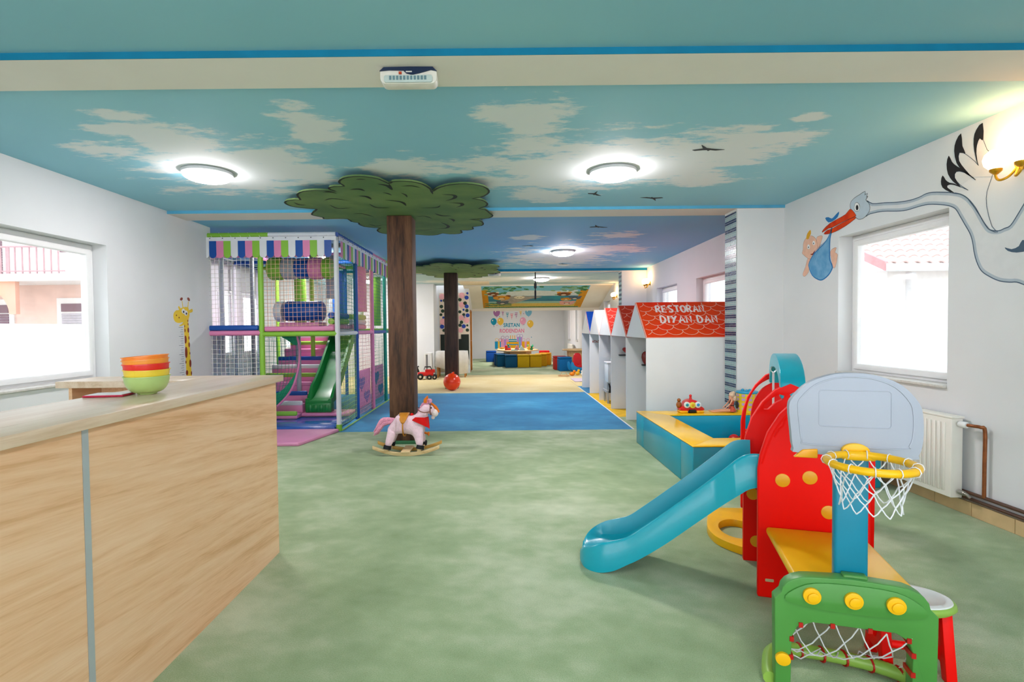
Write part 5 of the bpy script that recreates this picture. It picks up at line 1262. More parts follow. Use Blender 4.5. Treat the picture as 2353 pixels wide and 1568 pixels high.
# heart panels low on the aisle side
M('heart_panel', 'E28FC0', 0.5, 0.35, 0.03)
for j in (1, 2):
    y0, y1 = PY[j] + 0.06, PY[j + 1] - 0.06
    hp_ = MB().box(PX[0] - 0.055, PX[0] - 0.03, y0, y1, 0.12, 0.72).build('heart_panel', MATS['heart_panel'], pf_, bevel=0.008)
    for (yy, zz, s_) in ((y0 + 0.30, 0.52, 0.17), (y0 + 0.62, 0.28, 0.15)):
        MB().prism([(yy + p[0] * s_ * 1.35, zz + p[1] * s_ * 0.8) for p in HEART], ((PX[0] - 0.03, 0, 0), (0, 1, 0), (0, 0, 1), (1, 0, 0)), 0, 0.006).build('blue_heart', PM('blue'), hp_)
# mats inside and in front
M('mat_blue', '0C55B0', 0.22, 0.5, 0.03, 3, coat=0.3)
tag(MB().box(-4.0, PX[0] - 0.05, 7.09, 7.88, 0.0, 0.064).build('play_mat', MATS['mat_blue'], bevel=0.014), 'glossy blue mat just inside the entrance of the play frame', 'mat')
tag(MB().prism([(-4.0, 6.20), (-2.42, 6.20), (-2.20, 7.05), (-4.0, 7.05)], ((0, 0, 0), (1, 0, 0), (0, 1, 0), (0, 0, 1)), 0.0, 0.045).build('play_mat', M('mat_pink', 'DF93BC', 0.35, 0.45, 0.04, 3), bevel=0.012), 'pink folding mat on the carpet before the play frame', 'mat')
# ------------------------------------------------------------------ stork mural on the right wall
ST_HEAD = [(5.086,2.528),(5.075,2.578),(5.014,2.604),(4.955,2.614),(4.881,2.627),(4.884,2.592),(4.849,2.602),(4.861,2.568),(4.842,2.57),(4.87,2.544),(4.832,2.509),(4.815,2.466),(4.823,2.429),(4.862,2.398),(4.911,2.38),(4.969,2.386),(5.012,2.418),(5.056,2.468)]
ST_UBEAK = [(5.091,2.508),(5.154,2.472),(5.265,2.453),(5.4,2.431),(5.497,2.393),(5.526,2.362),(5.42,2.385),(5.36,2.382),(5.189,2.407),(5.021,2.422),(5.004,2.434),(5.047,2.484)]
ST_LBEAK = [(5.012,2.42),(5.189,2.401),(5.35,2.372),(5.44,2.369),(5.497,2.342),(5.419,2.328),(5.301,2.332),(5.152,2.358),(5.046,2.39),(5.015,2.401)]
ST_BODY = [(4.872,2.533),(4.784,2.49),(4.633,2.462),(4.491,2.433),(4.357,2.416),(4.256,2.417),(4.183,2.428),(4.113,2.421),(4.023,2.398),(3.947,2.375),(3.873,2.345),(3.812,2.298),(3.753,2.223),(3.714,2.154),(3.675,2.087),(3.638,2.041),(3.576,2.022),(3.533,2.03),(3.491,2.042),(3.443,2.105),(3.404,2.163),(3.358,2.226),(3.296,2.127),(3.222,2.005),(3.164,1.876),(3.141,1.749),(3.174,1.664),(3.258,1.619),(3.348,1.626),(3.396,1.642),(3.443,1.662),(3.493,1.666),(3.561,1.68),(3.633,1.716),(3.698,1.765),(3.737,1.839),(3.757,1.911),(3.768,1.974),(3.789,2.039),(3.829,2.108),(3.871,2.179),(3.913,2.246),(3.967,2.281),(4.043,2.308),(4.158,2.337),(4.255,2.343),(4.382,2.342),(4.489,2.357),(4.661,2.393),(4.814,2.404),(4.878,2.401)]
ST_WING = [(3.947,2.372),(3.99,2.425),(3.969,2.442),(3.905,2.42),(3.808,2.357),(3.874,2.412),(3.922,2.479),(3.907,2.52),(3.835,2.49),(3.751,2.415),(3.825,2.487),(3.887,2.585),(3.883,2.655),(3.827,2.619),(3.758,2.549),(3.729,2.51),(3.748,2.568),(3.75,2.646),(3.732,2.695),(3.703,2.698),(3.665,2.6),(3.601,2.52),(3.626,2.403),(3.661,2.312),(3.663,2.211),(3.62,2.059),(3.575,2.013),(3.638,2.041),(3.714,2.154),(3.812,2.298),(3.873,2.345)]
ST_T1 = [(4.03,2.526),(4.044,2.486),(4.029,2.435),(3.968,2.387),(3.925,2.37),(3.985,2.423),(3.974,2.441),(3.926,2.426),(3.864,2.391),(3.926,2.437),(3.969,2.456),(4.004,2.486)]
ST_T2 = [(3.978,2.659),(3.995,2.601),(3.981,2.523),(3.937,2.456),(3.874,2.401),(3.922,2.479),(3.912,2.519),(3.855,2.503),(3.751,2.415),(3.815,2.484),(3.907,2.56),(3.95,2.605)]
ST_T3 = [(3.875,2.788),(3.916,2.747),(3.93,2.68),(3.908,2.583),(3.856,2.513),(3.785,2.449),(3.836,2.516),(3.887,2.594),(3.886,2.652),(3.837,2.631),(3.863,2.693)]
ST_T4 = [(3.703,2.799),(3.752,2.767),(3.77,2.713),(3.764,2.624),(3.733,2.511),(3.747,2.602),(3.742,2.66),(3.722,2.698),(3.697,2.677)]
ST_TAIL = [(3.526,1.902),(3.48,1.883),(3.431,1.896),(3.408,1.932),(3.353,1.907),(3.367,1.862),(3.447,1.856),(3.505,1.876)]
ST_EYEW = [(5.027,2.514),(5.014,2.546),(4.983,2.548),(4.959,2.522),(4.952,2.491),(4.965,2.466),(4.996,2.467),(5.02,2.484)]
ST_EYEB = [(5.005,2.507),(4.995,2.524),(4.978,2.52),(4.969,2.495),(4.977,2.477),(4.996,2.479)]
BU_BAG = [(5.37,2.388),(5.419,2.303),(5.52,2.231),(5.669,2.162),(5.758,2.074),(5.757,2.014),(5.7,1.928),(5.601,1.873),(5.516,1.859),(5.414,1.9),(5.355,1.956),(5.35,1.993),(5.386,2.06),(5.393,2.148),(5.389,2.273),(5.36,2.355)]
BU_KNOT = [(5.472,2.502),(5.421,2.5),(5.371,2.475),(5.332,2.485),(5.256,2.52),(5.274,2.473),(5.341,2.45),(5.42,2.447)]
BU_HEAD = [(5.871,2.245),(5.864,2.312),(5.806,2.356),(5.716,2.361),(5.638,2.315),(5.609,2.245),(5.6,2.178),(5.647,2.139),(5.736,2.112),(5.809,2.141),(5.851,2.167),(5.887,2.193),(5.88,2.219)]
BU_HAIR = [(5.811,2.344),(5.795,2.395),(5.739,2.429),(5.727,2.389),(5.754,2.354),(5.772,2.334)]
BU_ARM1 = [(5.781,2.124),(5.826,2.035),(5.877,1.959),(5.837,1.931),(5.768,1.972),(5.746,2.053),(5.702,2.127)]
BU_ARM2 = [(5.6,2.178),(5.616,2.259),(5.621,2.325),(5.563,2.334),(5.521,2.321),(5.542,2.273),(5.573,2.213)]
BU_FEET = [(5.391,2.136),(5.348,2.167),(5.29,2.167),(5.314,2.122),(5.27,2.094),(5.307,1.976),(5.346,1.978),(5.372,2.071)]
BU_E1 = [(5.794,2.254),(5.771,2.277),(5.742,2.252),(5.748,2.224),(5.782,2.229)]
BU_E2 = [(5.697,2.285),(5.671,2.3),(5.649,2.271),(5.662,2.253),(5.688,2.26)]
BU_M = [(5.736,2.165),(5.692,2.165),(5.652,2.193),(5.665,2.155),(5.702,2.15)]
GI_HEAD = [(6.317,1.569),(6.331,1.614),(6.38,1.645),(6.435,1.65),(6.415,1.68),(6.431,1.699),(6.46,1.677),(6.466,1.67),(6.517,1.687),(6.619,1.691),(6.636,1.653),(6.696,1.674),(6.716,1.659),(6.708,1.632),(6.648,1.618),(6.647,1.591),(6.625,1.544),(6.617,1.513),(6.558,1.482),(6.52,1.465),(6.451,1.451),(6.43,1.46),(6.483,1.478),(6.509,1.503),(6.434,1.49),(6.373,1.496),(6.333,1.521)]
GI_NECK = [(6.527,1.482),(6.529,1.329),(6.539,1.176),(6.545,1.022),(6.549,0.838),(6.559,0.559),(6.667,0.545),(6.662,0.827),(6.644,1.016),(6.634,1.211),(6.624,1.366),(6.615,1.513)]
GI_H0 = [(6.459,1.787),(6.478,1.805),(6.509,1.804),(6.508,1.782),(6.485,1.768),(6.461,1.774)]
GI_H1 = [(6.607,1.806),(6.63,1.815),(6.656,1.801),(6.661,1.777),(6.641,1.769),(6.616,1.783)]
GI_H2 = [(6.493,1.766),(6.501,1.766),(6.519,1.687),(6.506,1.683)]
GI_H3 = [(6.624,1.765),(6.635,1.765),(6.621,1.687),(6.608,1.687)]
GI_SPOTS=[(6.606,1.519,0.008,0.015),(6.609,1.476,0.008,0.014),(6.534,1.451,0.01,0.017),(6.537,1.398,0.015,0.023),(6.611,1.401,0.016,0.032),(6.547,1.283,0.023,0.051),(6.62,1.301,0.01,0.022),(6.621,1.215,0.016,0.031),(6.555,1.122,0.026,0.071),(6.632,1.106,0.008,0.017),(6.545,0.999,0.01,0.02),(6.636,0.978,0.021,0.05),(6.56,0.866,0.023,0.032),(6.654,0.851,0.011,0.026),]
GI_EYE = [(6.517,1.638),(6.567,1.616),(6.52,1.63),(6.577,1.609),(6.375,1.583),(6.427,1.556)]
GI_RULE = [(6.506,1.436),(6.505,0.842)]
M('paint_stork', 'DDE0E2', 0.8, 0.15, 0.02); M('paint_stork_head', 'C3D2DC', 0.8, 0.15, 0.03); M('paint_edge', '4A6076', 0.8); M('paint_soft', 'B3C0CB', 0.8, 0.15, 0.03); M('paint_black', '1C1A1E', 0.8); M('paint_beak', 'E8501C', 0.8, 0.15, hex2='D03414', scale=8)
M('paint_bag', '7FB4D8', 0.8, 0.15, hex2='5C9CCB', scale=9); M('paint_bag_edge', '2A7CBC', 0.8); M('paint_skin', 'F2C2A8', 0.8); M('paint_hair', 'F0B228', 0.8); M('paint_white', 'F4F5F5', 0.8); M('paint_mouth', '8A2A18', 0.8); M('paint_line', '2A2426', 0.8)
FRR = ((XR, 0, 0), (0, 1, 0), (0, 0, 1), (-1, 0, 0))
def shrink(pts, d):
    """inset of a closed outline by d"""
    P = [Vector(p) for p in pts]; N = len(P)
    ar = sum(P[i].x * P[(i + 1) % N].y - P[(i + 1) % N].x * P[i].y for i in range(N))
    sg = 1 if ar > 0 else -1; out = []
    for i in range(N):
        a = P[i] - P[i - 1]; b = P[(i + 1) % N] - P[i]
        if a.length < 1e-9 or b.length < 1e-9: out.append(tuple(P[i])); continue
        a.normalize(); b.normalize(); t = (a + b)
        if t.length < 1e-6: t = a
        t.normalize(); out.append(tuple(P[i] + Vector((-t.y, t.x)) * d * sg))
    return out
def paint(name, pts, mat, fr, lvl, parent, sm=3, edge=None, ew=0.006):
    p = smooth(pts, sm) if sm > 1 else pts
    o = MB().prism(p, fr, 0.0003, 0.0006 + 0.0008 * lvl).build(name, MATS[mat], parent)
    if edge: MB().ribbon(p, ew, fr, 0.0010 + 0.0008 * lvl, closed=True).build(name + '_outline', MATS[edge], o)
    return o
sk = thing('stork_mural', 'white stork with black wing tips painted on the right wall', 'mural', (XR, 3.9, 2.1))
bd = paint('body', ST_BODY, 'paint_soft', FRR, 0, sk, 3, 'paint_edge', 0.007)
MB().prism(shrink(smooth(ST_BODY, 3), 0.022), FRR, 0.0005, 0.0013).build('body_fill', MATS['paint_stork'], bd)
wg = paint('wing', ST_WING, 'paint_stork', FRR, 2, sk, 2, 'paint_edge', 0.004)
for q in (ST_T1, ST_T2, ST_T3, ST_T4): paint('wing_tip', q, 'paint_black', FRR, 3, wg, 2)
mir = lambda q: [(6.70 - p[0], p[1] + 0.02) for p in q][::-1]
wg2 = paint('wing', mir(ST_WING), 'paint_stork', FRR, 2, sk, 2, 'paint_edge', 0.004)
for q in (ST_T1, ST_T2, ST_T3, ST_T4): paint('wing_tip', mir(q), 'paint_black', FRR, 3, wg2, 2)
paint('tail', ST_TAIL, 'paint_edge', FRR, 3, sk, 2)
hd = paint('head', ST_HEAD, 'paint_stork_head', FRR, 2, sk, 2, 'paint_line', 0.004)
paint('upper_beak', ST_UBEAK, 'paint_beak', FRR, 3, hd, 2, 'paint_line', 0.003); paint('lower_beak', ST_LBEAK, 'paint_beak', FRR, 3, hd, 2, 'paint_line', 0.003)
paint('eye_white', ST_EYEW, 'paint_white', FRR, 3, hd, 2, 'paint_line', 0.003); paint('pupil', ST_EYEB, 'paint_line', FRR, 4, hd, 2)
bm_ = thing('baby_mural', 'baby in a blue cloth bundle painted under the stork beak', 'mural', (XR, 5.2, 2.0))
paint('arm', BU_ARM1, 'paint_skin', FRR, 0, bm_, 3, 'paint_mouth', 0.002); paint('arm', BU_ARM2, 'paint_skin', FRR, 0, bm_, 3, 'paint_mouth', 0.002); paint('feet', BU_FEET, 'paint_skin', FRR, 0, bm_, 2, 'paint_mouth', 0.002)
bh = paint('baby_head', BU_HEAD, 'paint_skin', FRR, 1, bm_, 3, 'paint_mouth', 0.002)
paint('hair', BU_HAIR, 'paint_hair', FRR, 2, bh, 2)
for q in (BU_E1, BU_E2):
    e_ = paint('eye', q, 'paint_white', FRR, 2, bh, 2)
    c_ = (sum(p[0] for p in q) / len(q), sum(p[1] for p in q) / len(q))
    MB().prism(ell(c_[0], c_[1] - 0.003, 0.006, 0.009, 12), FRR, 0.0005, 0.0034).build('pupil', MATS['paint_line'], bh)
paint('mouth', BU_M, 'paint_mouth', FRR, 2, bh, 2)
bg_ = paint('bundle', BU_BAG, 'paint_bag_edge', FRR, 3, bm_, 3)
MB().prism(shrink(smooth(BU_BAG, 3), 0.012), FRR, 0.0005, 0.0042).build('bundle_fill', MATS['paint_bag'], bg_)
kx = [(BU_BAG[0][0], BU_BAG[0][1])]
for (dy, w_) in ((0.02, 0.004), (0.05, 0.004), (0.08, 0.003)):
    MB().ribbon(smooth([(BU_BAG[1][0] - 0.0 + dy * 0.2, BU_BAG[1][1] - 0.03), (BU_BAG[3][0] - 0.10 + dy, BU_BAG[3][1] + 0.02), (BU_BAG[4][0] - 0.12 + dy * 1.1, BU_BAG[5][1] + 0.03)], 5, False), w_, FRR, 0.0046, taper=True).build('cloth_fold', MATS['paint_bag_edge'], bg_)
paint('knot', BU_KNOT, 'paint_bag_edge', FRR, 5, bm_, 2)

# ------------------------------------------------------------------ giraffe height chart on the left wall
M('paint_yellow', 'F2CE3E', 0.7, 0.2, 0.02); M('paint_brown', '8E3A22', 0.7); M('paint_grey', '7C8892', 0.8)
FRL = ((XL, 0, 0), (0, 1, 0), (0, 0, 1), (1, 0, 0))
gi = thing('giraffe_sticker', 'yellow giraffe height chart sticker on the left wall', 'wall sticker', (XL, 6.6, 0.5))
nk = paint('neck', GI_NECK, 'paint_yellow', FRL, 0, gi, 2)
for (y, z, a, b_) in GI_SPOTS: MB().prism([(max(6.532 + 0.0, p[0]) if y < 6.58 else p[0], p[1]) for p in ell(y, z, a, b_, 14)], FRL, 0.0005, 0.0024).build('brown_spot', MATS['paint_brown'], nk)
gh = paint('head', GI_HEAD, 'paint_yellow', FRL, 1, gi, 2)
for q in (GI_H2, GI_H3): paint('horn', q, 'paint_yellow', FRL, 1, gh, 1)
for q in (GI_H0, GI_H1): paint('horn_tip', q, 'paint_brown', FRL, 2, gh, 2)
for (y, z) in GI_EYE[:2]:
    MB().prism(ell(y, z, 0.034, 0.030, 16), FRL, 0.0005, 0.003).ribbon(ell(y, z, 0.034, 0.030, 16), 0.005, FRL, 0.0034, 0, closed=True).build('eye_white', MATS['paint_white'], gh)
for (y, z) in GI_EYE[2:4]: MB().prism(ell(y, z, 0.013, 0.015, 12), FRL, 0.0005, 0.0042).build('pupil', MATS['paint_line'], gh)
for (y, z) in GI_EYE[4:]: MB().prism(ell(y, z, 0.010, 0.009, 10), FRL, 0.0005, 0.003).build('nostril', MATS['paint_brown'], gh)
mb = MB()
for k in range(25):
    z = 1.436 - k * 0.028; w_ = (0.09, 0.045, 0.06, 0.045)[k % 4]
    mb.prism([(6.505 - w_, z - 0.0025), (6.505, z - 0.0025), (6.505, z + 0.0025), (6.505 - w_, z + 0.0025)], FRL, 0.0004, 0.0016)
stuff(mb.build('ruler_marks', MATS['paint_grey'], gi))

# ------------------------------------------------------------------ pink rocking horse
M('plush_pink', 'F4D3E0', 0.95, 0.1, 0.05, 40, sheen=0.5, bump=0.35, bscale=120); M('plush_tail', 'EFA0BC', 0.95, 0.1, 0.12, 60, bump=0.6, bscale=90, sheen=0.4); M('tan_leather', 'C98322', 0.5); M('hoof_black', '14161C', 0.8); M('plush_white', 'F3E6E6', 0.95, 0.1, 0.04, 40)
wood_mat('beech', 'E6CDA0', 'DDBF8E', 'CBA874', rough=0.5, rot=0.0, sx=2, sy=9, sz=9, sc=2.5)
wood_mat('beech_dark', 'D9AE62', 'CD9C4E', 'B98840', rough=0.5, rot=0.0, sx=2, sy=9, sz=9, sc=2.5)
M('scarf_red', 'DC1818', 0.8, 0.2, 0.04); M('rein_brown', '7E4A30', 0.6); M('plush_orange', 'E0761C', 0.9)
rk = thing('rocking_horse', 'pink plush rocking horse with red scarf on wooden rockers', 'rocking horse', (-1.045, 5.80, 0), world=False)
def rocker(y, mat):
    n_ = 16; up = []; dn = []
    for k in range(n_ + 1):
        x = -0.365 + 0.73 * k / n_; z = 0.0005 + 0.080 * (x / 0.365) ** 2
        dn.append((x, z)); up.append((x, z + 0.036))
    return MB().prism(dn + up[::-1], ((0, y, 0), (1, 0, 0), (0, 0, 1), (0, 1, 0)), -0.012, 0.012).build('rocker', mat, rk, bevel=0.005)
rocker(-0.125, MATS['beech']); rocker(0.125, MATS['beech_dark'])
for x in (-0.035, 0.02): pass
MB().box(-0.055, 0.045, -0.15, 0.15, 0.038, 0.056).build('foot_rest', MATS['beech'], rk, bevel=0.006)
for x in (-0.21, 0.16): MB().box(x - 0.018, x + 0.018, -0.115, 0.115, 0.06, 0.078).build('cross_bar', MATS['beech'], rk, bevel=0.005)
J = [(-0.02, 0, 0.325), (-0.13, 0, 0.335), (0.10, 0, 0.325), (0.155, 0, 0.385), (0.175, 0, 0.455), (0.205, 0, 0.515), (0.255, 0, 0.488), (0.295, 0, 0.465),
     (-0.155, -0.06, 0.26), (-0.185, -0.095, 0.165), (-0.205, -0.115, 0.095), (-0.155, 0.06, 0.26), (-0.185, 0.095, 0.165), (-0.205, 0.115, 0.095),
     (0.125, -0.06, 0.25), (0.14, -0.095, 0.165), (0.155, -0.115, 0.095), (0.125, 0.06, 0.25), (0.14, 0.095, 0.165), (0.155, 0.115, 0.095)]
EJ = [(0, 1), (0, 2), (2, 3), (3, 4), (4, 5), (5, 6), (6, 7), (1, 8), (8, 9), (9, 10), (1, 11), (11, 12), (12, 13), (2, 14), (14, 15), (15, 16), (2, 17), (17, 18), (18, 19)]
RJ = [0.098, 0.10, 0.098, 0.078, 0.066, 0.076, 0.058, 0.044, 0.06, 0.044, 0.036, 0.06, 0.044, 0.036, 0.06, 0.046, 0.038, 0.06, 0.046, 0.038]
hb_ = skin('horse_body', J, EJ, RJ, MATS['plush_pink'], rk)
for (x, s_) in ((-0.205, -1), (-0.205, 1), (0.155, -1), (0.155, 1)):
    hf = MB().tube([(x + 0.004, s_ * 0.112, 0.115), (x - 0.004, s_ * 0.119, 0.075)], [0.042, 0.044], 14).build('hoof', MATS['hoof_black'], rk, smooth=True)
    MB().box(x - 0.032, x + 0.012, s_ * 0.125 - 0.014, s_ * 0.125 + 0.014, 0.03 if x < -0.1 else 0.02, 0.08).build('peg', MATS['beech'], rk, bevel=0.004)
MB().ball((0.305, 0, 0.452), 0.046, 14, sq=(0.9, 0.95, 1.0)).ball((0.285, 0, 0.40), 0.022, 12).build('muzzle', MATS['plush_white'], rk, smooth=True)
MB().tube(smooth([(0.235, 0, 0.575), (0.285, 0, 0.545), (0.325, 0, 0.50), (0.345, 0, 0.455)], 4, False), [0.012] * 6 + [0.017] * 7, 8).build('nose_blaze', MATS['plush_orange'], rk, smooth=True)
tl_ = MB()
for k in range(26):
    a = random.uniform(-1, 1); b_ = random.uniform(-1, 1)
    tl_.tube(smooth([(-0.13, a * 0.015, 0.37 + b_ * 0.012), (-0.26, a * 0.035, 0.36 + b_ * 0.03), (-0.315, a * 0.05, 0.30 + b_ * 0.035), (-0.355 + random.uniform(-0.02, 0.015), a * 0.05, 0.235 + b_ * 0.03)], 3, False), [0.014, 0.017, 0.019, 0.02, 0.02, 0.02, 0.018, 0.015, 0.010, 0.003], 6)
tl_.build('tail', MATS['plush_tail'], rk, smooth=True)
mn = MB()
for k in range(20):
    f_ = k / 19; x = 0.255 - 0.14 * f_ - 0.02 * math.sin(PI * f_); z = 0.585 - 0.19 * f_ ** 1.5
    for s_ in (-1, 1): mn.ball((x + random.uniform(-.01, .01), s_ * 0.018, z + random.uniform(-.008, .012)), 0.022, 8)
mn.build('mane', MATS['plush_tail'], rk, smooth=True)
for s_ in (-1, 1):
    MB().tube([(0.205, s_ * 0.045, 0.575), (0.21, s_ * 0.052, 0.61), (0.222, s_ * 0.05, 0.638)], [0.02, 0.018, 0.003], 8).build('ear', MATS['plush_orange'], rk, smooth=True)
    MB().ball((0.272, s_ * 0.050, 0.515), 0.009, 10).build('eye', MATS['hoof_black'], rk, smooth=True)
MB().torus((0.262, 0, 0.492), 0.062, 0.005, 24, 6, axis='X', sy=1.05).build('noseband', MATS['rein_brown'], rk, smooth=True)
MB().tube(smooth([(0.262, -0.062, 0.475), (0.20, -0.082, 0.468), (0.14, -0.075, 0.49), (0.115, 0, 0.51), (0.14, 0.075, 0.49), (0.20, 0.082, 0.468), (0.262, 0.062, 0.475)], 4, False), 0.0045, 6).build('rein', MATS['rein_brown'], rk, smooth=True)
# saddle and girth wrap round the barrel
def wrap(x0, x1, a0, a1, r_, z0, name, mat, par, rnd=False):
    vs = []; fs = []; na = 18; nx = 6
    for i in range(nx + 1):
        for k in range(na + 1):
            u = i / nx * 2 - 1
            aa = a1 * (math.sqrt(max(0, 1 - u * u)) if rnd else 1)
            an = PI / 2 + (k / na * 2 - 1) * max(aa, 0.02)
            x = x0 + (x1 - x0) * i / nx
            vs.append((x, r_ * math.cos(an), z0 + r_ * math.sin(an)))
    for i in range(nx):
        for k in range(na): fs.append((i * (na + 1) + k, i * (na + 1) + k + 1, (i + 1) * (na + 1) + k + 1, (i + 1) * (na + 1) + k))
    o = MB().add(vs, fs).build(name, mat, par, smooth=True)
    sol = o.modifiers.new('t', 'SOLIDIFY'); sol.thickness = 0.007; sol.offset = 1
    return o
sd = wrap(-0.085, 0.02, 0, 1.35, 0.128, 0.322, 'saddle', MATS['tan_leather'], rk, True)
wrap(-0.04, -0.026, 0, 3.1, 0.124, 0.322, 'girth', MATS['tan_leather'], sd)
MB().add([(0.06, -0.085, 0.385), (0.10, -0.095, 0.42), (0.20, -0.088, 0.415), (0.235, 0, 0.41), (0.20, 0.088, 0.415), (0.10, 0.095, 0.42), (0.06, 0.085, 0.385), (0.235, -0.072, 0.30), (0.245, 0, 0.27), (0.235, 0.072, 0.30), (0.13, -0.115, 0.36), (0.13, 0.115, 0.36)],
         [(0, 10, 1), (1, 10, 7, 2), (2, 7, 8, 3), (3, 8, 9, 4), (4, 9, 11, 5), (5, 11, 6)]).build('scarf', MATS['scarf_red'], rk, smooth=True)
MB().ball((0.05, 0, 0.43), 0.022, 10).build('scarf_knot', MATS['scarf_red'], rk, smooth=True)
MB().tube([(0.12, 0.06, 0.235), (0.215, 0.06, 0.207)], 0.012, 8).ball((0.225, 0.06, 0.205), 0.022, 10, sq=(0.6, 1, 1.1)).build('handle_end', MATS['plush_orange'], rk, smooth=True)

# ------------------------------------------------------------------ orange hopper ball and red toy tractor
hbq = thing('hopper_ball', 'shiny orange hopper ball before the second tree trunk', 'ball', (-1.09, 11.60, 0), world=False)
MB().ball((0, 0, 0.192), 0.192, 32).build('ball', M('ball_orange', 'FA3D06', 0.22, 0.5, 0.02, 3, coat=0.3), hbq, smooth=True)
MB().tube([(0.02, 0, 0.37), (0.035, 0, 0.40), (0.055, 0, 0.405)], [0.03, 0.022, 0.012], 10).build('grip', MATS['ball_orange'], hbq, smooth=True)
MB().torus((0, 0, 0.192), 0.1925, 0.002, 40, 4).build('seam', MATS['ball_orange'], hbq)
tr_ = thing('toy_tractor', 'red toy tractor with black wheels behind the tree trunk', 'toy tractor', (-2.03, 14.15, 0), rz=0.12, world=False)
MB().box(-0.22, 0.20, -0.10, 0.10, 0.10, 0.20).box(-0.02, 0.24, -0.085, 0.085, 0.18, 0.27).build('body', M('tractor_red', 'D81812', 0.35), tr_, bevel=0.02)
MB().tube([(-0.05, -0.09, 0.27), (-0.03, -0.09, 0.34), (0.12, -0.09, 0.34), (0.16, -0.09, 0.26)], 0.010, 8).tube([(-0.05, 0.09, 0.27), (-0.03, 0.09, 0.34), (0.12, 0.09, 0.34), (0.16, 0.09, 0.26)], 0.010, 8).build('roll_bar', M('rubber_black', '1A1A1C', 0.7), tr_, smooth=True)
MB().tube([(-0.20, 0, 0.20), (-0.24, 0, 0.33), (-0.19, 0, 0.36)], [0.03, 0.025, 0.02], 8).build('seat_back', MATS['rubber_black'], tr_, smooth=True)
for (x, r_, w_) in ((-0.15, 0.085, 0.05), (0.09, 0.065, 0.04), (0.23, 0.065, 0.04)):
    for s_ in (-1, 1):
        wl = MB().lathe([(0.02, -w_ / 2), (r_ - 0.012, -w_ / 2), (r_, -w_ / 4), (r_, w_ / 4), (r_ - 0.012, w_ / 2), (0.02, w_ / 2)], (x, s_ * 0.125, r_), 18, axis='Y').build('wheel', MATS['rubber_black'], tr_, smooth=True)
        MB().lathe([(0.001, 0), (r_ * 0.35, 0), (r_ * 0.38, 0.006), (0.001, 0.01)], (x, s_ * 0.125 + (w_ / 2 if s_ > 0 else -w_ / 2 - 0.01), r_), 14, axis='Y').build('hub', M('hub_cream', 'D8D0BC', 0.5), wl, smooth=True)
# ------------------------------------------------------------------ far end: beach picture on the attic slope
sv = Vector((0, 17.95 - 15.72, 2.035 - 2.665)); SLn = sv.length; sv.normalize()
FRS = ((0, 15.72, 2.665), (1, 0, 0), tuple(sv), (0, sv.z, -sv.y))     # v grows down the slope; normal faces down into the room
M('pic_sky', '7CC4DC', 0.7, 0.2, 0.03); M('pic_sky_pale', 'DDE6E8', 0.7); M('pic_sea', '0E93A8', 0.6, 0.3, hex2='0A6E9C', scale=3); M('pic_shore', '9CCBC4', 0.7); M('pic_sand', 'E2C565', 0.7, 0.2, 0.06); M('pic_leaf', '5F9A6A', 0.8, 0.2, hex2='2F6E44', scale=20)
M('pic_leaf_light', '93BE93', 0.8, 0.2, 0.1, 20); M('pic_trunk', 'E09A1E', 0.7, 0.2, 0.08); M('pic_rock', 'B8B0A8', 0.8, 0.2, 0.12, 10); M('pic_brown', '8A4A1C', 0.8); M('pic_orange', 'E8A030', 0.8); M('pic_pinkish', 'EFB0A8', 0.8); M('pic_slate', '5A6878', 0.8); M('pic_cream', 'F0E6D0', 0.8)
U0, U1, V0, V1 = -0.57, 2.74, 0.06, 2.22
bp2 = thing('beach_picture', 'beach picture with leaves and animals on the sloping ceiling', 'picture', (1.1, 16.8, 2.3))
def pic(name, pts, mat, lvl, sm=1, par=None):
    p = smooth(pts, sm) if sm > 1 else pts
    return MB().prism(p, FRS, 0.0005, 0.003 + 0.0015 * lvl).build(name, MATS[mat], par or bp2)
rect = lambda a, b, c, d: [(a, c), (b, c), (b, d), (a, d)]
pic('sky', rect(U0, U1, V0, V0 + 0.75), 'pic_sky', 0)
pic('cloud_bank', smooth([(0.25, 0.62), (0.9, 0.5), (1.6, 0.56), (2.3, 0.5), (U1 - 0.3, 0.6), (U1 - 0.3, 0.85), (0.2, 0.85)], 3), 'pic_sky_pale', 1)
pic('horizon_haze', rect(U0, U1, V0 + 0.75, 1.02), 'pic_sky_pale', 0)
pic('sea', rect(U0, U1, 1.02, 1.55), 'pic_sea', 0)
pic('shallows', rect(U0, U1, 1.55, 1.75), 'pic_shore', 0)
pic('sand', rect(U0, U1, 1.75, V1), 'pic_sand', 0)
pic('headland', [(0.2, 1.08), (0.9, 1.06), (1.35, 1.12), (1.0, 1.3), (0.6, 1.62), (0.3, 1.85), (0.0, 1.7)], 'pic_rock', 1, 3)
for (a, b) in (((U0, U0 + 0.19), 1), ((U1 - 0.24, U1), 2)): pic('tree_trunk', rect(a[0], a[1], 0.45, V1), 'pic_trunk', 2)
random.seed(11)
for k in range(70):
    side = k % 2
    if side: u = U1 - 0.05 - abs(random.gauss(0, 0.42)); v = V0 + 0.12 + abs(random.gauss(0, 0.30))
    else: u = U0 + 0.05 + abs(random.gauss(0, 0.55)); v = V0 + 0.12 + abs(random.gauss(0, 0.28))
    u = min(max(u, U0 + 0.12), U1 - 0.12); v = min(max(v, V0 + 0.07), V1 - 0.1)
    MB().prism(ell(u, v, random.uniform(0.07, 0.12), random.uniform(0.03, 0.06), 8, random.uniform(-0.7, 0.7)), FRS, 0.0005, 0.0075 + 0.00004 * k).build('leaf', MATS[random.choice(['pic_leaf', 'pic_leaf', 'pic_leaf_light'])], bp2)
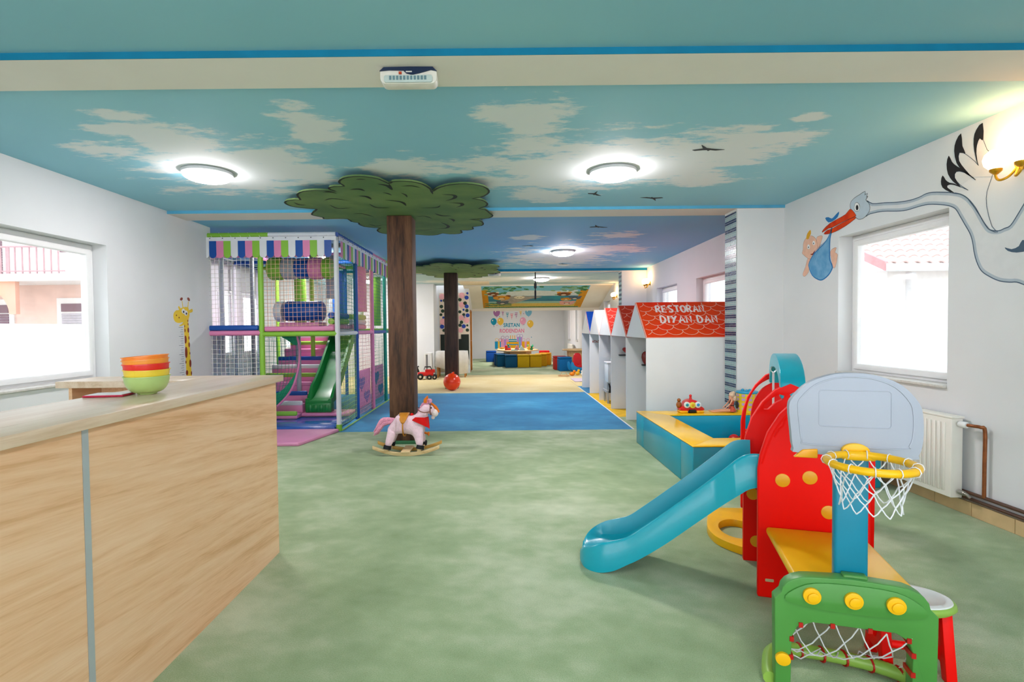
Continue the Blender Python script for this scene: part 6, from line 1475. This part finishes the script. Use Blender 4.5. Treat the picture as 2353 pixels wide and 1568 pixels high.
for k in range(42):
    u = U0 + 0.1 + k * 0.075; 
    MB().prism(ell(u, V1 - 0.07, 0.06, 0.05, 8, 0.5), FRS, 0.0005, 0.0095).build('leaf', MATS['pic_leaf'], bp2)
for k in range(14):
    u = U0 + 0.15 + (k % 7) * 0.12; v = 1.75 + 0.16 * (k // 7) + 0.05 * random.random()
    MB().prism(ell(u, v, 0.10, 0.04, 8, random.uniform(-0.6, 0.6)), FRS, 0.0005, 0.0085).build('leaf', MATS['pic_leaf'], bp2)
# round generic animal faces peeping out
def face(u, v, r_, c, ear, eye='paint_line'):
    f = MB().prism(ell(u, v, r_ * 1.3, r_, 16), FRS, 0.0005, 0.0115).build('animal_face', MATS[c], bp2)
    for s_ in (-1, 1):
        MB().prism(ell(u + s_ * r_ * 1.0, v - r_ * 0.85, r_ * 0.42, r_ * 0.4, 10), FRS, 0.0005, 0.0105).build('ear', MATS[ear], f)
        MB().prism(ell(u + s_ * r_ * 0.4, v - r_ * 0.1, r_ * 0.14, r_ * 0.16, 8), FRS, 0.0005, 0.013).build('eye', MATS[eye], f)
    MB().prism(ell(u, v + r_ * 0.4, r_ * 0.5, r_ * 0.3, 10), FRS, 0.0005, 0.0125).build('snout', MATS['pic_cream'], f)
face(-0.22, 0.78, 0.14, 'pic_brown', 'pic_cream'); face(0.05, 1.18, 0.21, 'pic_orange', 'pic_brown'); face(0.08, 1.68, 0.15, 'pic_slate', 'pic_slate'); face(0.62, 1.15, 0.13, 'pic_cream', 'pic_rock')
face(2.02, 0.86, 0.17, 'pic_brown', 'pic_orange'); face(2.15, 1.36, 0.14, 'pic_orange', 'pic_slate'); face(2.42, 1.25, 0.15, 'pic_slate', 'pic_slate'); face(2.22, 1.78, 0.19, 'pic_pinkish', 'pic_pinkish')

# ------------------------------------------------------------------ birthday decal on the far wall
FRF = ((0, 23.2, 0), (1, 0, 0), (0, 0, 1), (0, -1, 0))
dc = thing('birthday_decal', 'birthday wall decal with balloons, bunting, cake and lettering', 'wall decal', (0.6, 23.2, 1.3))
for nme, hx in (('dec_teal', '1E9AB8'), ('dec_pink', 'E88AA8'), ('dec_purple', 'B078B0'), ('dec_yellow', 'F4C84A'), ('dec_lblue', '7CBCD8'), ('dec_rose', 'EDA8C4'), ('dec_violet', 'C090D8'), ('dec_cyan', '1C9CCF'), ('dec_gold', 'F6B21E'), ('dec_cream', 'FBF3E4'), ('dec_red', 'E0506A')):
    M(nme, hx, 0.7, 0.2, 0.03)
s_ = 23.2 / 1200.0
def fx(px, py): return ((px - 1150) * s_, 1.4 - (py + (px - 1150) * 0.010 - 752) * s_)
text('word_upper', 'SRETAN', 0.235, MATS['dec_teal'], (fx(1176, 751.5)[0:1] + (23.2,) + fx(1176, 751.5)[1:2], (1, 0, 0), (0, 0, 1), (0, -1, 0)), 0.004, dc, bold=0.007, wscale=0.82, space=1.06)
text('word_lower', 'RODENDAN', 0.235, MATS['dec_pink'], (fx(1176.5, 764.5)[0:1] + (23.2,) + fx(1176.5, 764.5)[1:2], (1, 0, 0), (0, 0, 1), (0, -1, 0)), 0.004, dc, bold=0.007, wscale=0.80, space=1.06)
_q = fx(1176.5, 764.5)
def dpoly(name, pts, mat, lvl=0, par=None): return MB().prism(pts, FRF, 0.0005, 0.003 + 0.002 * lvl).build(name, MATS[mat], par or dc)
dpoly('letter_bar', rect(_q[0] - 0.305, _q[0] - 0.215, _q[1] + 0.072, _q[1] + 0.094), 'dec_pink', 3)
def balloon(px, py, r_, mat):
    u, v = fx(px, py); R_ = r_ * s_
    b = dpoly('balloon', [(u + R_ * 0.86 * math.cos(a) * (1 - 0.12 * max(0, -math.sin(a))), v + R_ * math.sin(a)) for a in [k * 2 * PI / 20 for k in range(20)]], mat)
    dpoly('balloon_knot', [(u - 0.02, v - R_ - 0.03), (u + 0.02, v - R_ - 0.03), (u, v - R_ + 0.02)], mat, 0, b)
    MB().prism(ell(u - R_ * 0.3, v + R_ * 0.35, R_ * 0.14, R_ * 0.24, 10, -0.3), FRF, 0.0005, 0.006).build('balloon_shine', MATS['dec_cream'], b)
for (x, y, r_, m_) in ((1142, 719, 9, 'dec_purple'), (1135, 739.5, 8, 'dec_teal'), (1150.5, 739, 8.5, 'dec_yellow'), (1202, 738, 8.5, 'dec_rose'), (1219, 744.5, 8.5, 'dec_yellow'), (1215, 718, 9, 'dec_lblue')): balloon(x, y, r_, m_)
for k, (x, y, m_) in enumerate(((1156, 720.5, 'dec_purple'), (1166.5, 726, 'dec_teal'), (1176.5, 728, 'dec_pink'), (1187, 725.5, 'dec_purple'), (1197, 720, 'dec_yellow'))):
    u, v = fx(x, y); h_ = 0.13; w_ = 0.065
    f = dpoly('bunting_flag', [(u - w_, v + h_), (u + w_, v + h_), (u, v - h_)], m_)
    for q in range(3): dpoly('flag_stripe', [(u - w_ * (0.85 - q * 0.3), v + h_ * (0.75 - q * 0.55)), (u + w_ * (0.85 - q * 0.3), v + h_ * (0.75 - q * 0.55)), (u + w_ * (0.72 - q * 0.28), v + h_ * (0.55 - q * 0.55)), (u - w_ * (0.72 - q * 0.28), v + h_ * (0.55 - q * 0.55))], 'dec_cream', 1, f)
def drect(name, x0, x1, y0, y1, mat, lvl=0, par=None):
    a = fx(x0, y1); b = fx(x1, y0); return dpoly(name, rect(a[0], b[0], a[1], b[1]), mat, lvl, par)
g1 = drect('gift_box', 1137, 1155, 785, 802, 'dec_cyan'); drect('ribbon', 1144, 1148.5, 785, 802, 'dec_yellow', 1, g1)
g2 = drect('gift_box', 1151, 1170, 780, 802, 'dec_rose', 1); drect('ribbon', 1158, 1163, 780, 802, 'dec_violet', 2, g2)
g3 = drect('gift_box', 1188, 1200, 775, 802, 'dec_violet', 1); drect('ribbon', 1192.5, 1196, 775, 802, 'dec_lblue', 2, g3)
g4 = drect('gift_box', 1199, 1217, 785, 802, 'dec_gold', 2); drect('ribbon', 1205.5, 1210, 785, 802, 'dec_rose', 3, g4)
for (x, y, m_) in ((1155, 776, 'dec_purple'), (1165, 776, 'dec_purple'), (1191, 772, 'dec_violet'), (1198, 772, 'dec_violet'), (1203, 781.5, 'dec_rose'), (1213, 781.5, 'dec_rose'), (1142, 781.5, 'dec_yellow'), (1150, 782, 'dec_red')):
    u, v = fx(x, y); MB().tube([Vector((p[0], 23.194, p[1])) for p in ell(u, v, 0.075, 0.06, 14, 0.5 if x % 2 else -0.5)], 0.008, 4, closed=True).build('ribbon_loop', MATS[m_], dc)
ck = drect('cake_tier', 1164, 1192, 786, 802, 'dec_gold', 3); drect('cake_tier', 1169, 1187.5, 779.5, 786, 'dec_teal', 3); drect('icing', 1165, 1191, 791, 793.5, 'dec_cyan', 4, ck); drect('icing', 1169, 1187.5, 782, 783.5, 'dec_cream', 4, ck)
for x in (1173, 1178, 1183): drect('candle', x - 0.8, x + 0.8, 771, 779.5, 'dec_gold', 3)
for k in range(12):
    u, v = fx(1132 + random.random() * 90, 715 + random.random() * 65); MB().prism(ell(u, v, 0.02, 0.02, 8), FRF, 0.0005, 0.002).build('confetti', MATS[random.choice(['dec_teal', 'dec_pink', 'dec_purple'])], dc)

# ------------------------------------------------------------------ dotted panel wall, dark boards, door
FRD = ((0, 16.0, 0), (1, 0, 0), (0, 0, 1), (0, -1, 0))
dp = thing('dotted_panel', 'cream panel covered with pink, green and blue discs', 'wall panel', (-1.4, 16, 0.7))
MB().prism(rect(-1.86, -0.955, 0.70, 2.46), FRD, 0.0005, 0.012).build('panel_board', M('dot_cream', 'EADBC8', 0.8), dp)
for nme, hx in (('dot_pink', 'F0B0B4'), ('dot_green', '1E3A2C'), ('dot_blue', '1A3FA0')): M(nme, hx, 0.6)
k3 = 16.0 / 1200.0
for (zx, zy, r_, m_) in ((770, 402, 32, 'dot_pink'), (760, 447, 12, 'dot_blue'), (796, 445, 18, 'dot_green'), (762, 513, 20, 'dot_green'), (776, 563, 20, 'dot_green'), (755, 604, 16, 'dot_green'), (783, 636, 13, 'dot_blue'), (778, 684, 34, 'dot_pink'), (766, 738, 24, 'dot_blue'), (788, 780, 18, 'dot_green'), (992, 390, 32, 'dot_pink'), (1055, 367, 13, 'dot_blue'), (1046, 415, 23, 'dot_blue'), (970, 438, 19, 'dot_green'), (990, 496, 32, 'dot_pink'), (1028, 477, 20, 'dot_green'), (1046, 514, 22, 'dot_blue'), (1048, 560, 19, 'dot_green'), (1010, 551, 12, 'dot_blue'), (968, 574, 17, 'dot_green'), (1011, 606, 17, 'dot_green'), (1055, 614, 22, 'dot_blue'), (1008, 632, 13, 'dot_blue'), (985, 640, 30, 'dot_pink'), (1042, 670, 32, 'dot_pink'), (985, 691, 19, 'dot_green'), (1010, 736, 23, 'dot_blue'), (1050, 727, 12, 'dot_green'), (968, 725, 18, 'dot_green'), (975, 780, 28, 'dot_pink'), (1050, 780, 19, 'dot_green'), (870, 420, 30, 'dot_pink'), (890, 520, 22, 'dot_blue'), (860, 600, 20, 'dot_green'), (900, 700, 32, 'dot_pink')):
    u = (860 + zx / 4.9 - 1150) * k3; v = 1.4 - (600 + zy / 4.9 - 1.0 - 752) * k3
    if u - r_ / 4.9 * k3 > -1.90: MB().lathe([(0.001, 0.0), (r_ / 4.9 * k3, 0.0), (r_ / 4.9 * k3, 0.012), (0.001, 0.012)], (u, 15.976 - 0.0004 * ((zx * 7 + zy) % 13), v), 18, axis='Y').build('disc', MATS[m_], dp)
M('board_dark', '1C2622', 0.6, 0.3, 0.05)
db = thing('dark_board', 'black green board pieces below the dotted panel', 'board', (-1.4, 15.97, 0.4))
for q in ((-1.83, -1.55, 0.70, 1.19), (-1.4, -0.965, 0.70, 1.05), (-1.2, -0.965, 1.05, 1.19), (-1.1, -0.965, 0.42, 0.70)):
    MB().box(q[0], q[1], 15.965, 15.975, q[2], q[3]).build('board', MATS['board_dark'], db)
wood_mat('door_wood', 'C98A3E', 'B97930', '9A6224', rough=0.4, rot=0.0, sx=9, sy=9, sz=1.0, sc=2)
d1 = bpy.data.objects.new('door_1', None); COL.objects.link(d1); d1['kind'] = 'structure'; d1.location = (-0.95, 16.8, 0); d1['wbuilt'] = 1
MB().box(-1.02, -0.985, 16.40, 17.20, 0.005, 1.91).build('door_leaf', MATS['door_wood'], d1)
for (a, b_) in ((16.35, 16.40), (17.20, 17.25)): MB().box(-1.08, -0.935, a + 0.001, b_ - 0.001, 0.0, 1.949).build('door_frame', MATS['door_wood'], d1)
MB().box(-1.08, -0.935, 16.40, 17.20, 1.91, 1.949).build('door_frame', MATS['door_wood'], d1)
MB().tube([(-0.985, 16.5, 0.98), (-0.94, 16.5, 0.98), (-0.935, 16.6, 0.98)], 0.009, 8).build('door_handle', M('handle_steel', 'B8B8B4', 0.3, metal=0.8), d1, smooth=True)

# cloth covered table before the dotted wall
tb = thing('side_table', 'small table under a white cloth behind the second trunk', 'table', (-1.4, 15.0, 0))
for (x, y) in ((-1.76, 14.62), (-1.0, 14.62), (-1.76, 15.04), (-1.0, 15.04)): MB().box(x - 0.02, x + 0.02, y - 0.02, y + 0.02, 0, 0.70).build('leg', MATS['door_wood'], tb)
MB().box(-1.80, -0.96, 14.58, 15.08, 0.70, 0.725).build('table_top', MATS['door_wood'], tb)
vs = []; fs = []; N_ = 60
per = []
for k in range(N_):
    f_ = k / N_ * 4; q = int(f_); u = f_ - q
    a = [(-1.81, 14.57), (-0.95, 14.57), (-0.95, 15.09), (-1.81, 15.09)]
    p0, p1 = a[q], a[(q + 1) % 4]; per.append((p0[0] + (p1[0] - p0[0]) * u, p0[1] + (p1[1] - p0[1]) * u))
cx, cy = -1.38, 14.83
vs = [(x, y, 0.731) for x, y in per] + [(x + (x - cx) * (0.05 + 0.05 * math.sin(k * 1.3)), y + (y - cy) * (0.08 + 0.10 * math.sin(k * 1.3)), 0.10 + 0.25 * (0.5 + 0.5 * math.sin(k * 0.21 + 2.2))) for k, (x, y) in enumerate(per)]
fs = [tuple(range(N_))] + [(k, (k + 1) % N_, N_ + (k + 1) % N_, N_ + k) for k in range(N_)]
tcl = MB().add(vs, fs).build('tablecloth', M('cloth_white', 'ECEDEE', 0.85, 0.15, 0.03), smooth=True, angle=40)
sol = tcl.modifiers.new('t', 'SOLIDIFY'); sol.thickness = 0.004; sol.offset = 1
tag(tcl, 'white cloth hanging over the small table', 'tablecloth')
lw_ = thing('low_unit', 'low white unit with an open niche left of the cloth table', 'cabinet', (-1.85, 14.6, 0))
MB().box(-2.10, -2.06, 14.35, 14.75, 0, 0.66).build('side', MATS['house_white'], lw_); MB().box(-1.94, -1.91, 14.35, 14.75, 0, 0.66).build('side', MATS['house_white'], lw_); MB().box(-2.10, -1.91, 14.34, 14.76, 0.66, 0.70).build('top', MATS['house_white'], lw_)

# attic hatch, black hanging pole
ah = thing('attic_hatch', 'cream attic hatch in the ceiling left of the beach picture', 'hatch', (-0.75, 15.1, 2.66))
MB().box(-1.15, -0.30, 14.25, 15.35, 2.645, 2.664).build('hatch_frame', MATS['cream_plaster'], ah, bevel=0.004)
MB().box(-1.08, -0.37, 14.32, 15.28, 2.632, 2.645).build('hatch_panel', M('hatch_panel', 'E8D9BC', 0.6), ah, bevel=0.003)
hpz = thing('hanging_strap', 'black strap with buckle hanging from the third beam', 'strap', (0.83, 12.28, 2.0))
MB().tube([(0.83, 12.28, 2.679), (0.83, 12.28, 2.05)], 0.013, 8).build('strap', M('strap_black', '151C26', 0.6), hpz, smooth=True)
MB().box(0.80, 0.86, 12.262, 12.298, 2.30, 2.42).build('buckle', MATS['strap_black'], hpz, bevel=0.008)
MB().tube([(0.83, 12.28, 2.25), (0.83, 12.28, 2.04)], 0.022, 8).build('strap_end', MATS['strap_black'], hpz, smooth=True)

# ------------------------------------------------------------------ birthday table with cube stools
wood_mat('pale_wood', 'E6C796', 'DDB983', 'CBA26A', rough=0.45, rot=0.0, sx=1.5, sy=8, sz=8, sc=2)
def gpt(px, py):     # floor point under a measured picture position (far end of the hall only)
    v = (py + (px - 1150) * 0.010 - 752.0); y = 1680.0 / v; return ((px - 1150) / 1200.0 * y, y)
bt = thing('party_table', 'light wooden party table ringed by cube stools', 'table', (0.62, 19.6, 0))
topz = 0.515
MB().prism([(0.22, 18.52), (1.0, 18.52), (1.42, 19.5), (1.25, 20.9), (-0.12, 21.0), (-0.12, 19.4)], ((0, 0, topz), (1, 0, 0), (0, 1, 0), (0, 0, 1)), 0, 0.035).build('table_top', MATS['pale_wood'], bt, bevel=0.006)
MB().prism([(0.34, 18.8), (0.92, 18.8), (1.15, 19.5), (1.0, 20.6), (0.15, 20.7), (0.12, 19.5)], ((0, 0, 0), (1, 0, 0), (0, 1, 0), (0, 0, 1)), 0.0, topz).build('table_base', MATS['pale_wood'], bt)
def stool(label, x, y, c, rz=0.0, grp='cube stools at the far tables', s=0.41, h=0.44):
    m_ = M('stool_' + c, c, 0.75, 0.2, 0.05, 30, bump=0.1, bscale=200)
    t = thing('cube_stool', label, 'stool', (x, y, 0), rz, grp, world=False)
    MB().box(-s / 2, s / 2, -s / 2, s / 2, 0.0, h - 0.06).build('stool_body', m_, t, bevel=0.02)
    MB().box(-s / 2 - 0.002, s / 2 + 0.002, -s / 2 - 0.002, s / 2 + 0.002, h - 0.058, h).build('stool_cushion', m_, t, bevel=0.028, bseg=3)
    return t
BL, TE, YE, OR, RE, BR = '0E4A9E', '0B5880', 'C9A412', 'E39A1C', 'DC1E1C', '0C68A8'
stool('dark blue cube stool left of the party table, nearest the far wall', -0.385, 21.15, BL, 0.05)
stool('blue cube stool pushed in at the table, second from left', -0.02, 19.06, '124C86', 0.12)
stool('teal cube stool turned outward at the front left table corner', 0.06, 18.60, TE, 0.15)
stool('dark teal cube stool at the front of the party table', 0.355, 18.12, '0B5078', 0.06)
stool('yellow cube stool in the front row beside the teal one', 0.785, 18.12, YE, 0.0)
stool('yellow cube stool at the right end of the front row', 1.21, 18.18, 'C8A010', 0.0)
stool('mustard cube stool behind the front row at the right', 1.44, 18.62, 'D09A14', -0.05)
stool('orange topped cube stool between yellow and red stools', 1.64, 19.12, OR, -0.2)
stool('bright red cube stool right of the party table', 1.75, 20.9, RE, -0.05)
# toys on the party table
def toy(name, label, mb, hx, cat='toy'): return tag(mb.build(name, M('toyc_' + hx, hx, 0.4), bevel=0.006), label, cat, 'toys on the party table')
tz = topz + 0.0355
fz = ((0, 0, 0), (1, 0, 0), (0, 0, 1), (0, 1, 0))
toy('toy_truck', 'red toy truck on the left of the party table', MB().box(0.16, 0.38, 19.1, 19.25, tz, tz + 0.08).box(0.16, 0.26, 19.1, 19.25, tz + 0.08, tz + 0.17), 'D8221C')
toy('toy_tent', 'pink peaked paper house on the party table', MB().prism([(0.50, tz), (0.70, tz), (0.60, tz + 0.20)], fz, 19.0, 19.2), 'E88A8A')
toy('toy_tent', 'pale blue peaked paper house on the party table', MB().prism([(0.66, tz), (0.90, tz), (0.76, tz + 0.18)], fz, 18.82, 18.98), 'BFE0E0')
toy('toy_tray', 'flat white and teal tray at the table front', MB().box(0.38, 0.62, 18.80, 18.96, tz, tz + 0.03), '3A8C9A')
toy('toy_blocks', 'green and blue toy block heap at the table right', MB().box(1.08, 1.17, 18.98, 19.07, tz, tz + 0.09).box(1.10, 1.16, 19.0, 19.06, tz + 0.09, tz + 0.15), '1C8A5A')
toy('toy_blocks', 'yellow toy block heap beside the green one', MB().box(1.0, 1.10, 19.2, 19.3, tz, tz + 0.12).box(1.03, 1.08, 19.22, 19.27, tz + 0.12, tz + 0.2), 'F0B81C')
toy('toy_bowl', 'yellow shallow toy bowl at the left table edge', MB().lathe([(0.06, 0), (0.15, 0.05), (0.14, 0.05), (0.05, 0.01)], (0.06, 20.4, tz), 18), 'D8A820')
toy('toy_figure', 'dark green toy figure beside the yellow bowl', MB().lathe([(0.05, 0), (0.055, 0.06), (0.03, 0.12), (0.045, 0.16), (0.02, 0.20)], (0.30, 20.2, tz), 12), '1C6A4A')
toy('toy_cup', 'blue toy cup in the table middle', MB().lathe([(0.04, 0), (0.05, 0.12), (0.045, 0.12), (0.03, 0.01)], (0.33, 19.5, tz), 14), '1C62B0')
tq = thing('toy_basket', 'woven tray holding green toys at the table right end', 'toy', (1.15, 20.2, tz), group='toys on the party table', world=False)
MB().lathe([(0.10, 0), (0.17, 0.05), (0.165, 0.055), (0.09, 0.012)], seg=20).build('tray', MATS['pale_wood'], tq, smooth=True)
for (x, y) in ((-0.08, 0.0), (0.09, 0.02)): MB().lathe([(0.03, 0.05), (0.035, 0.11), (0.02, 0.16), (0.002, 0.17)], (x, y, 0), 10).build('green_piece', M('toyc_1C9A6A', '1C9A6A', 0.4), tq, smooth=True)

# second table, stools and ride-on toy behind the little houses
t2 = thing('play_table', 'light wooden round play table behind the little houses', 'table', (2.45, 16.9, 0))
MB().lathe([(0.001, 0.62), (0.50, 0.62), (0.51, 0.63), (0.51, 0.65), (0.50, 0.66), (0.001, 0.66)], (2.52, 17.0, 0), 32).build('table_top', MATS['pale_wood'], t2, smooth=True)
MB().lathe([(0.34, 0.0), (0.36, 0.62)], (2.52, 17.0, 0), 24).build('table_base', MATS['pale_wood'], t2, smooth=True)
stool('red cube stool tucked behind the blue one at the round table', 1.93, 17.0, 'B8302A', 0.05)
stool('bright blue cube stool in front of the round table', 2.02, 16.50, BR, 0.08, s=0.40)
ro = thing('ride_on_toy', 'blue rocking ride on toy with a red seat', 'ride-on toy', (2.35, 15.75, 0), rz=0.3, world=False)
fr_ = ((0, 0, 0), (1, 0, 0), (0, 0, 1), (0, 1, 0))
for yy in (-0.14, 0.12): MB().prism(smooth([(-0.28, 0.12), (-0.30, 0.30), (-0.24, 0.33), (-0.18, 0.22), (0.0, 0.16), (0.18, 0.2), (0.26, 0.28), (0.29, 0.12), (0.15, 0.02), (0.0, 0.0), (-0.15, 0.03)], 3), fr_, yy, yy + 0.03).build('rocker_side', M('ride_blue', '1486C8', 0.35), ro, bevel=0.006)
MB().box(-0.2, 0.22, -0.12, 0.12, 0.10, 0.16).build('floor_plate', MATS['ride_blue'], ro, bevel=0.02)
MB().prism(smooth([(-0.12, 0.16), (-0.14, 0.45), (-0.08, 0.58), (0.06, 0.58), (0.12, 0.45), (0.10, 0.16)], 3), ((0, 0.04, 0), (1, 0, 0), (0, 0, 1), (0, 1, 0)), 0, 0.06).build('seat_back', M('ride_red', 'D01A28', 0.35), ro, bevel=0.02)
MB().box(-0.10, 0.10, -0.11, 0.05, 0.16, 0.24).build('seat', MATS['ride_red'], ro, bevel=0.02)
for i, (x, y, hx, lab) in enumerate(((2.02, 14.75, 'F08A1C', 'orange toy duck on the yellow carpet edge'), (2.20, 14.95, 'F4C02C', 'yellow toy duck among floor toys'), (2.30, 14.60, 'EAE6DC', 'white toy duck among floor toys'), (2.42, 14.85, 'F2D848', 'pale yellow toy duck nearest the ride on toy'))):
    tt = thing('toy_duck', lab, 'toy', (x, y, 0), rz=i * 0.8, group='toys on the yellow carpet', world=False)
    MB().ball((0, 0, 0.055), 0.065, 14, sq=(1.25, 0.9, 0.84)).ball((0.06, 0, 0.125), 0.042, 12).build('duck_body', M('toyc_' + hx, hx, 0.4), tt, smooth=True)
    MB().tube([(0.095, 0, 0.12), (0.125, 0, 0.115)], [0.018, 0.008], 8).build('beak', M('toyc_beak', 'E0601C', 0.4), tt, smooth=True)
ht = thing('hoop_toy', 'flat wire track toy lying on the yellow carpet', 'toy', (1.78, 14.70, 0), world=False)
MB().torus((0, 0, 0.012), 0.16, 0.010, 28, 6).build('track_ring', M('track_tan', 'D8A878', 0.6), ht, smooth=True)
MB().tube(smooth([(-0.1, 0, 0.012), (-0.05, 0.02, 0.10), (0.04, 0.0, 0.11), (0.1, 0, 0.012)], 4, False), 0.007, 6).build('track_arch', MATS['track_tan'], ht, smooth=True)
tag(MB().box(1.86, 2.5, 13.1, 13.9, 0.0, 0.02).build('floor_mat', M('mat_lilac', 'D8C8DC', 0.8), bevel=0.004), 'thin lilac mat at the edge of the yellow carpet', 'mat')
